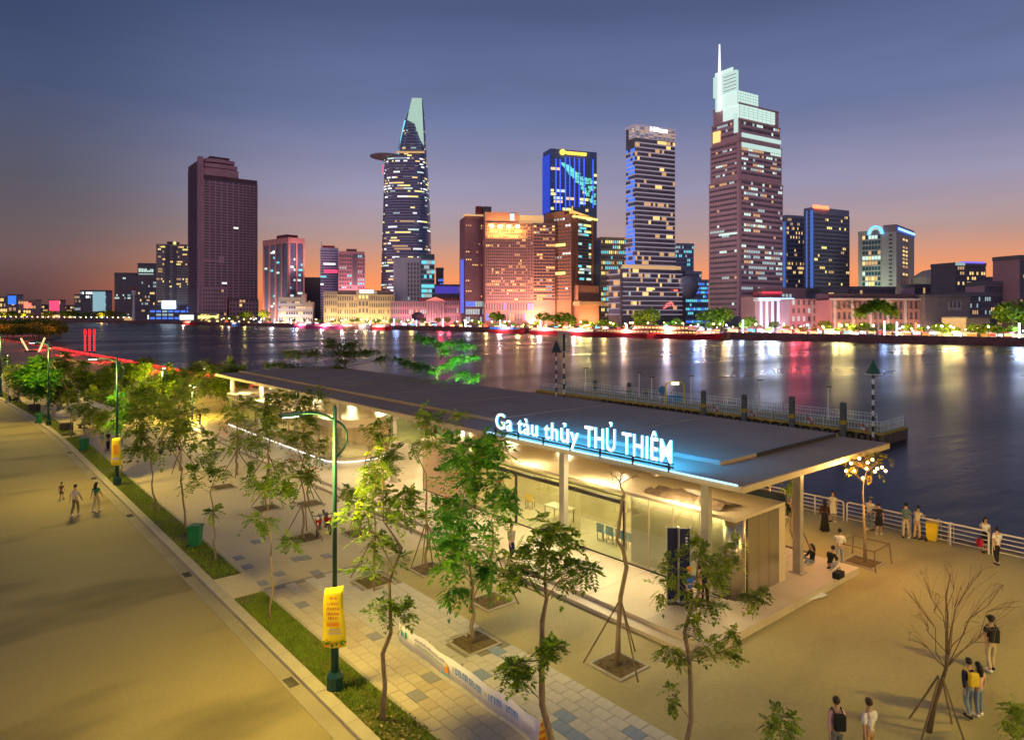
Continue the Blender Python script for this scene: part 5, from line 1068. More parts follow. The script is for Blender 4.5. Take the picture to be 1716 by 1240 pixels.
class Bd:
    """one building, its nearest vertical edge at photo column xc and distance D; right face turned th degrees away, left face at right angles to it"""
    def __init__(s, name, label, xl, xc, xr, D, th, cat='building', group=None, depth=None):
        rc = (xc - CX) / F; L = rc * D; s.D = D; t = R(th); rr = (xr - CX) / F; rl = (xl - CX) / F
        s.w = (rr * D - L) / (math.cos(t) - rr * math.sin(t)); s.d = depth or (L - rl * D) / (math.sin(t) + rl * math.cos(t)); s.L, s.t = L, t
        s.o = thing(name, label, cat, tuple(cw(L, D, 0)), R(-40.09 + th), group); s.win = MB(); s.sl = MB(); s.pi = MB(); s.q = random.Random(int(xc * 7 + D))
    def z(s, y): return CH + (YH - y) * s.D / F
    def u(s, x): r = (x - CX) / F; return (r * s.D - s.L) / (math.cos(s.t) - r * math.sin(s.t))
    def v(s, x): r = (x - CX) / F; return (s.L - r * s.D) / (math.sin(s.t) + r * math.cos(s.t))
    def body(s, m, z1, z0=0., x0=0., x1=None, y0=0., y1=None, name='wall', mats=None):
        return MB().box(x0, y0, z0, s.w if x1 is None else x1, s.d if y1 is None else y1, z1).build(name, m, s.o)
    def face(s, f, a, b, z0, z1, nx, nz, lit=(0,), slab=.28, pier=.18, proud=.35, off=0., p=.0, base=0, rows=None, pal=None):
        """windows, floor bands and piers of a face ('R' or 'L') between a..b along it and z0..z1; p: share of lit windows"""
        cwd, fh = (b - a) / nx, (z1 - z0) / nz; q = s.q
        def P(u, o, z): return (u, off - o, z) if f == 'R' else (off - o, u, z)
        for j in range(nz):
            pr = p * q.choice((.15, .4, 1, 1.3, 2.2)) if rows is None else rows(j / nz, q); run = 0
            for i in range(nx):
                ua, ub = a + cwd * i, a + cwd * (i + 1); za, zb = z0 + fh * (j + slab), z0 + fh * (j + 1)
                if run == 0 and q.random() < pr: run = q.choice((1, 1, 1, 2, 3)); k = q.choice(pal or (1, 2))
                if run: run -= 1; m = k
                else: m = base
                s.win.face([P(ua, .06, za), P(ub, .06, za), P(ub, .06, zb), P(ua, .06, zb)], m)
            if slab:
                A, B = P(a, proud, z0 + fh * j), P(b, 0, z0 + fh * (j + slab)); s.sl.box(min(A[0], B[0]), min(A[1], B[1]), A[2], max(A[0], B[0]), max(A[1], B[1]), B[2])
        if pier:
            for i in range(nx + 1):
                c = a + cwd * i; A, B = P(c - cwd * pier / 2, proud * .8, z0), P(c + cwd * pier / 2, 0, z1); s.pi.box(min(A[0], B[0]), min(A[1], B[1]), A[2], max(A[0], B[0]), max(A[1], B[1]), B[2])
    def done(s, slabm, pierm=None):
        if s.win.f: s.win.build('window', WIN, s.o, kind='stuff')
        if s.sl.f: s.sl.build('floor_band', slabm, s.o, kind='stuff')
        if s.pi.f: s.pi.build('pier', pierm or slabm, s.o, kind='stuff')
        return s
def flood(b, f, a, c, z, power, col, out=6.0, n=1):
    out *= 1.5
    for k in range(n):
        u = a + (c - a) * (k + .5) / n; p = Vector((u, -out, z)) if f == 'R' else Vector((-out, u, z)); M_ = Matrix.Translation(b.o.location) @ Matrix.Rotation(b.o.rotation_euler.z, 4, 'Z'); w = M_ @ p
        tgt = M_ @ (Vector((u, 0, z + out * 2.4)) if f == 'R' else Vector((0, u, z + out * 2.4))); lamp('AREA', w, power * .2, col, max(2, abs(c - a) / n * .8), aim(tgt - w), 2)
# ---- 1 unfinished brown tower
mv = mat('concrete_mauve', (.52, .31, .35), .8, var=.15, scale=.08); mvd = mat('concrete_mauve_dark', (.14, .085, .10), .8, var=.2, scale=.1); mvl = mat('concrete_mauve_light', (.58, .38, .42), .8, var=.1, scale=.1)
b = Bd('unfinished_tower', 'tall dark mauve unfinished tower with stepped top at left', 316, 334, 433, 870, 38)
zt = b.z(292); b.body(mvd, zt, x1=b.u(431)); b.body(mvd, b.z(268), x0=-.5, x1=b.u(345), y0=3, y1=b.d, name='core_wall'); b.body(mv, b.z(262), x0=b.u(333), x1=b.u(341), y0=-.8, y1=8, name='fin_wall')
mb = MB(); 
for z0_, z1_, xa, xb in ((zt, b.z(278), 341, 400), (b.z(278), b.z(270), 343, 398), (b.z(269), b.z(262), 345, 394)):
    pts = [(b.u(xa) + (b.u(xb) - b.u(xa)) * k / 10, 1 - 3 * math.sin(k / 10 * math.pi)) for k in range(11)] + [(b.u(xb), b.d * .7), (b.u(xa), b.d * .7)]; mb.prism(pts, z0_, z1_ - 1)
mb.build('curved_crown', mv, b.o); MB().box(b.u(352), 1, b.z(262), b.u(385), 14, b.z(259)).build('roof_box', mvd, b.o)
b.face('R', b.u(341), b.u(400), b.z(520), b.z(300), 6, 46, p=.004, pal=(8,), slab=.42, pier=.16, proud=.9); b.face('R', b.u(400), b.u(431), b.z(500), b.z(300), 5, 42, p=.006, pal=(8, 4), slab=.3, pier=.1, proud=1.4); b.face('L', 0, b.d, b.z(480), b.z(275), 2, 44, slab=.2, pier=.2, proud=.5)
MB().box(b.u(336), -9, 0, b.u(376), 0, b.z(482)).build('podium', mv, b.o); MB().box(b.u(340), -1.6, b.z(438), b.u(372), -.9, b.z(435)).box(b.u(366), -1.8, b.z(440), b.u(375), -.9, b.z(428)).build('hoist_platform', mvl, b.o); MB().box(b.u(382), -6, 0, b.u(430), 0, b.z(500)).build('podium', mvd, b.o); b.face('R', b.u(336), b.u(376), 2, b.z(485), 9, 8, p=.05, pal=(2,), slab=.4, pier=.25, proud=.6, off=-9); b.face('R', b.u(382), b.u(430), 2, b.z(502), 9, 5, p=.1, pal=(2, 1), slab=.4, pier=.25, proud=.6, off=-6)
b.done(mv, mvl); b_one = b
# ---- 2 the tall tapering tower with a helipad
tg = mat('tower_band', (.29, .32, .47), .35, .3, .1, .1)
D = 804; t = thing('tapering_tower', 'tall tapering glass tower with helipad disc and lit pointed crown', 'building', tuple(at(681, D)), R(-40.09))
prof = [(527, 641, 722), (480, 640, 722), (430, 641, 722), (380, 642.5, 721), (330, 644, 719), (285, 645, 716.5), (266, 645.5, 715.5)]; crown = [(266, 667, 715), (250, 668, 714), (230, 672, 713), (210, 677, 712), (190, 684, 710.5), (168, 691, 708)]
def pint(pf, y):
    for (ya, la, ra), (yb, lb, rb) in zip(pf, pf[1:]):
        if yb <= y <= ya: f = (y - ya) / (yb - ya); return la + (lb - la) * f, ra + (rb - ra) * f
    return pf[-1][1:]
q = random.Random(8); nseg = 72
def ring(y, pf, k=.62):
    l, r = pint(pf, y); c = (l + r) / 2; hw = (r - l) / 2 * D / F; o = []
    for j in range(nseg):
        a = 2 * math.pi * j / nseg; ca, sa = math.cos(a), math.sin(a); e = .72
        o.append(((c - 681) * D / F + hw * math.copysign(abs(ca) ** e, ca), hw * .8 * math.copysign(abs(sa) ** e, sa)))
    return o
Z = lambda y: CH + (YH - y) * D / F
def loft(pf, y0, y1, nf, fw, fs, prob, pal):
    for k in range(nf):
        ya, yb = y0 + (y1 - y0) * k / nf, y0 + (y1 - y0) * (k + 1) / nf; ym = ya + (yb - ya) * .5; ra, rm, rb = ring(ya, pf), ring(ym, pf), ring(yb, pf); pr = prob * q.choice((0, .1, .4, 1, 2.5)); run = 0
        for j in range(nseg):
            j2 = (j + 1) % nseg; o = 1.012
            fs.face([(ra[j][0] * 1, ra[j][1] * o - .3, Z(ya)), (ra[j2][0], ra[j2][1] * o - .3, Z(ya)), (rm[j2][0], rm[j2][1] * o - .3, Z(ym)), (rm[j][0], rm[j][1] * o - .3, Z(ym))])
            if run == 0 and q.random() < pr: run = q.choice((1, 2, 3, 5)); kk = q.choice(pal)
            m = kk if run else (9 if j > nseg * .78 else 0); run = max(0, run - 1)
            fw.face([(rm[j][0], rm[j][1], Z(ym)), (rm[j2][0], rm[j2][1], Z(ym)), (rb[j2][0], rb[j2][1], Z(yb)), (rb[j][0], rb[j][1], Z(yb))], m)
    r = ring(y1, pf); fs.face([(x, y, Z(y1)) for x, y in r])
fw, fs = MB(), MB(); loft(prof, 527, 266, 58, fw, fs, .12, (1, 5, 3, 8, 8, 2, 4)); fw.build('window', WIN, t, kind='stuff'); fs.build('floor_band', tg, t, kind='stuff')
fw, fs = MB(), MB(); loft(crown, 266, 168, 20, fw, fs, .03, (1, 4)); cr = fw.build('crown_glass', WIN, t, kind='stuff'); fs.build('crown_band', tg, t, kind='stuff')
def cpt(x, y, dy): l, r = pint(crown, y); hw = (r - l) / 2 * D / F; return ((x - 681) * D / F, -hw * .8 * dy - 3.2, Z(y))
cl_ = emit('crown_light', (.55, .82, .66), .52); mb = MB(); tri = [(692, 168), (708, 168), (713, 250), (707, 240), (697, 212), (685, 206)]
mb.face([cpt(x, y, 1.0 if x < 705 else .8) for x, y in tri]); mb.face([(cpt(x, y, 1.0 if x < 705 else .8)[0], cpt(x, y, 1)[1] + 1.2, cpt(x, y, 1)[2]) for x, y in reversed(tri)]); mb.build('crown_panel', cl_, t)
MB().tube([cpt(676 + k * .0 + (k / 8) * 12, 262 - k * 9.5, .3) for k in range(9)], .9, 5).build('edge_light', emit('edge_cyan', (.2, .75, .95), 1.1), t); MB().tube([cpt(670, 262, .4), cpt(674, 235, .4), cpt(680, 205, .4)], .7, 5).build('edge_light', MATS['edge_cyan'], t)
MB().box(*[(668 - 681) * D / F, -16, Z(262)], (714 - 681) * D / F, -14.5, Z(259)).build('light_band', W2, t)
hp = MB(); cx_ = (648 - 681) * D / F; hp.lathe([(6, Z(271)), (14, Z(268)), (17.5, Z(266)), (17.5, Z(264.6))], 24, (cx_, -8, 0), sx=1.02); hp.build('helipad', mat('helipad_steel', (.34, .30, .32), .5, .3), t); MB().tube([(cx_ + 6, -8, Z(270)), (cx_ + 20, -6, Z(276))], 2.2, 6).build('helipad_strut', tg, t); MB().lathe([(.4, Z(264.6)), (.3, Z(260))], 5, (cx_ - 14, -8, 0)).build('beacon', W1, t)
MB().box((649 - 681) * D / F, -29.5, Z(300), (651 - 681) * D / F, -29, Z(286)).build('red_sign', emit('sign_pinkred', (1, .05, .15), 1.2), t)
# ---- generic towers --------------------------------------------------------------------------------------------------
def simple(name, label, xl, xc, xr, yt, D, th, wall, band, nx, ny, nxl, p, pal, base=0, slab=.3, pier=.2, yb=530, roofbox=None, proud=.4, rows=None, depth=None):
    nx = int(nx * 1.5); slab = max(slab, .42); p *= 1.35; b = Bd(name, label, xl, xc, xr, D, th, depth=depth); zt = b.z(yt); b.body(wall, zt); b.face('R', 0, b.w, 1.5, zt - 2.0, nx, ny, p=p, pal=pal, base=base, slab=slab, pier=pier, proud=proud, rows=rows)
    if nxl: b.face('L', 0, b.d, 1.5, zt - 2.0, nxl, ny, p=p, pal=pal, base=base, slab=slab, pier=pier, proud=proud, rows=rows)
    MB().box(-.5, -.5, zt - 1.6, b.w + .5, b.d, zt + .9).build('parapet', band, b.o)
    if roofbox: MB().box(b.w * roofbox[0], b.d * .2, zt + .9, b.w * roofbox[1], b.d * .8, b.z(roofbox[2])).build('roof_box', ROOF, b.o)
    b.done(band); return b
gw = mat('wall_greybeige', (.48, .41, .35), .8, var=.15, scale=.1); gd = mat('wall_greydark', (.19, .18, .19), .7, var=.15, scale=.1); gl = mat('wall_bluegrey', (.30, .34, .44), .7, var=.12, scale=.1); pk = mat('wall_pink', (.52, .30, .30), .8, var=.1, scale=.1); cr_m = mat('wall_cream', (.60, .48, .32), .8, var=.1, scale=.1); bluew = mat('wall_blue', (.13, .2, .42), .5, var=.12, scale=.1); brn = mat('wall_brown', (.34, .17, .11), .7, var=.12, scale=.1); rose = mat('wall_rose', (.52, .27, .23), .8, var=.1, scale=.1)
b = simple('apartment_tower', 'beige apartment tower with scattered yellow windows left of mauve tower', 260, 262, 316, 410, 960, 12, gw, gw, 14, 30, 0, .12, (1, 2, 5), roofbox=(.3, .6, 404), depth=25); MB().box(b.u(277), -.9, 10, b.u(284), -.4, b.z(410)).box(b.u(290), -1, 10, b.u(296), -.4, b.z(412)).build('dark_shaft', gd, b.o); MB().ball((b.u(293), -1, b.z(407)), 2.2, 8, 5).build('beacon', W5, b.o)
b = simple('dark_office_block', 'dark office block with pale green rooftop screen', 229, 231, 262, 442, 1020, 10, gd, gd, 8, 14, 0, .05, (3, 4), yb=480, depth=20); mb = MB(); qq = random.Random(2)
for k in range(9): u = b.u(233 + k * 2.8); mb.box(u, -1.6, b.z(456), u + 1.4, -1.2, b.z(450 + qq.choice((0, 1, 3)))); mb.box(u, -1.6, b.z(460), u + 1.6, -1.2, b.z(458.8))
mb.build('sign_print', W3, b.o)
simple('grey_apartment_block', 'grey block below the pale green rooftop screen', 224, 226, 262, 464, 990, 8, gw, gd, 9, 12, 0, .12, (2, 4, 1), depth=18)
simple('dark_slab_block', 'dark slab block with few green lit windows at far left', 190, 192, 227, 458, 1040, 8, gd, gd, 9, 16, 0, .06, (3, 4), depth=20)
b = simple('small_lit_office', 'low grey office with a pale blue lit right half', 134, 135, 178, 487, 1070, 6, gl, gd, 10, 7, 0, .25, (4, 8), depth=20); MB().box(b.u(156), -1.2, b.z(522), b.u(177), -.6, b.z(489)).build('lit_screen', emit('screen_pale', (.35, .62, .68), .55), b.o)
simple('low_pale_block', 'low pale block beside the pale blue lit office', 124, 125, 135, 494, 1080, 6, gw, gd, 4, 6, 0, .2, (2, 4), depth=15)
def far_small(name, lab, xl, xr, yt, D, wall, sign=None, nx=5, ny=4, p=.2, pal=(1, 2)):
    b = simple(name, lab, xl, xl + .5, xr, yt, D, 6, wall, gd, nx, ny, 0, p, pal, depth=16)
    if sign: MB().box(b.w * sign[0], -1.5, b.z(sign[2]), b.w * sign[1], -.8, b.z(sign[3])).build('lit_box', sign[4], b.o)
    return b
s_pink = emit('sign_pink', (1, .06, .16), 1.1); s_red = emit('sign_red', (1, .10, .07), 2.6); s_blue = emit('sign_blue', (.04, .20, 1), .9)
far_small('lit_pink_block', 'small building glowing pink far left', 82, 101, 503, 1120, pk, (.05, .95, 521, 504, s_pink)); far_small('lit_blue_block', 'small building with blue lit top far left', 12, 29, 494, 1130, gl, (.1, .9, 510, 496, s_blue)); far_small('red_sign_block', 'low building with a bright red square sign far left', 30, 60, 503, 1125, gw, (.35, .75, 516, 508, s_red)); far_small('dim_block', 'dim low block at the left edge', -8, 12, 498, 1150, gd); far_small('dim_block', 'dim low block between the red and pink signs', 60, 80, 511, 1160, gd); far_small('dim_block', 'dim low block right of the pink building', 101, 124, 512, 1150, gw)
far_small('white_screen_house', 'dark house with a glaring white blue screen by the water', 250, 322, 512, 930, bluew, (.30, .62, 517, 504, emit('screen_glare', (.6, .8, 1), 4)), p=.3, pal=(7, 7, 4)); far_small('riverside_shed', 'low shed with yellow lit front by the water', 330, 368, 524, 850, gw, (.05, .95, 534, 529, W5)); far_small('riverside_shed', 'low white lit shed left of the glaring screen', 246, 276, 525, 940, cr_m, (.05, .95, 535, 528, W8)); far_small('riverside_shed', 'low long shed with cream lit front at left shore', 206, 246, 529, 1000, cr_m, (.05, .95, 538, 532, W2))
b = far_small('riverside_shed', 'small pale lit stall house right of the glaring screen', 300, 326, 526, 880, cr_m, (.05, .95, 536, 528, W8))
# checkered tall lamp / chimney
p = onshore(224, 4); t = thing('control_tower', 'slender white tower with red and white tip on the left shore', 'tower', tuple(p)); D = FW[0] * p.x + FW[1] * p.y; zt = CH + (YH - 482) * D / F; MB().lathe([(2.0, 0), (1.1, zt - 12)], 8).build('shaft', M_whitep, t); MB().lathe([(1.8, zt - 12), (2.6, zt - 8), (2.4, zt - 5)], 8).build('cabin', M_whitep, t); MB().lathe([(2.2, zt - 5), (2.0, zt)], 8).build('cap', mat('cap_red', (.5, .04, .04), .5), t)
# ---- pink framed glass office
b = Bd('pink_framed_office', 'dark glass office framed in pink columns', 443, 484, 508, 740, 48); zt = b.z(398); b.body(M_wd, zt - 3); b.face('L', 0, b.d, b.z(520), b.z(406), 8, 26, p=.05, pal=(6, 3), slab=.2, pier=0, base=9); b.face('R', 0, b.w, b.z(520), b.z(406), 6, 26, p=.12, pal=(6, 3), slab=.2, pier=0, base=9)
mb = MB()
for k in range(5): a = b.d * k / 4; mb.box(-1.4, a - .9, 0, 0, a + .9, zt - 2)
for k in range(3): a = b.w * k / 2; mb.box(a - .9, -1.4, 0, a + .9, 0, zt - 2)
mb.box(-1.6, -1.6, b.z(407), b.w + 1, b.d + 1, zt); mb.build('pink_frame', mat('pink_frame', (.60, .28, .26), .7, var=.1, scale=.1), b.o); MB().box(b.w * .1, b.d * .15, zt, b.w * .9, b.d * .55, zt + 4).build('roof_box', mat('roof_red', (.25, .06, .06), .7), b.o); b.done(gd); MB().ball((-1.5, b.d * .55, b.z(420)), 1.6, 8, 5).build('beacon', W8, b.o)
flood(b, 'L', 0, b.d, 2, 90000, (1, .55, .42), 12, 2); flood(b, 'R', 0, b.w, 2, 60000, (1, .5, .45), 12, 1); flood(b, 'R', 0, b.w, 60, 60000, (1, .5, .5), 16, 1)
simple('dark_gap_block', 'plain dark block behind the white terraced building', 508, 510, 540, 466, 800, 8, gd, gd, 6, 12, 0, .02, (2,), depth=20)
b = Bd('terraced_white_building', 'white terraced low building with stepped right end', 465, 467, 524, 725, 10, depth=16); b.body(cr_m, b.z(498), x1=b.u(505)); b.body(cr_m, b.z(492), x0=b.u(505), x1=b.u(511), name='tower_wall'); b.body(cr_m, b.z(506), x0=b.u(511), name='wing_wall'); wm = mat('wall_white', (.66, .58, .54), .8, var=.06, scale=.1)
for k, (za, zb) in enumerate(((0, 6.5), (7, 13), (13.5, 18.5), (19, 24))): b.face('R', 0, b.w if za < 19 else b.u(505), za + 1, zb, 14, 1, p=.2, pal=(2, 1), slab=.5, pier=.35, proud=.8)
b.done(wm); flood(b, 'R', 0, b.w, 1, 14000, (1, .72, .62), 6, 3)
# ---- slim striped office + pink office
b = Bd('slim_striped_office', 'slim dark blue banded office with a red roof box', 535, 537, 567, 770, 16, depth=22); zt = b.z(415); b.body(gl, zt); b.face('R', 0, b.w, 2, zt - 3, 6, 28, p=.10, pal=(4, 6, 8), slab=.34, pier=0, proud=.5, base=9); MB().box(b.w * .1, 2, zt, b.w * .8, 14, zt + 2.6).build('roof_box', mat('roof_box_red', (.35, .03, .05), .6), b.o); MB().tube([(1, 2, zt), (1, 2, zt + 7)], .25, 4).build('mast', ROOF, b.o); MB().box(b.w * .2, -1.2, b.z(457), b.w * .95, -.7, b.z(452)).build('pink_band', s_pink, b.o); b.done(mat('band_lilac', (.52, .47, .60), .6))
b = Bd('pink_office', 'pink office with a dark central shaft and cyan top windows', 566, 568, 611, 750, 16, depth=24); zt = b.z(421); b.body(pk, zt); b.face('R', 0, b.w * .5, 2, zt - 4, 5, 17, p=.22, pal=(6, 4), slab=.45, pier=.4, proud=.4); b.face('R', b.w * .72, b.w, 2, zt - 4, 3, 17, p=.3, pal=(6, 4), slab=.45, pier=.4, proud=.4); MB().box(b.w * .52, -1.1, b.z(478), b.w * .7, -.3, b.z(430)).build('dark_shaft', gd, b.o); MB().box(b.w * .3, 3, zt, b.w * .7, 12, zt + 3).build('roof_box', brn, b.o); b.done(pk); flood(b, 'R', 0, b.w, 18, 70000, (1, .42, .48), 12, 2)
# ---- grey and teal pair
b = Bd('grey_teal_office', 'grey office with teal glass right side in front of tapering tower', 660, 662, 728, 690, 14, depth=24); b.body(mat('wall_greyflat', (.62, .62, .66), .7, var=.08, scale=.1), b.z(431), x1=b.u(705)); b.body(M_wt, b.z(425), x0=b.u(705.4), y0=-.6, name='teal_glass'); b.face('R', b.u(682), b.u(703), 2, b.z(440), 4, 14, p=.05, pal=(4,), slab=.3, pier=.5, proud=.4); b.face('R', b.u(706), b.w, 2, b.z(428), 5, 14, p=.35, pal=(6, 6, 4), slab=.3, pier=0, proud=.4, off=-.6, base=10); b.done(mat('wall_greyflat2', (.55, .55, .6), .7))
simple('crane_block', 'dark block with a small crane right of the teal office', 730, 731, 743, 450, 760, 8, gd, gd, 3, 12, 0, .1, (7,), depth=12)
b = far_small('blue_lit_roof_block', 'low block washed in violet blue light', 728, 770, 478, 680, mat('wall_violet', (.12, .10, .35), .6), (.02, .98, 492, 480, emit('violet_wash', (.10, .07, .6), .5)))  # violet light put in as wall colour and a glowing panel
# ---- the long heritage facades
b = Bd('heritage_hotel', 'long cream heritage hotel floodlit in warm light', 540, 543, 660, 660, 10, depth=30); yt_ = b.z(495); b.body(cr_m, yt_); b.body(cr_m, b.z(489), x1=b.u(565), y0=-1.2, name='corner_wall'); MB().box(b.u(597), -1.5, yt_, b.u(632), 10, b.z(487)).build('center_attic', cr_m, b.o); MB().box(b.u(603), -2.2, b.z(490.5), b.u(626), -1.6, b.z(486)).build('sign_board', emit('sign_paleblue', (.45, .75, 1), 2.2), b.o)
b.face('R', b.u(543.5), b.u(565), 2, b.z(492), 6, 4, p=.1, pal=(2,), slab=.42, pier=.5, proud=.5, off=-1.2); b.face('R', b.u(565), b.u(600), 2, b.z(497), 9, 4, p=.12, pal=(2,), slab=.42, pier=.5, proud=.5); b.face('R', b.u(600), b.u(618), 2, b.z(493), 3, 4, p=.5, pal=(1, 5), slab=.4, pier=.5, proud=.9, off=-.4); b.face('R', b.u(618), b.w, 2, b.z(497), 11, 4, p=.12, pal=(2,), slab=.42, pier=.5, proud=.5)
MB().box(-1, -1.6, yt_, b.w + .5, -.2, yt_ + .9).build('cornice', mat('cornice_cream', (.68, .58, .42), .8, var=.05), b.o); MB().box(b.u(567), 3, yt_, b.u(655), 14, b.z(486)).build('roof_storey', mat('roof_storey', (.38, .26, .20), .8), b.o); b.done(cr_m); flood(b, 'R', 0, b.w, 1, 26000, (1, .70, .30), 7, 5)
b = Bd('long_back_building', 'long low cream building rising behind the pink customs house', 640, 642, 765, 730, 8, depth=25); b.body(mat('wall_cream2', (.50, .40, .34), .8, var=.1, scale=.1), b.z(489)); b.face('R', 0, b.w, b.z(500), b.z(491), 26, 1, p=.3, pal=(2, 7), slab=.4, pier=.4, proud=.4); b.done(cr_m)
b = Bd('pink_customs_house', 'pink colonnaded building with red lit pediment', 653, 655, 772, 610, 10, depth=24); b.body(pk, b.z(505)); b.face('R', 0, b.u(715), 2, b.z(507), 16, 3, p=.14, pal=(4, 2), slab=.4, pier=.45, proud=.5); b.face('R', b.u(743), b.w, 2, b.z(503), 8, 3, p=.1, pal=(4, 2), slab=.4, pier=.45, proud=.5)
MB().box(b.u(714), -2.6, 0, b.u(744), 0, b.z(503)).build('portico_wall', pk, b.o)
for k in range(7): MB().lathe([(.55, .5), (.45, b.z(507))], 8, (b.u(716) + (b.u(742) - b.u(716)) * k / 6, -3.4, 0)).build('column', mat('column_pink', (.62, .42, .42), .7), b.o)
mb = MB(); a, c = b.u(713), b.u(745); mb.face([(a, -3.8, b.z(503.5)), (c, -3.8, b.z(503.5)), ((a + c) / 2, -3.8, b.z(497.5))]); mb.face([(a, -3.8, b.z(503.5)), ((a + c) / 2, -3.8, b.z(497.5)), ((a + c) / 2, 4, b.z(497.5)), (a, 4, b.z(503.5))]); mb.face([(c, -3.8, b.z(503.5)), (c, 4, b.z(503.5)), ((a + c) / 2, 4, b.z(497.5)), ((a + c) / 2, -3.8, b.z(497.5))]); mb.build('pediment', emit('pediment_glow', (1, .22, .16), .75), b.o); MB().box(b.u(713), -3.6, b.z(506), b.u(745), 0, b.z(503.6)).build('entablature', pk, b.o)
MB().box(b.u(702), 0, b.z(505), b.w, 20, b.z(499)).build('roof', mat('roof_tile_dark', (.17, .06, .06), .8), b.o); b.done(pk); flood(b, 'R', 0, b.w, 1, 20000, (1, .48, .52), 6, 4)
# ---- hotel group
b = Bd('dark_brown_slab', 'dark brown slab hotel with lit rooftop at the rose hotel', 777, 780, 812, 585, 14, depth=30); zt = b.z(362); b.body(mat('wall_plumbrown', (.28, .14, .16), .8, var=.15, scale=.1), zt); b.face('R', 0, b.w, b.z(500), zt - 3, 9, 30, p=.06, pal=(2, 1), slab=.5, pier=.5, proud=.35); MB().box(-1, -1.2, zt, b.w, 8, zt + 1.5).build('roof_light_strip', W2, b.o)
for xa, xb, m in ((801, 810, MATS['roof_red']), (812, 826, gd)): MB().box(b.u(xa), 6, zt + 1, b.u(xb), 12, b.z(343)).build('rooftop_sign', m, b.o)
b.face('R', 0, b.w, 2, b.z(505), 8, 3, p=.6, pal=(7, 4), slab=.3, pier=.2); b.done(MATS['wall_plumbrown']); MB().box(-3, 2, b.z(525), -1, 8, b.z(435)).build('blue_edge', emit('edge_blue', (.10, .16, 1), .6), b.o)
b = Bd('rose_hotel', 'rose red hotel with floodlit top floors and grey balcony wing', 811, 813, 931, 575, 9, depth=28); zt = b.z(373); b.body(rose, zt, x1=b.u(893)); b.body(rose, b.z(355), z0=zt, x0=0, x1=b.u(869), y0=1, y1=20, name='attic_wall'); b.body(mat('wall_taupe', (.34, .22, .20), .8, var=.1, scale=.1), b.z(372), x0=b.u(893.3), y0=.6, name='wing_wall'); MB().box(b.u(855), .2, b.z(368), b.u(862), 1, b.z(357)).build('lit_sign', emit('sign_skyblue', (.45, .7, .95), .9), b.o)
b.face('R', b.u(814), b.u(884), b.z(505), zt - 1, 22, 26, p=.18, pal=(2, 2, 1), slab=.36, pier=.34, proud=.5); b.face('R', b.u(884), b.u(893), b.z(505), zt - 1, 2, 26, p=.1, pal=(2,), slab=.4, pier=.5, proud=.5)
for k, z_ in enumerate(range(26)): pass
b.face('R', b.u(894), b.u(930), b.z(505), b.z(376), 7, 24, p=.14, pal=(1, 2, 4), slab=.45, pier=.12, proud=1.3, off=.6); b.face('R', b.u(813), b.u(893), 2, b.z(508), 18, 2, p=.15, pal=(7, 2), slab=.35, pier=.45, proud=.6); MB().box(b.u(872), 2, b.z(370), b.u(912), 14, b.z(359)).build('roof_terrace_light', W2, b.o)
for x in (824, 838, 852, 867): MB().box(b.u(x) - 1.4, -1.6, b.z(381), b.u(x) + 1.4, -.9, b.z(377)).build('uplight', emit('uplight_amber', (1, .72, .28), 12), b.o); flood(b, 'R', b.u(x) - 3, b.u(x) + 3, b.z(396), 16000, (1, .55, .12), 5)
b.done(rose); flood(b, 'R', 0, b.u(890), 8, 26000, (1, .50, .44), 14, 4); flood(b, 'R', b.u(894), b.w, 8, 16000, (1, .55, .40), 12, 1)
# ---- blue tower
b = Bd('blue_lit_tower', 'tall blue lit tower with glowing fins and gold rooftop sign', 910, 923, 1000, 640, 20); zt = b.z(249); b.body(bluew, zt); lf = emit('blue_face', (.035, .10, .95), .42); MB().box(-1.0, 1, b.z(355), -.4, b.d - .5, b.z(258)).build('blue_face', lf, b.o); b.face('R', 0, b.w, 2, b.z(262), 16, 46, p=.07, pal=(1, 5, 3), slab=.25, pier=0, proud=.3, base=10, rows=lambda f, q: .04 if f < .62 else (.25 if .66 < f < .9 and q.random() < .4 else .05))
bf = emit('blue_fin', (.06, .12, 1), 1.0)
for i, (x, y1_) in enumerate(((931, 352), (938, 352), (947, 350), (954, 345), (962, 345), (970, 345), (978, 342), (993, 345))): MB().box(b.u(x) - .4, -1.5, b.z(y1_), b.u(x) + .4, -.4, b.z(262 if i > 1 else 266)).build('light_fin', bf, b.o)
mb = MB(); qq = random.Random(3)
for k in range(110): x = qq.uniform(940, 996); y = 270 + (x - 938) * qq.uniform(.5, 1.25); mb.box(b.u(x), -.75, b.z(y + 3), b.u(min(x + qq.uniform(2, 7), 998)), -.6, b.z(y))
mb.build('glass_reflection', emit('reflect_mint', (.18, .75, .62), .7), b.o, kind='stuff')  # reflection in the glass, put in as small glowing boxes
gs = emit('gold_sign', (1, .62, .06), 2.2); MB().tube([(b.u(942), -1.6, b.z(254)), (b.u(942), -.4, b.z(254))], 2.6, 14).build('sign_emblem', gs, b.o); qq = random.Random(6); mb = MB()
for k in range(13): u = b.u(948 + k * 2.7); mb.box(u, -1.4, b.z(257), u + .5, -.6, b.z(252)); mb.box(u, -1.4, b.z(257 if k % 2 else 254.4), u + 1.15, -.6, b.z(255.6 if k % 2 else 253)); 
mb.build('sign_lettering', gs, b.o); b.done(bluew)
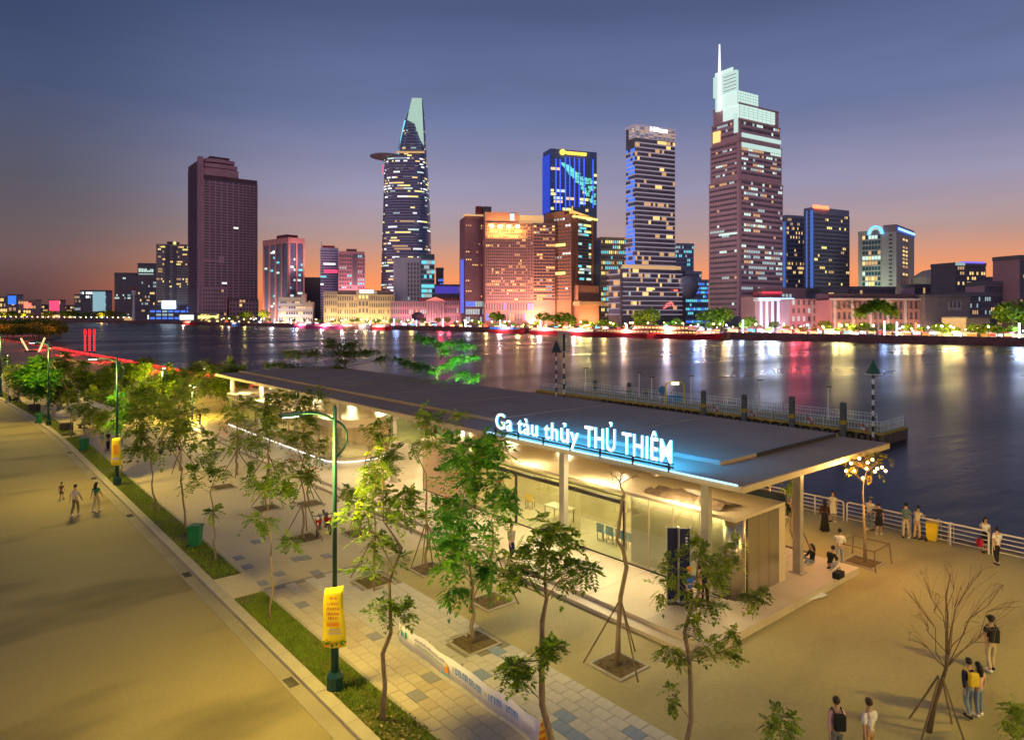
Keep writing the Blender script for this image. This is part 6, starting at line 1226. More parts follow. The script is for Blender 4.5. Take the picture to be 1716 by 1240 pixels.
# ---- brown tower with gold pyramid
b = Bd('gold_pyramid_tower', 'brown tower with teal glass bay and gold lit pyramid roof', 914, 957, 996, 575, 45); zt = b.z(358); b.body(brn, zt); b.face('L', 0, b.d, b.z(505), zt - 3, 9, 24, p=.10, pal=(4, 8, 5), slab=.45, pier=.3, proud=.4); b.face('R', b.w * .25, b.w * .85, b.z(470), zt - 2, 6, 20, p=.3, pal=(3, 6, 4, 5), slab=.28, pier=0, proud=.5, base=10)
for y in (409, 457): MB().box(-1, b.v(948), b.z(y + 2.6), -.4, b.v(929), b.z(y - 2)).build('lit_floor', W5, b.o)
MB().box(b.w * .16, -1.6, b.z(500), b.w * .24, 0, zt).box(b.w * .86, -1.6, b.z(500), b.w * .94, 0, zt).build('pilaster', brn, b.o)
mb = MB(); c, e = b.w * .55, b.w * .48; y0_ = -2; zz = b.z(361); P4 = [(c - e, y0_, zz), (c + e, y0_, zz), (c + e, y0_ + 2 * e, zz), (c - e, y0_ + 2 * e, zz)]; ap = (c, y0_ + e, b.z(346))
for k in range(4): mb.face([P4[k], P4[(k + 1) % 4], ap])
mb.build('pyramid_roof', emit('pyramid_gold', (1, .50, .07), .95), b.o); MB().tube([ap, (ap[0], ap[1], b.z(339))], .5, 5).build('spire', MATS['pyramid_gold'], b.o); MB().box(c - e * 1.05, y0_ - .5, b.z(364), c + e * 1.05, y0_ + 2 * e, zz - .05).build('eave_light', W5, b.o); MB().box(0, b.d * .25, zt, b.w * .2, b.d, b.z(352)).build('attic_wall', brn, b.o)
MB().box(b.w * .1, -5, 0, b.w, 0, b.z(478)).build('entrance_block', mat('wall_terracotta', (.48, .24, .16), .8), b.o); MB().box(b.w * .05, -8, b.z(512), b.w * 1.15, 0, b.z(505)).build('canopy', mat('canopy_tan', (.55, .38, .22), .7), b.o)
b.done(brn); flood(b, 'R', 0, b.w, 3, 26000, (1, .55, .25), 10, 2); flood(b, 'L', 0, b.d, 3, 70000, (1, .5, .25), 14, 2)
# ---- small colourful ones
b = simple('yellow_lit_office', 'yellow green lit office with blue side left of banded tower', 1005, 1007, 1049, 399, 640, 14, gl, cr_m, 9, 16, 0, .5, (5, 2, 6), slab=.3, pier=.35, depth=22, base=9)
simple('blue_grey_office', 'blue grey office behind banded tower at right', 1127, 1129, 1162, 409, 700, 12, gl, gl, 8, 18, 0, .12, (6, 4), depth=22, base=9)
simple('cyan_lit_office', 'low cyan lit office right of the banded tower', 1143, 1146, 1187, 470, 600, 14, bluew, gl, 9, 10, 0, .6, (6, 6, 7), depth=20, base=9); simple('pale_small_block', 'small pale block above the cyan lit office', 1148, 1150, 1175, 456, 660, 14, gl, gl, 5, 10, 0, .2, (4,), depth=16)
# ---- the banded tower
bw = mat('band_white', (.52, .46, .52), .5, var=.05, scale=.2); b = Bd('banded_tower', 'tall dark tower with white floor bands and lit hotel sign', 1049, 1064, 1131, 520, 24); zt = b.z(212); b.body(M_wd, zt); bx = emit('band_lit', (.36, .30, .38), .55)
nz = 29; b.face('R', 0, b.w, b.z(452), b.z(232), 18, nz, p=.075, pal=(1, 2, 2), slab=.2, pier=0, proud=1.5); b.face('L', 0, b.d, b.z(452), b.z(248), 4, nz - 2, rows=lambda f, q: 1.0 if q.random() < .8 else .4, pal=(7, 7, 9), slab=.2, pier=0, proud=1.5, base=9); b.face('R', 0, b.w, b.z(231), zt, 9, 7, p=.55, pal=(2, 4, 2), slab=.3, pier=.1, proud=1.2); b.face('L', 0, b.d * .55, b.z(231), zt, 2, 7, p=.8, pal=(2, 1), slab=.3, pier=.1, proud=1.2)
MB().box(-1.2, -1.2, zt, b.w, b.d, zt + 1.4).build('parapet', bx, b.o)
me = text_mesh('Hilton', 1.0, .15, .02); xs = [v.co.x for v in me.vertices]; k_ = (b.u(1116) - b.u(1088)) / (max(xs) - min(xs)); mb = MB()
for p_ in me.polygons: mb.face([(b.u(1088) + (me.vertices[v].co.x - min(xs)) * k_, -1.9 - me.vertices[v].co.z, b.z(217.5) + me.vertices[v].co.y * k_ * .75) for v in p_.vertices])
mb.build('sign_lettering', emit('sign_white', (.95, .97, 1), 4), b.o)
b.face('R', b.u(1036) + 0, b.w * 1.02, b.z(528), b.z(452), 30, 10, p=.10, pal=(2, 2, 4, 1), slab=.2, pier=0, proud=2.4, off=-6); b.face('L', -4, b.d * .9, b.z(528), b.z(452), 5, 8, p=.3, pal=(2, 9), slab=.2, pier=0, proud=2.4, off=b.u(1034)); MB().box(b.u(1034) + .1, -5.9, 0, b.w * 1.15, b.d, b.z(452)).build('podium', M_wd, b.o)
mb = MB(); a = b.w * 1.02; mb.lathe([(1, b.z(500)), (9, b.z(498)), (13, b.z(480)), (11, b.z(462))], 12, (a + 8, 2, 0)); mb.build('curved_canopy', gl, b.o, smooth=True); MB().box(b.u(1078), -8.6, b.z(486), b.u(1086), -8.3, b.z(483)).build('lit_floor', W5, b.o); MB().box(b.u(1118), -8.6, b.z(487.5), b.u(1124), -8.3, b.z(485)).build('red_light', s_red, b.o); mb = MB(); qq = random.Random(9)
for k in range(18): x = qq.uniform(1100, 1121); y = 516 - 12 * math.sin((x - 1100) / 21 * 3.1) * qq.uniform(.3, 1); mb.box(b.u(x), -8.7, b.z(y + 1.6), b.u(x + 3), -8.4, b.z(y))
mb.build('pink_screen', emit('screen_pink', (1, .22, .2), .9), b.o); b.done(bx)
for y in range(5): MB().box(b.u(1035), -6.5, b.z(452) + .4, b.w * 1.02, -6, b.z(452) + 3).build('terrace_light', W2, b.o) if y == 0 else None
# ---- the tall stepped tower
gm_ = mat('granite_mauve', (.52, .34, .37), .6, var=.08, scale=.1); gmd = mat('granite_mauve_dark', (.42, .25, .26), .6, var=.08, scale=.1); b = Bd('stepped_tower', 'tallest mauve granite tower with white lit stepped crown and spire', 1188, 1238, 1312, 470, 32)
cwl = emit('crown_white', (.72, .95, .86), .66); cws = emit('crown_soft', (.62, .88, .80), .62); tiers = [(530, 300, 0, 0), (300, 236, 1.4, 1.2), (236, 200, 3.2, 2.6), (200, 172, 5.0, 4.0)]
for i, (ya, yb, ix, iy) in enumerate(tiers):
    za, zb = max(0, b.z(ya)), b.z(yb); b.body(gm_, zb, z0=za, x1=b.w - ix, y1=b.d - iy); ny = max(3, int((zb - za) / 3.7))
    rows = (lambda f, q: q.choice((.04, .14, .55))) if i == 0 else (lambda f, q: q.choice((.1, .3, .6)))
    if i < 3:
        b.face('R', 2.5, b.w - ix - 1, za + 2, zb - 1, 18, ny, pal=(3, 3, 4, 4, 2), slab=.5, pier=.06, proud=.35, rows=rows); b.face('L', 1.5, b.d - iy - 1, za + 2, zb - 1, 11, ny, pal=(3, 4, 4, 2), slab=.56, pier=.08, proud=.35, rows=(lambda f, q: q.choice((.0, .05, .3))))
    MB().box(-.4, -.4, zb - 1, b.w - ix + .1, b.d - iy, zb).build('setback_edge', gmd, b.o)
for za, zb, x0, x1 in ((246, 238, .05, .93), (229, 222, .05, .93)): MB().box(b.w * x0, -.9, b.z(za), b.w * x1, -.42, b.z(zb)).build('light_band', cws, b.o)
MB().box(-.9, b.v(1208), b.z(230), -.42, b.v(1196), b.z(211)).build('lit_window', W1, b.o); MB().box(-.9, 0.2, b.z(222), -.42, b.v(1231), b.z(190)).build('corner_light', cws, b.o)
MB().box(-.6, -.9, b.z(197), b.w * .78, b.d * .5, b.z(176)).build('lit_crown_step', cwl, b.o); MB().box(-1.2, .0, b.z(176), b.w * .42, b.d * .7, b.z(152)).build('lit_crown_step', cwl, b.o); MB().box(-1.6, b.v(1236), b.z(152), b.w * .02, b.d * .8, b.z(117)).build('lit_crown_step', cws, b.o); MB().box(-1.2, b.v(1229), b.z(117), 0, b.d * .75, b.z(110)).build('lit_crown_step', cwl, b.o)
for k in range(5): MB().box(-1.7, b.v(1236), b.z(148 - k * 6), -1.55, b.v(1215), b.z(147 - k * 6)).build('crown_joint', gmd, b.o)
for z0_, z1_, x1_, xo, yo in ((197, 176, .78, -.6, -.9), (176, 152, .42, -1.2, 0)):
    mb = MB(); n_f = 5
    for k in range(1, n_f): z_ = b.z(z0_ + (z1_ - z0_) * k / n_f); mb.box(xo - .05, yo - .35, z_ - .22, b.w * x1_ + .05, yo - .02, z_ + .22)
    for k in range(9): u_ = xo + (b.w * x1_ - xo) * k / 8; mb.box(u_ - .18, yo - .3, b.z(z0_), u_ + .18, yo - .02, b.z(z1_))
    mb.build('crown_rib', emit('crown_rib_glow', (.60, .85, .76), .42), b.o, kind='stuff')
yv = b.v(1209); MB().tube([(-2, yv, b.z(178)), (-2, yv, b.z(120)), (-2, yv, b.z(64))], [1.2, 1.1, .5], 6).build('spire', emit('spire_white', (.95, .93, .95), 1.0), b.o); MB().box(-2.4, b.v(1207), b.z(178), -.8, b.v(1202.5), b.z(150)).build('spire_base', cws, b.o)
MB().box(b.u(1262), -10, 0, b.u(1330), 0, b.z(485)).build('podium', mat('podium_mauve', (.36, .22, .23), .7, var=.08), b.o); MB().box(b.u(1262) - .4, -10.4, b.z(485), b.u(1330), 0, b.z(482)).build('podium_roof', gmd, b.o); mb = MB()
for k in range(7): mb.face([(b.u(1266 + k * 6), -10.08, b.z(500)), (b.u(1270 + k * 6), -10.08, b.z(500)), (b.u(1270 + k * 6), -10.08, b.z(492)), (b.u(1266 + k * 6), -10.08, b.z(492))])
mb.build('window', W4, b.o, kind='stuff'); b.done(gm_); MB().box(-.95, b.v(1236), b.z(392), -.43, b.v(1206), b.z(389)).build('lit_floor', W3, b.o); flood(b, 'R', 0, b.w, 30, 16000, (1, .72, .70), 30, 1); flood(b, 'R', 0, b.w, 60, 50000, (1, .74, .74), 60, 1); flood(b, 'L', 0, b.d, 60, 50000, (1, .74, .74), 60, 1)  # area lights without fixtures, hung in mid-air to lift the granite's tone
# ---- right group
ss = mat('wall_slate', (.27, .29, .37), .7, var=.1, scale=.1)
b = simple('grey_blue_tower', 'grey blue tower squeezed behind the stepped tower', 1312, 1317, 1347, 362, 640, 20, ss, gl, 9, 24, 2, .16, (1, 1, 2), depth=24); MB().box(-.9, 0, 4, -.6, b.d, b.z(372)).build('blue_side', emit('side_blue', (.12, .25, .75), .4), b.o)
b = Bd('red_sign_tower', 'slate grey tower with blue side strip and red rooftop sign', 1347, 1364, 1423, 600, 28); zt = b.z(347); b.body(ss, zt); b.face('R', 0, b.w, 3, b.z(358), 20, 27, p=.07, pal=(1, 5, 2), slab=.42, pier=.15, proud=.4); b.face('L', 0, b.d, 3, b.z(350), 4, 27, p=.0, slab=.3, pier=0, proud=.4, base=9); mb = MB()
for k in range(11): u = -3 + (b.u(1387) + 3) * k / 11; mb.box(u, -1.8, b.z(350), u + .7, -1.2, b.z(344)); mb.box(u, -1.8, b.z(346.5 if k % 2 else 349), u + 1.5, -1.2, b.z(345 if k % 2 else 347.4))
mb.build('sign_lettering', emit('sign_orange_red', (1, .14, .05), 3.5), b.o); MB().box(-.9, .4, 4, -.45, b.d * .3, b.z(352)).box(-.9, b.d * .6, 4, -.45, b.d * .72, b.z(352)).build('blue_strip', emit('strip_blue', (.10, .24, .8), .45), b.o); b.done(ss)
b = Bd('arched_hotel', 'cream hotel with blue lit round arch on its roof', 1438, 1502, 1532, 560, 48); zt = b.z(388); cg = mat('wall_creamgreen', (.50, .50, .42), .7, var=.08, scale=.1); b.body(cg, zt); b.face('L', b.v(1476), b.v(1445), 3, zt - 2, 6, 17, p=.3, pal=(1, 3, 2), slab=.3, pier=.12, proud=.5, base=10); b.face('L', b.v(1496), b.v(1489), 3, zt - 2, 1, 22, slab=.45, pier=.2, proud=.3); b.face('R', b.w * .3, b.w * .62, 3, b.z(396), 2, 22, p=.6, pal=(1, 2), slab=.45, pier=.25, proud=.4); b.body(mat('wall_taupe2', (.33, .26, .24), .8), b.z(376), z0=zt, x0=0, y0=0, y1=b.v(1480), name='attic_wall')
MB().box(-1, b.v(1470), zt, 2, b.d, b.z(384)).build('cornice', cg, b.o); pts = [(-1.6, b.v(1468) + 0 + 5.4 * math.cos(a * math.pi / 12) - 0, b.z(391) + 6.6 * math.sin(a * math.pi / 12)) for a in range(13)]; MB().tube(pts, .9, 6).build('blue_arch', emit('arch_blue', (.12, .42, 1), 1.8), b.o); MB().tube([(p[0] - .1, b.v(1468) + (p[1] - b.v(1468)) * .72, b.z(391) + (p[2] - b.z(391)) * .72) for p in pts], .5, 6).build('inner_arch', cws, b.o); MB().box(-1.0, b.v(1468) - 4, b.z(391), -.3, b.v(1468) + 4, b.z(383)).build('arch_panel', gl, b.o)
mb = MB()
for k in range(12): mb.box(b.w * (.05 + k * .077), -1.4, b.z(384.5), b.w * (.05 + k * .077 + .05), -.8, b.z(381.5))
mb.build('sign_lettering', emit('sign_cyan', (.2, .55, 1), 2.6), b.o); MB().box(0, -.8, b.z(388), b.w, -.2, b.z(379)).build('sign_board', emit('board_blue', (.03, .12, .5), .5), b.o); b.done(cg); flood(b, 'L', 0, b.d, 25, 26000, (.85, 1, .75), 14, 1); flood(b, 'R', 0, b.w, 25, 9000, (1, .6, .45), 12, 1)
b = simple('dark_lit_block', 'dark rounded block with yellow windows and violet roof light', 1597, 1600, 1651, 442, 480, 14, gd, gd, 9, 12, 0, .2, (5, 1, 2), depth=20); MB().box(b.w * .3, -.8, b.z(441), b.w * .95, 4, b.z(438)).build('roof_light', emit('roof_violet', (.2, .15, 1), 1.0), b.o); MB().box(0, -.9, b.z(445), b.w * .3, 2, b.z(440)).build('roof_light', W4, b.o)
simple('black_gridded_block', 'black lower block beneath the dark rounded block', 1616, 1618, 1660, 492, 400, 10, mat('wall_black', (.03, .03, .035), .7), gd, 8, 5, 0, .12, (2, 4), depth=16)
simple('mauve_edge_tower', 'mauve tower cut by the right edge of view', 1707, 1709, 1760, 430, 420, 14, pk, gd, 8, 14, 0, .05, (2,), depth=18)
for i, (xl, xr, yt, D, w_, lab) in enumerate(((1532, 1600, 478, 520, mvl, 'low mauve block with a pitched skyline right of the arched hotel'), (1560, 1598, 468, 560, mv, 'dim mauve block behind the low one'), (1650, 1712, 474, 430, mvl, 'plain rose grey block at the far right'), (1655, 1690, 466, 520, mv, 'dim block with dark trees on top at far right'), (1425, 1500, 482, 520, mvd, 'dark brown low block under the arched hotel'), (1376, 1420, 486, 500, ss, 'dark slate low block under the red sign tower'), (1312, 1380, 484, 560, gd, 'dark low block at the foot of the grey blue tower'))):
    far_small('city_block', lab, xl, xr, yt, D, w_, None, 10, 4, .08, (2, 1))
p = at(1565, 560, 462); t = thing('lit_dome', 'pale lit dome roof on the skyline right of the arched hotel', 'dome', (p.x, p.y, 0)); MB().lathe([(16, 30), (16, p.z - 2), (14, p.z), (8, p.z + 4), (.5, p.z + 5.5)], 16, sx=1.0).build('shell', mat('dome_pale', (.45, .38, .3), .6), t, smooth=False)
# ---- colonnaded monument hall and low fronts on the right shore
b = Bd('colonnaded_hall', 'small hall with tall white lit columns and blue eave light', 1268, 1270, 1323, 385, 12, depth=18); b.body(pk, b.z(497), y0=3); MB().box(-1, -2.5, b.z(505), b.w + 1, 3, b.z(499)).build('entablature', M_whitep, b.o); MB().box(-1.2, -2.8, b.z(503), b.w + 1.2, -2.55, b.z(500)).build('blue_eave_light', emit('eave_blue', (.25, .5, 1), 3), b.o); MB().box(b.w * .2, 3, b.z(497), b.w * .85, 12, b.z(488)).build('upper_wall', mat('upper_red', (.45, .10, .12), .7), b.o); MB().box(b.w * .2, 2.6, b.z(492), b.w * .85, 2.95, b.z(488)).build('red_sign', emit('redwash', (.9, .06, .12), .55), b.o)
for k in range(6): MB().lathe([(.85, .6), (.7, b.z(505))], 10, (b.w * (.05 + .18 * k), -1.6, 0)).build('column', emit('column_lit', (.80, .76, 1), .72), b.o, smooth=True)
MB().box(-1, -3, 0, b.w + 1, 3, 1.3).build('steps', M_plinth, b.o); flood(b, 'R', 0, b.w, 1.5, 6000, (.7, .75, 1), 5, 2)
b = Bd('pink_low_house', 'pink four storey house with regular windows by the hall', 1323, 1325, 1360, 375, 10, depth=14); b.body(pk, b.z(501)); b.face('R', 0, b.w, 1, b.z(503), 4, 4, p=.15, pal=(4,), slab=.4, pier=.5, proud=.3); b.done(pk); flood(b, 'R', 0, b.w, 1, 5000, (1, .42, .42), 5, 1)
b = Bd('beige_low_house', 'dim beige four storey house right of the pink house', 1360, 1361, 1390, 376, 10, depth=14); b.body(gw, b.z(501)); b.face('R', 0, b.w, 1, b.z(503), 4, 4, p=.1, pal=(4, 2), slab=.4, pier=.5, proud=.3); b.done(gw)
b = Bd('arcaded_building', 'long rose arcaded building with white cornices floodlit from below', 1390, 1392, 1547, 362, 8, depth=18); zt = b.z(503); b.body(rose, zt); MB().box(-.8, -1.3, zt, b.w + .5, 0, zt + 1.0).build('cornice', wm, b.o); MB().box(0, 2, zt + 1, b.w, 14, b.z(492)).build('roof', mvd, b.o)
b.face('R', 0, b.w, .8, zt - .6, 18, 3, p=.22, pal=(2, 1), slab=.32, pier=.4, proud=.7)
for k in range(6): u = b.w * (.02 + k * .19); MB().box(u, -1.2, 0, u + 1.3, -.2, zt).build('white_pilaster', wm, b.o)
b.done(rose); flood(b, 'R', 0, b.w, .8, 7000, (1, .62, .40), 4.5, 6)
b = Bd('grey_flat_building', 'plain grey flat roofed building behind the yellow lit house', 1547, 1550, 1625, 365, 8, depth=18); b.body(mat('wall_grey_plain', (.25, .22, .21), .8, var=.15, scale=.2), b.z(497)); b.face('R', b.u(1590), b.u(1610), b.z(520), b.z(505), 3, 1, slab=.3, pier=.3); MB().box(-.6, -.8, b.z(498), b.w, 16, b.z(494)).build('roof', gd, b.o); b.done(gw)
b = Bd('yellow_lit_house', 'small flat house in amber light near the right shore', 1578, 1619, 1659, 318, 40); zt = b.z(533); b.body(cr_m, zt); MB().box(-.6, -.6, zt, b.w + .4, b.d, zt + .5).build('flat_roof', gd, b.o); b.face('L', b.v(1606), b.v(1590), 1.6, 4.2, 3, 1, slab=.2, pier=.4); b.done(cr_m); flood(b, 'L', 0, b.d, .9, 2600, (1, .60, .10), 4, 2); flood(b, 'R', 0, b.w, .9, 1600, (1, .62, .15), 4, 1)
# ================================================================== THE FAR WATERFRONT
q = random.Random(21)
PLACES = [(0, 130, 'below the small signs at far left'), (130, 190, 'below the pale lit office'), (190, 262, 'below the dark slab block'), (262, 330, 'near the glaring white screen'), (330, 440, 'below the mauve tower'), (440, 520, 'before the terraced white building'), (520, 655, 'before the cream heritage hotel'), (655, 775, 'before the pink customs house'), (775, 860, 'before the rose hotel'), (860, 925, 'before the grey balcony wing'), (925, 1000, 'before the gold pyramid tower'), (1000, 1060, 'left of the banded tower'), (1060, 1145, 'before the banded tower'), (1145, 1190, 'before the cyan lit office'), (1190, 1265, 'before the stepped tower'), (1265, 1323, 'before the colonnaded hall'), (1323, 1390, 'before the pink low house'), (1390, 1470, 'before the rose arcade, left half'), (1470, 1550, 'before the rose arcade, right half'), (1550, 1620, 'before the plain grey building'), (1620, 1680, 'right of the amber lit house'), (1680, 1800, 'at the right edge')]
def place(px):
    for a, b, n in PLACES:
        if a <= px < b: return n
    return 'at the left edge'
def named(o, what, grp, px): o['label'] = what + ' ' + place(px); o['group'] = grp + ' ' + place(px); return o
# round trees along the shore: one crown mesh, copied
b = MB()
for _ in range(330):
    u = Vector((q.gauss(0, 1), q.gauss(0, 1), q.gauss(0, .8))).normalized() * q.uniform(.5, 1.0); c = Vector((u.x * 3.4, u.y * 3.4, 5.4 + u.z * 2.6)); a = Vector((q.gauss(0, 1), q.gauss(0, 1), q.gauss(0, 1))).normalized(); e = a.orthogonal().normalized() * q.uniform(.4, .75); f = a.cross(e) * .7
    b.face([c - e, c - f * .6, c + e, c + f * .6], q.randrange(3))
t0 = thing('shore_tree', 'round street tree on the far waterfront', 'tree', (0, 0, 0), 0, 'street trees on the far waterfront'); b.build('crown', LEAF['green'], t0); MB().lathe([(.25, 0), (.18, 3), (.1, 5)], 6).build('trunk', M_barkd, t0)
spots = [(px, q.uniform(3, 20), q.uniform(.4, .95)) for px in range(330, 1716, 14)] + [(825, 26, 1.5), (842, 30, 1.5), (905, 28, 1.6), (925, 26, 1.5), (940, 30, 1.7), (955, 24, 1.5), (1085, 12, 1.8), (1098, 16, 1.7), (1075, 14, 1.6), (1195, 18, 1.9), (1215, 20, 1.8), (1180, 22, 1.7), (1250, 14, 1.2), (420, 22, 2.0), (440, 26, 1.8), (405, 20, 1.6), (1700, 16, 2.0), (1690, 20, 1.9), (1712, 22, 1.8), (390, 18, 1.3)]
M0 = t0
for i, (px, off, s) in enumerate(spots):
    t = M0 if i == 0 else dup(M0, (0, 0, 0)); px += q.uniform(-8, 8); t.location = onshore(px, off); named(t, ('big' if s > 1.1 else 'small' if s < .62 else 'round') + ' street tree', ('big' if s > 1.1 else 'small' if s < .62 else 'round') + ' street trees', px); t.scale = (s * q.uniform(.9, 1.15), s, s * q.uniform(.85, 1.1)); t.rotation_euler.z = q.uniform(0, 6)
# individual dark trees at the right
p = onshore(1642, -.2); t = dup(M0, p, 1.0, 'dark rounded bush tree at the water near the right edge'); t.scale = (1.0, .9, .75); t['group'] = 'bushes at the right shore'; p = onshore(1672, .6); t = dup(M0, p, 2.0, 'second dark rounded bush right of the first at right shore'); t.scale = (.8, .8, .7); t['group'] = 'bushes at the right shore'
# big bare umbrella tree in front of the arcaded building
for px, lab, s in ((1432, 'wide bare crowned tree before the rose arcaded building', 1.0), (1470, 'dark spreading tree right of the bare crowned one', .9)):
    p = onshore(px, 10); D = FW[0] * p.x + FW[1] * p.y; cl = [(p + Vector((FW[1] * a * 1.0 * s, -FW[0] * a * s, 14 * s + 2.5 * math.cos(a * .2))), 2.6 * s) for a in (-9, -6, -3, 0, 3, 6, 9)]; tree('spreading_tree', lab, p, 6 * s, cl, int(px), 'dark', fronds=0 if px == 1432 else 30, bare=14 if px == 1432 else 0, flen=1.6, leaflet=.8, npair=4, r0=.5, bark=mat('bark_maroon', (.14, .07, .06), .9), group=None)
# lamps, light columns, kiosks, awnings and people-sized lights along the promenade
GLOW = [emit('globe_warm', (1, .66, .22), 26), emit('globe_white', (.95, .97, 1), 16), emit('globe_yellow', (1, .80, .2), 22)]
g0 = []
for k, m in enumerate(GLOW):
    t = thing('shore_lamp', ['amber globe lamp post on the far waterfront', 'white globe lamp post on the far waterfront', 'yellow globe lamp post on the far waterfront'][k], 'street lamp', onshore(420 + k * 9, 3), 0, ['amber lamps on the far waterfront', 'white lamps on the far waterfront', 'yellow lamps on the far waterfront'][k])
    MB().lathe([(.12, 0), (.08, 4.6)], 6).build('pole', ROOF, t); MB().ball((0, 0, 4.9), .42, 8, 5).build('globe', m, t); g0.append(t)
for px in range(345, 1716, 12):
    if q.random() < .18: continue
    k = q.choices((0, 1, 2), (6, 3, 3))[0]; px += q.uniform(-11, 11); nm = ('amber', 'white', 'yellow')[k]; lm = dup(g0[k], onshore(px, q.choice((1.5, 2, 5, 9, 14, 20, 26))), scale=(1, 1, 1) if q.random() < .3 else (q.uniform(.5, 1.0),) * 3); named(lm, nm + ' globe lamp', nm + ' globe lamps', px)
c0 = None
for i, (px, off, c, hh) in enumerate(((905, 2, 'white', 6), (1245, 1.5, 'white', 7), (1482, 1.5, 'blue', 7), (1503, 2, 'white', 6.5), (1708, 1.5, 'white', 6.5), (1170, 2, 'blue', 5), (660, 2, 'blue', 6), (698, 1, 'blue', 8), (742, 2, 'white', 6), (780, 3, 'white', 5), (838, 2, 'white', 5.5), (1117, 2, 'blue', 4), (460, 2, 'blue', 5), (488, 2, 'white', 5), (1050, 3, 'white', 4), (620, 3, 'white', 4))):
    m = emit('tube_white', (.8, .88, 1), 7) if c == 'white' else emit('tube_blue', (.25, .5, 1), 7)
    t = thing('light_column', f'glowing {c} light column on the far waterfront ' + ['before the brown tower', 'below the tall stepped tower', 'before the arcaded building', 'right of the blue column by the arcade', 'at the right edge', 'under the cyan lit office', 'before the pink customs house', 'beside the dark sphere', 'before the red pediment', 'by the dark brown slab hotel', 'below the rose hotel', 'below the banded tower', 'left of the terraced building', 'before the terraced building', 'at the foot of the banded tower', 'before the heritage hotel'][i], 'light column', tuple(onshore(px, off)), 0, 'glowing light columns'); MB().lathe([(.32, .3), (.32, hh)], 8).build('tube', m, t); MB().lathe([(.6, 0), (.6, .3)], 8).build('base', ROOF, t)
# dark globe sculpture
p = onshore(700, 1.5); t = thing('globe_sculpture', 'dark round tree like sculpture at the water in mid shore', 'sculpture', tuple(p)); MB().ball((0, 0, 8.2), 4.2, 12, 8, sq=(1.3, 1.0, .8)).build('sphere', mat('globe_dark', (.10, .09, .12), .6, var=.4, scale=1), t); MB().lathe([(.8, 0), (.5, 5)], 8).build('stem', ROOF, t)
# stalls with lit fronts
cols = [emit('stall_warm', (1, .66, .24), 1.5), emit('stall_white', (.9, .95, 1), 1.4), emit('stall_red', (1, .12, .08), .6), emit('stall_cyan', (.2, .7, 1), .7), emit('stall_orange', (1, .36, .05), .8)]; roofc = [mat('stall_roof_a', (.5, .45, .4), .8), mat('stall_roof_b', (.35, .1, .1), .8), mat('stall_roof_c', (.2, .2, .3), .8)]; s0 = {}
for i in range(96):
    px = 345 + i * 14.3; k = q.choices(range(5), (6, 4, 1.5, 1.5, 1.5))[0]; r_ = q.randrange(3); px += q.uniform(-5, 5); p = onshore(px, q.choice((5, 9, 14))); w1 = ['warm lit', 'white lit', 'red lit', 'cyan lit', 'orange lit'][k]; w2 = ['pale', 'dark red', 'slate'][r_] + ' roof'
    if (k, r_) not in s0:
        t = thing('waterfront_stall', ['warm lit', 'white lit', 'red lit', 'cyan lit', 'orange lit'][k] + ' stall under a ' + ['pale', 'dark red', 'slate'][r_] + ' roof on the far waterfront', 'stall', tuple(p), R(-5), ['warm lit', 'white lit', 'red lit', 'cyan lit', 'orange lit'][k] + ' stalls with ' + ['pale', 'dark red', 'slate'][r_] + ' roofs'); t.rotation_euler.z = R(-90)
        MB().box(-1.9, 0, .6, 1.9, 2, 2.3).build('back', cols[k], t); mb = MB(); mb.face([(-2.8, -2, 2.4), (2.8, -2, 2.4), (2.8, 0.2, 3.4), (-2.8, .2, 3.4)]); mb.face([(-2.8, 2.2, 2.5), (2.8, 2.2, 2.5), (2.8, .2, 3.4), (-2.8, .2, 3.4)]); mb.build('roof', roofc[r_], t); MB().box(-2.3, -1.2, 0, 2.3, -.8, 1.0).build('counter', roofc[r_], t); s0[k, r_] = t; named(t, f'{w1} stall under {w2}', f'{w1} stalls under {w2}', px)
    else: lm = dup(s0[k, r_], p, R(-90 + q.uniform(-25, 25)), scale=(q.uniform(.5, 1.0), q.uniform(.6, 1), q.uniform(.55, 1.0))); named(lm, f'{w1} stall under {w2}', f'{w1} stalls under {w2}', px)
# added unseen point lights: they brighten the waterfront and streak the water with colour
A_, Y_, B2, R_, C_ = (1, .60, .2), (1, .76, .25), (.35, .5, 1), (1, .06, .10), (.85, .92, 1)
for px, c, w in ((372, A_, 5000), (410, Y_, 9000), (455, C_, 12000), (492, B2, 11000), (530, A_, 6000), (575, C_, 7000), (612, A_, 9000), (640, Y_, 5000), (664, B2, 9000), (690, A_, 6000), (738, R_, 15000), (752, R_, 9000), (785, C_, 7000), (815, A_, 11000), (838, C_, 8000), (868, Y_, 9000), (892, A_, 12000), (903, C_, 6000), (946, A_, 9000), (972, Y_, 16000), (986, Y_, 12000), (1012, A_, 9000), (1048, A_, 6000), (1092, A_, 8000), (1116, B2, 14000), (1168, B2, 14000), (1214, A_, 7000), (1222, C_, 6000), (1243, B2, 6000), (1276, C_, 8000), (1290, B2, 9000), (1300, C_, 8000), (1330, R_, 9000), (1342, R_, 9000), (1352, R_, 6000), (1400, Y_, 7000), (1412, Y_, 9000), (1424, Y_, 6000), (1482, B2, 5000), (1503, C_, 4000), (1518, A_, 5000), (1540, A_, 4000), (1585, Y_, 6000), (1598, Y_, 7000), (1608, A_, 5000), (1655, A_, 2500), (1704, B2, 5000), (1712, C_, 4000)):
    p = onshore(px, q.choice((2, 4, 7, 10))); lamp('POINT', (p.x, p.y, q.choice((4.5, 6, 8))), w * .6, c, .9)
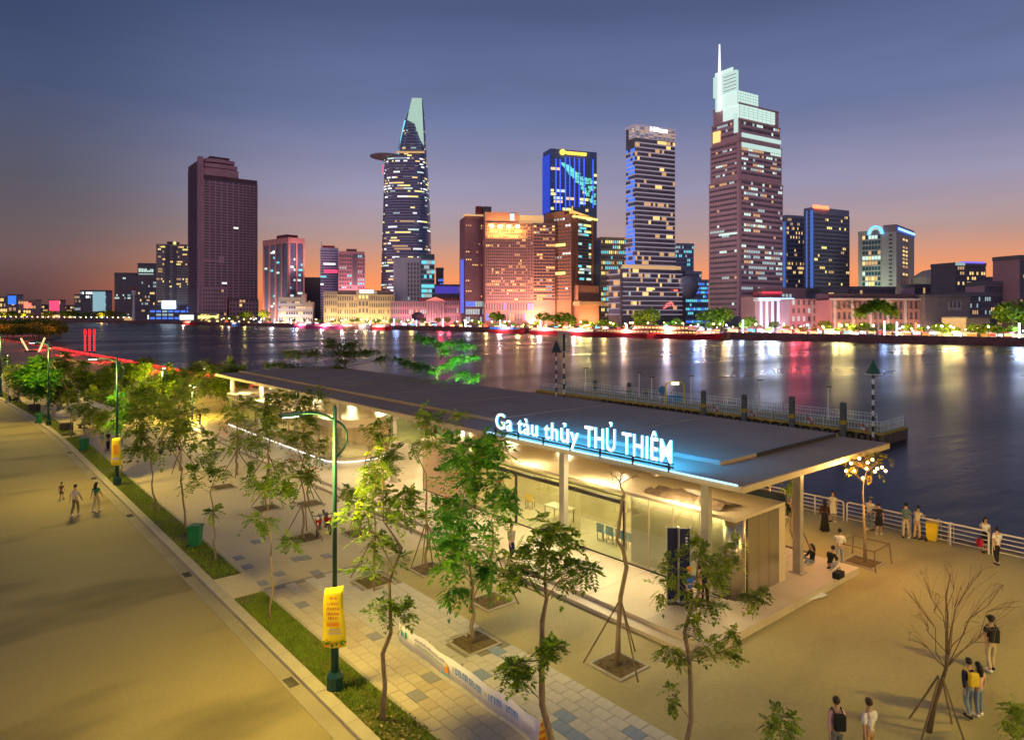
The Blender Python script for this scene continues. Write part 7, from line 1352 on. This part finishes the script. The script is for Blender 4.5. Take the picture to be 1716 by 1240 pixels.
# boats
def boat(label, px, off, L_, hull, cab, decks=1, lit=None, name='moored_boat', hgt=1.5):
    L_ *= 1.3; off -= 3
    p = onshore(px, off, -2.0); a, c_ = onshore(px - 3, off, -2.0), onshore(px + 3, off, -2.0); d = c_ - a; t = thing(name, label, 'boat', tuple(p), math.atan2(d.y, d.x)); h = L_ / 2; w = L_ * .13
    poly = [(-h, -w * .8), (h * .6, -w), (h * .88, -w * .5), (h, 0), (h * .88, w * .5), (h * .6, w), (-h, w * .8)]; mb = MB(); n = len(poly)
    lo = [(x * .93, y * .8, 0.0) for x, y in poly]; hi = [(x, y, (1.5 if x < h * .5 else 1.5 + (x - h * .5) / h * 1.6) * hgt) for x, y in poly]
    for k in range(n): mb.face([lo[k], lo[(k + 1) % n], hi[(k + 1) % n], hi[k]])
    mb.face(hi); mb.build('hull', hull, t)
    for k in range(decks):
        z = 1.5 * hgt + k * 2.3; l0, l1 = -h * (.85 - .1 * k), h * (.55 - .15 * k); MB().box(l0, -w * .7, z + .02, l1, w * .7, z + 1.9).build('cabin', cab, t); mb = MB(); nn = int((l1 - l0) / 2.2)
        for j in range(nn): u = l0 + (l1 - l0) * (j + .15) / nn; mb.box(u, -w * .7 - .06, z + .8, u + (l1 - l0) / nn * .7, -w * .7 - .01, z + 1.6); mb.box(u, w * .7 + .01, z + .8, u + (l1 - l0) / nn * .7, w * .7 + .06, z + 1.6)
        mb.build('window', lit or W2, t, kind='stuff'); MB().box(l0 - .4, -w * .85, z + 1.9, l1 + .6, w * .85, z + 2.1).build('canopy', hull if k == decks - 1 else cab, t)
    MB().tube([(0, 0, 1.5 + decks * 2.3), (0, 0, 4 + decks * 2.3)], .08, 4).build('mast', ROOF, t); lamp('POINT', (p.x - 7, p.y, 2.5), 200 * L_, (1, .70, .62), .4); return t  # point light without a fixture, added beside the boat to brighten it
hp_ = mat('hull_pink', (.75, .10, .32), .4); hr = mat('hull_red', (.62, .04, .05), .4); hb = mat('hull_blue', (.05, .15, .5), .4); hw = mat('hull_white', (.6, .58, .58), .4); ho = mat('hull_wood', (.22, .10, .06), .6); cabw = mat('cabin_white', (.6, .55, .55), .5)
boat('pink boat at the left of the moored pair', 510, -7, 24, hp_, cabw, 1, s_pink); boat('larger pink boat right of the moored pair', 552, -10, 30, hp_, cabw, 1, s_pink); boat('small dark boat astern of the pink pair', 585, -8, 18, ho, cabw, 1); boat('red hulled boat before the pink customs house', 640, -7, 18, hr, cabw, 1); boat('red boat with blue canopy below the rose hotel', 850, -7, 26, hr, hb, 1, W7); boat('crimson low boat left of the channel board', 918, -8, 22, hr, cabw, 1, W1); boat('amber lit party boat right of the channel board', 975, -7, 34, hr, cabw, 1, W5); boat('red bowed boat with teal stern light', 1058, -10, 38, hr, ho, 1, W2); boat('long double deck red restaurant boat', 1130, -7, 46, hr, ho, 2, W1, 'restaurant_boat'); boat('dark grey boat right of the restaurant boat', 1192, -6, 16, ho, gd, 1); boat('dark red low boat at left shore', 318, -8, 22, hr, ho, 1); boat('small white boat before the heritage hotel', 610, -5, 12, hw, cabw, 1); boat('small blue boat at the left shore', 395, -6, 12, hb, cabw, 1)
# sky line of trees at the far left shore
for i in range(26):
    px = q.uniform(-10, 215); t = dup(M0, onshore(px, q.uniform(2, 40)), q.uniform(0, 6), 'dark tree on the far left shore'); named(t, 'dark tree on the far left shore', 'dark trees on the far left shore', px); t.scale = (q.uniform(1.2, 2),) * 3
for i, px in enumerate(range(0, 225, 9)): named(dup(g0[(0, 0, 1)[i % 3]], onshore(px, 2)), ('amber', 'amber', 'white')[i % 3] + ' globe lamp', ('amber', 'amber', 'white')[i % 3] + ' globe lamps', px)
for px in (6, 40, 75, 170): p = onshore(px, 8); lamp('POINT', (p.x, p.y, 7), 16000, (1, .38, .1), 1)
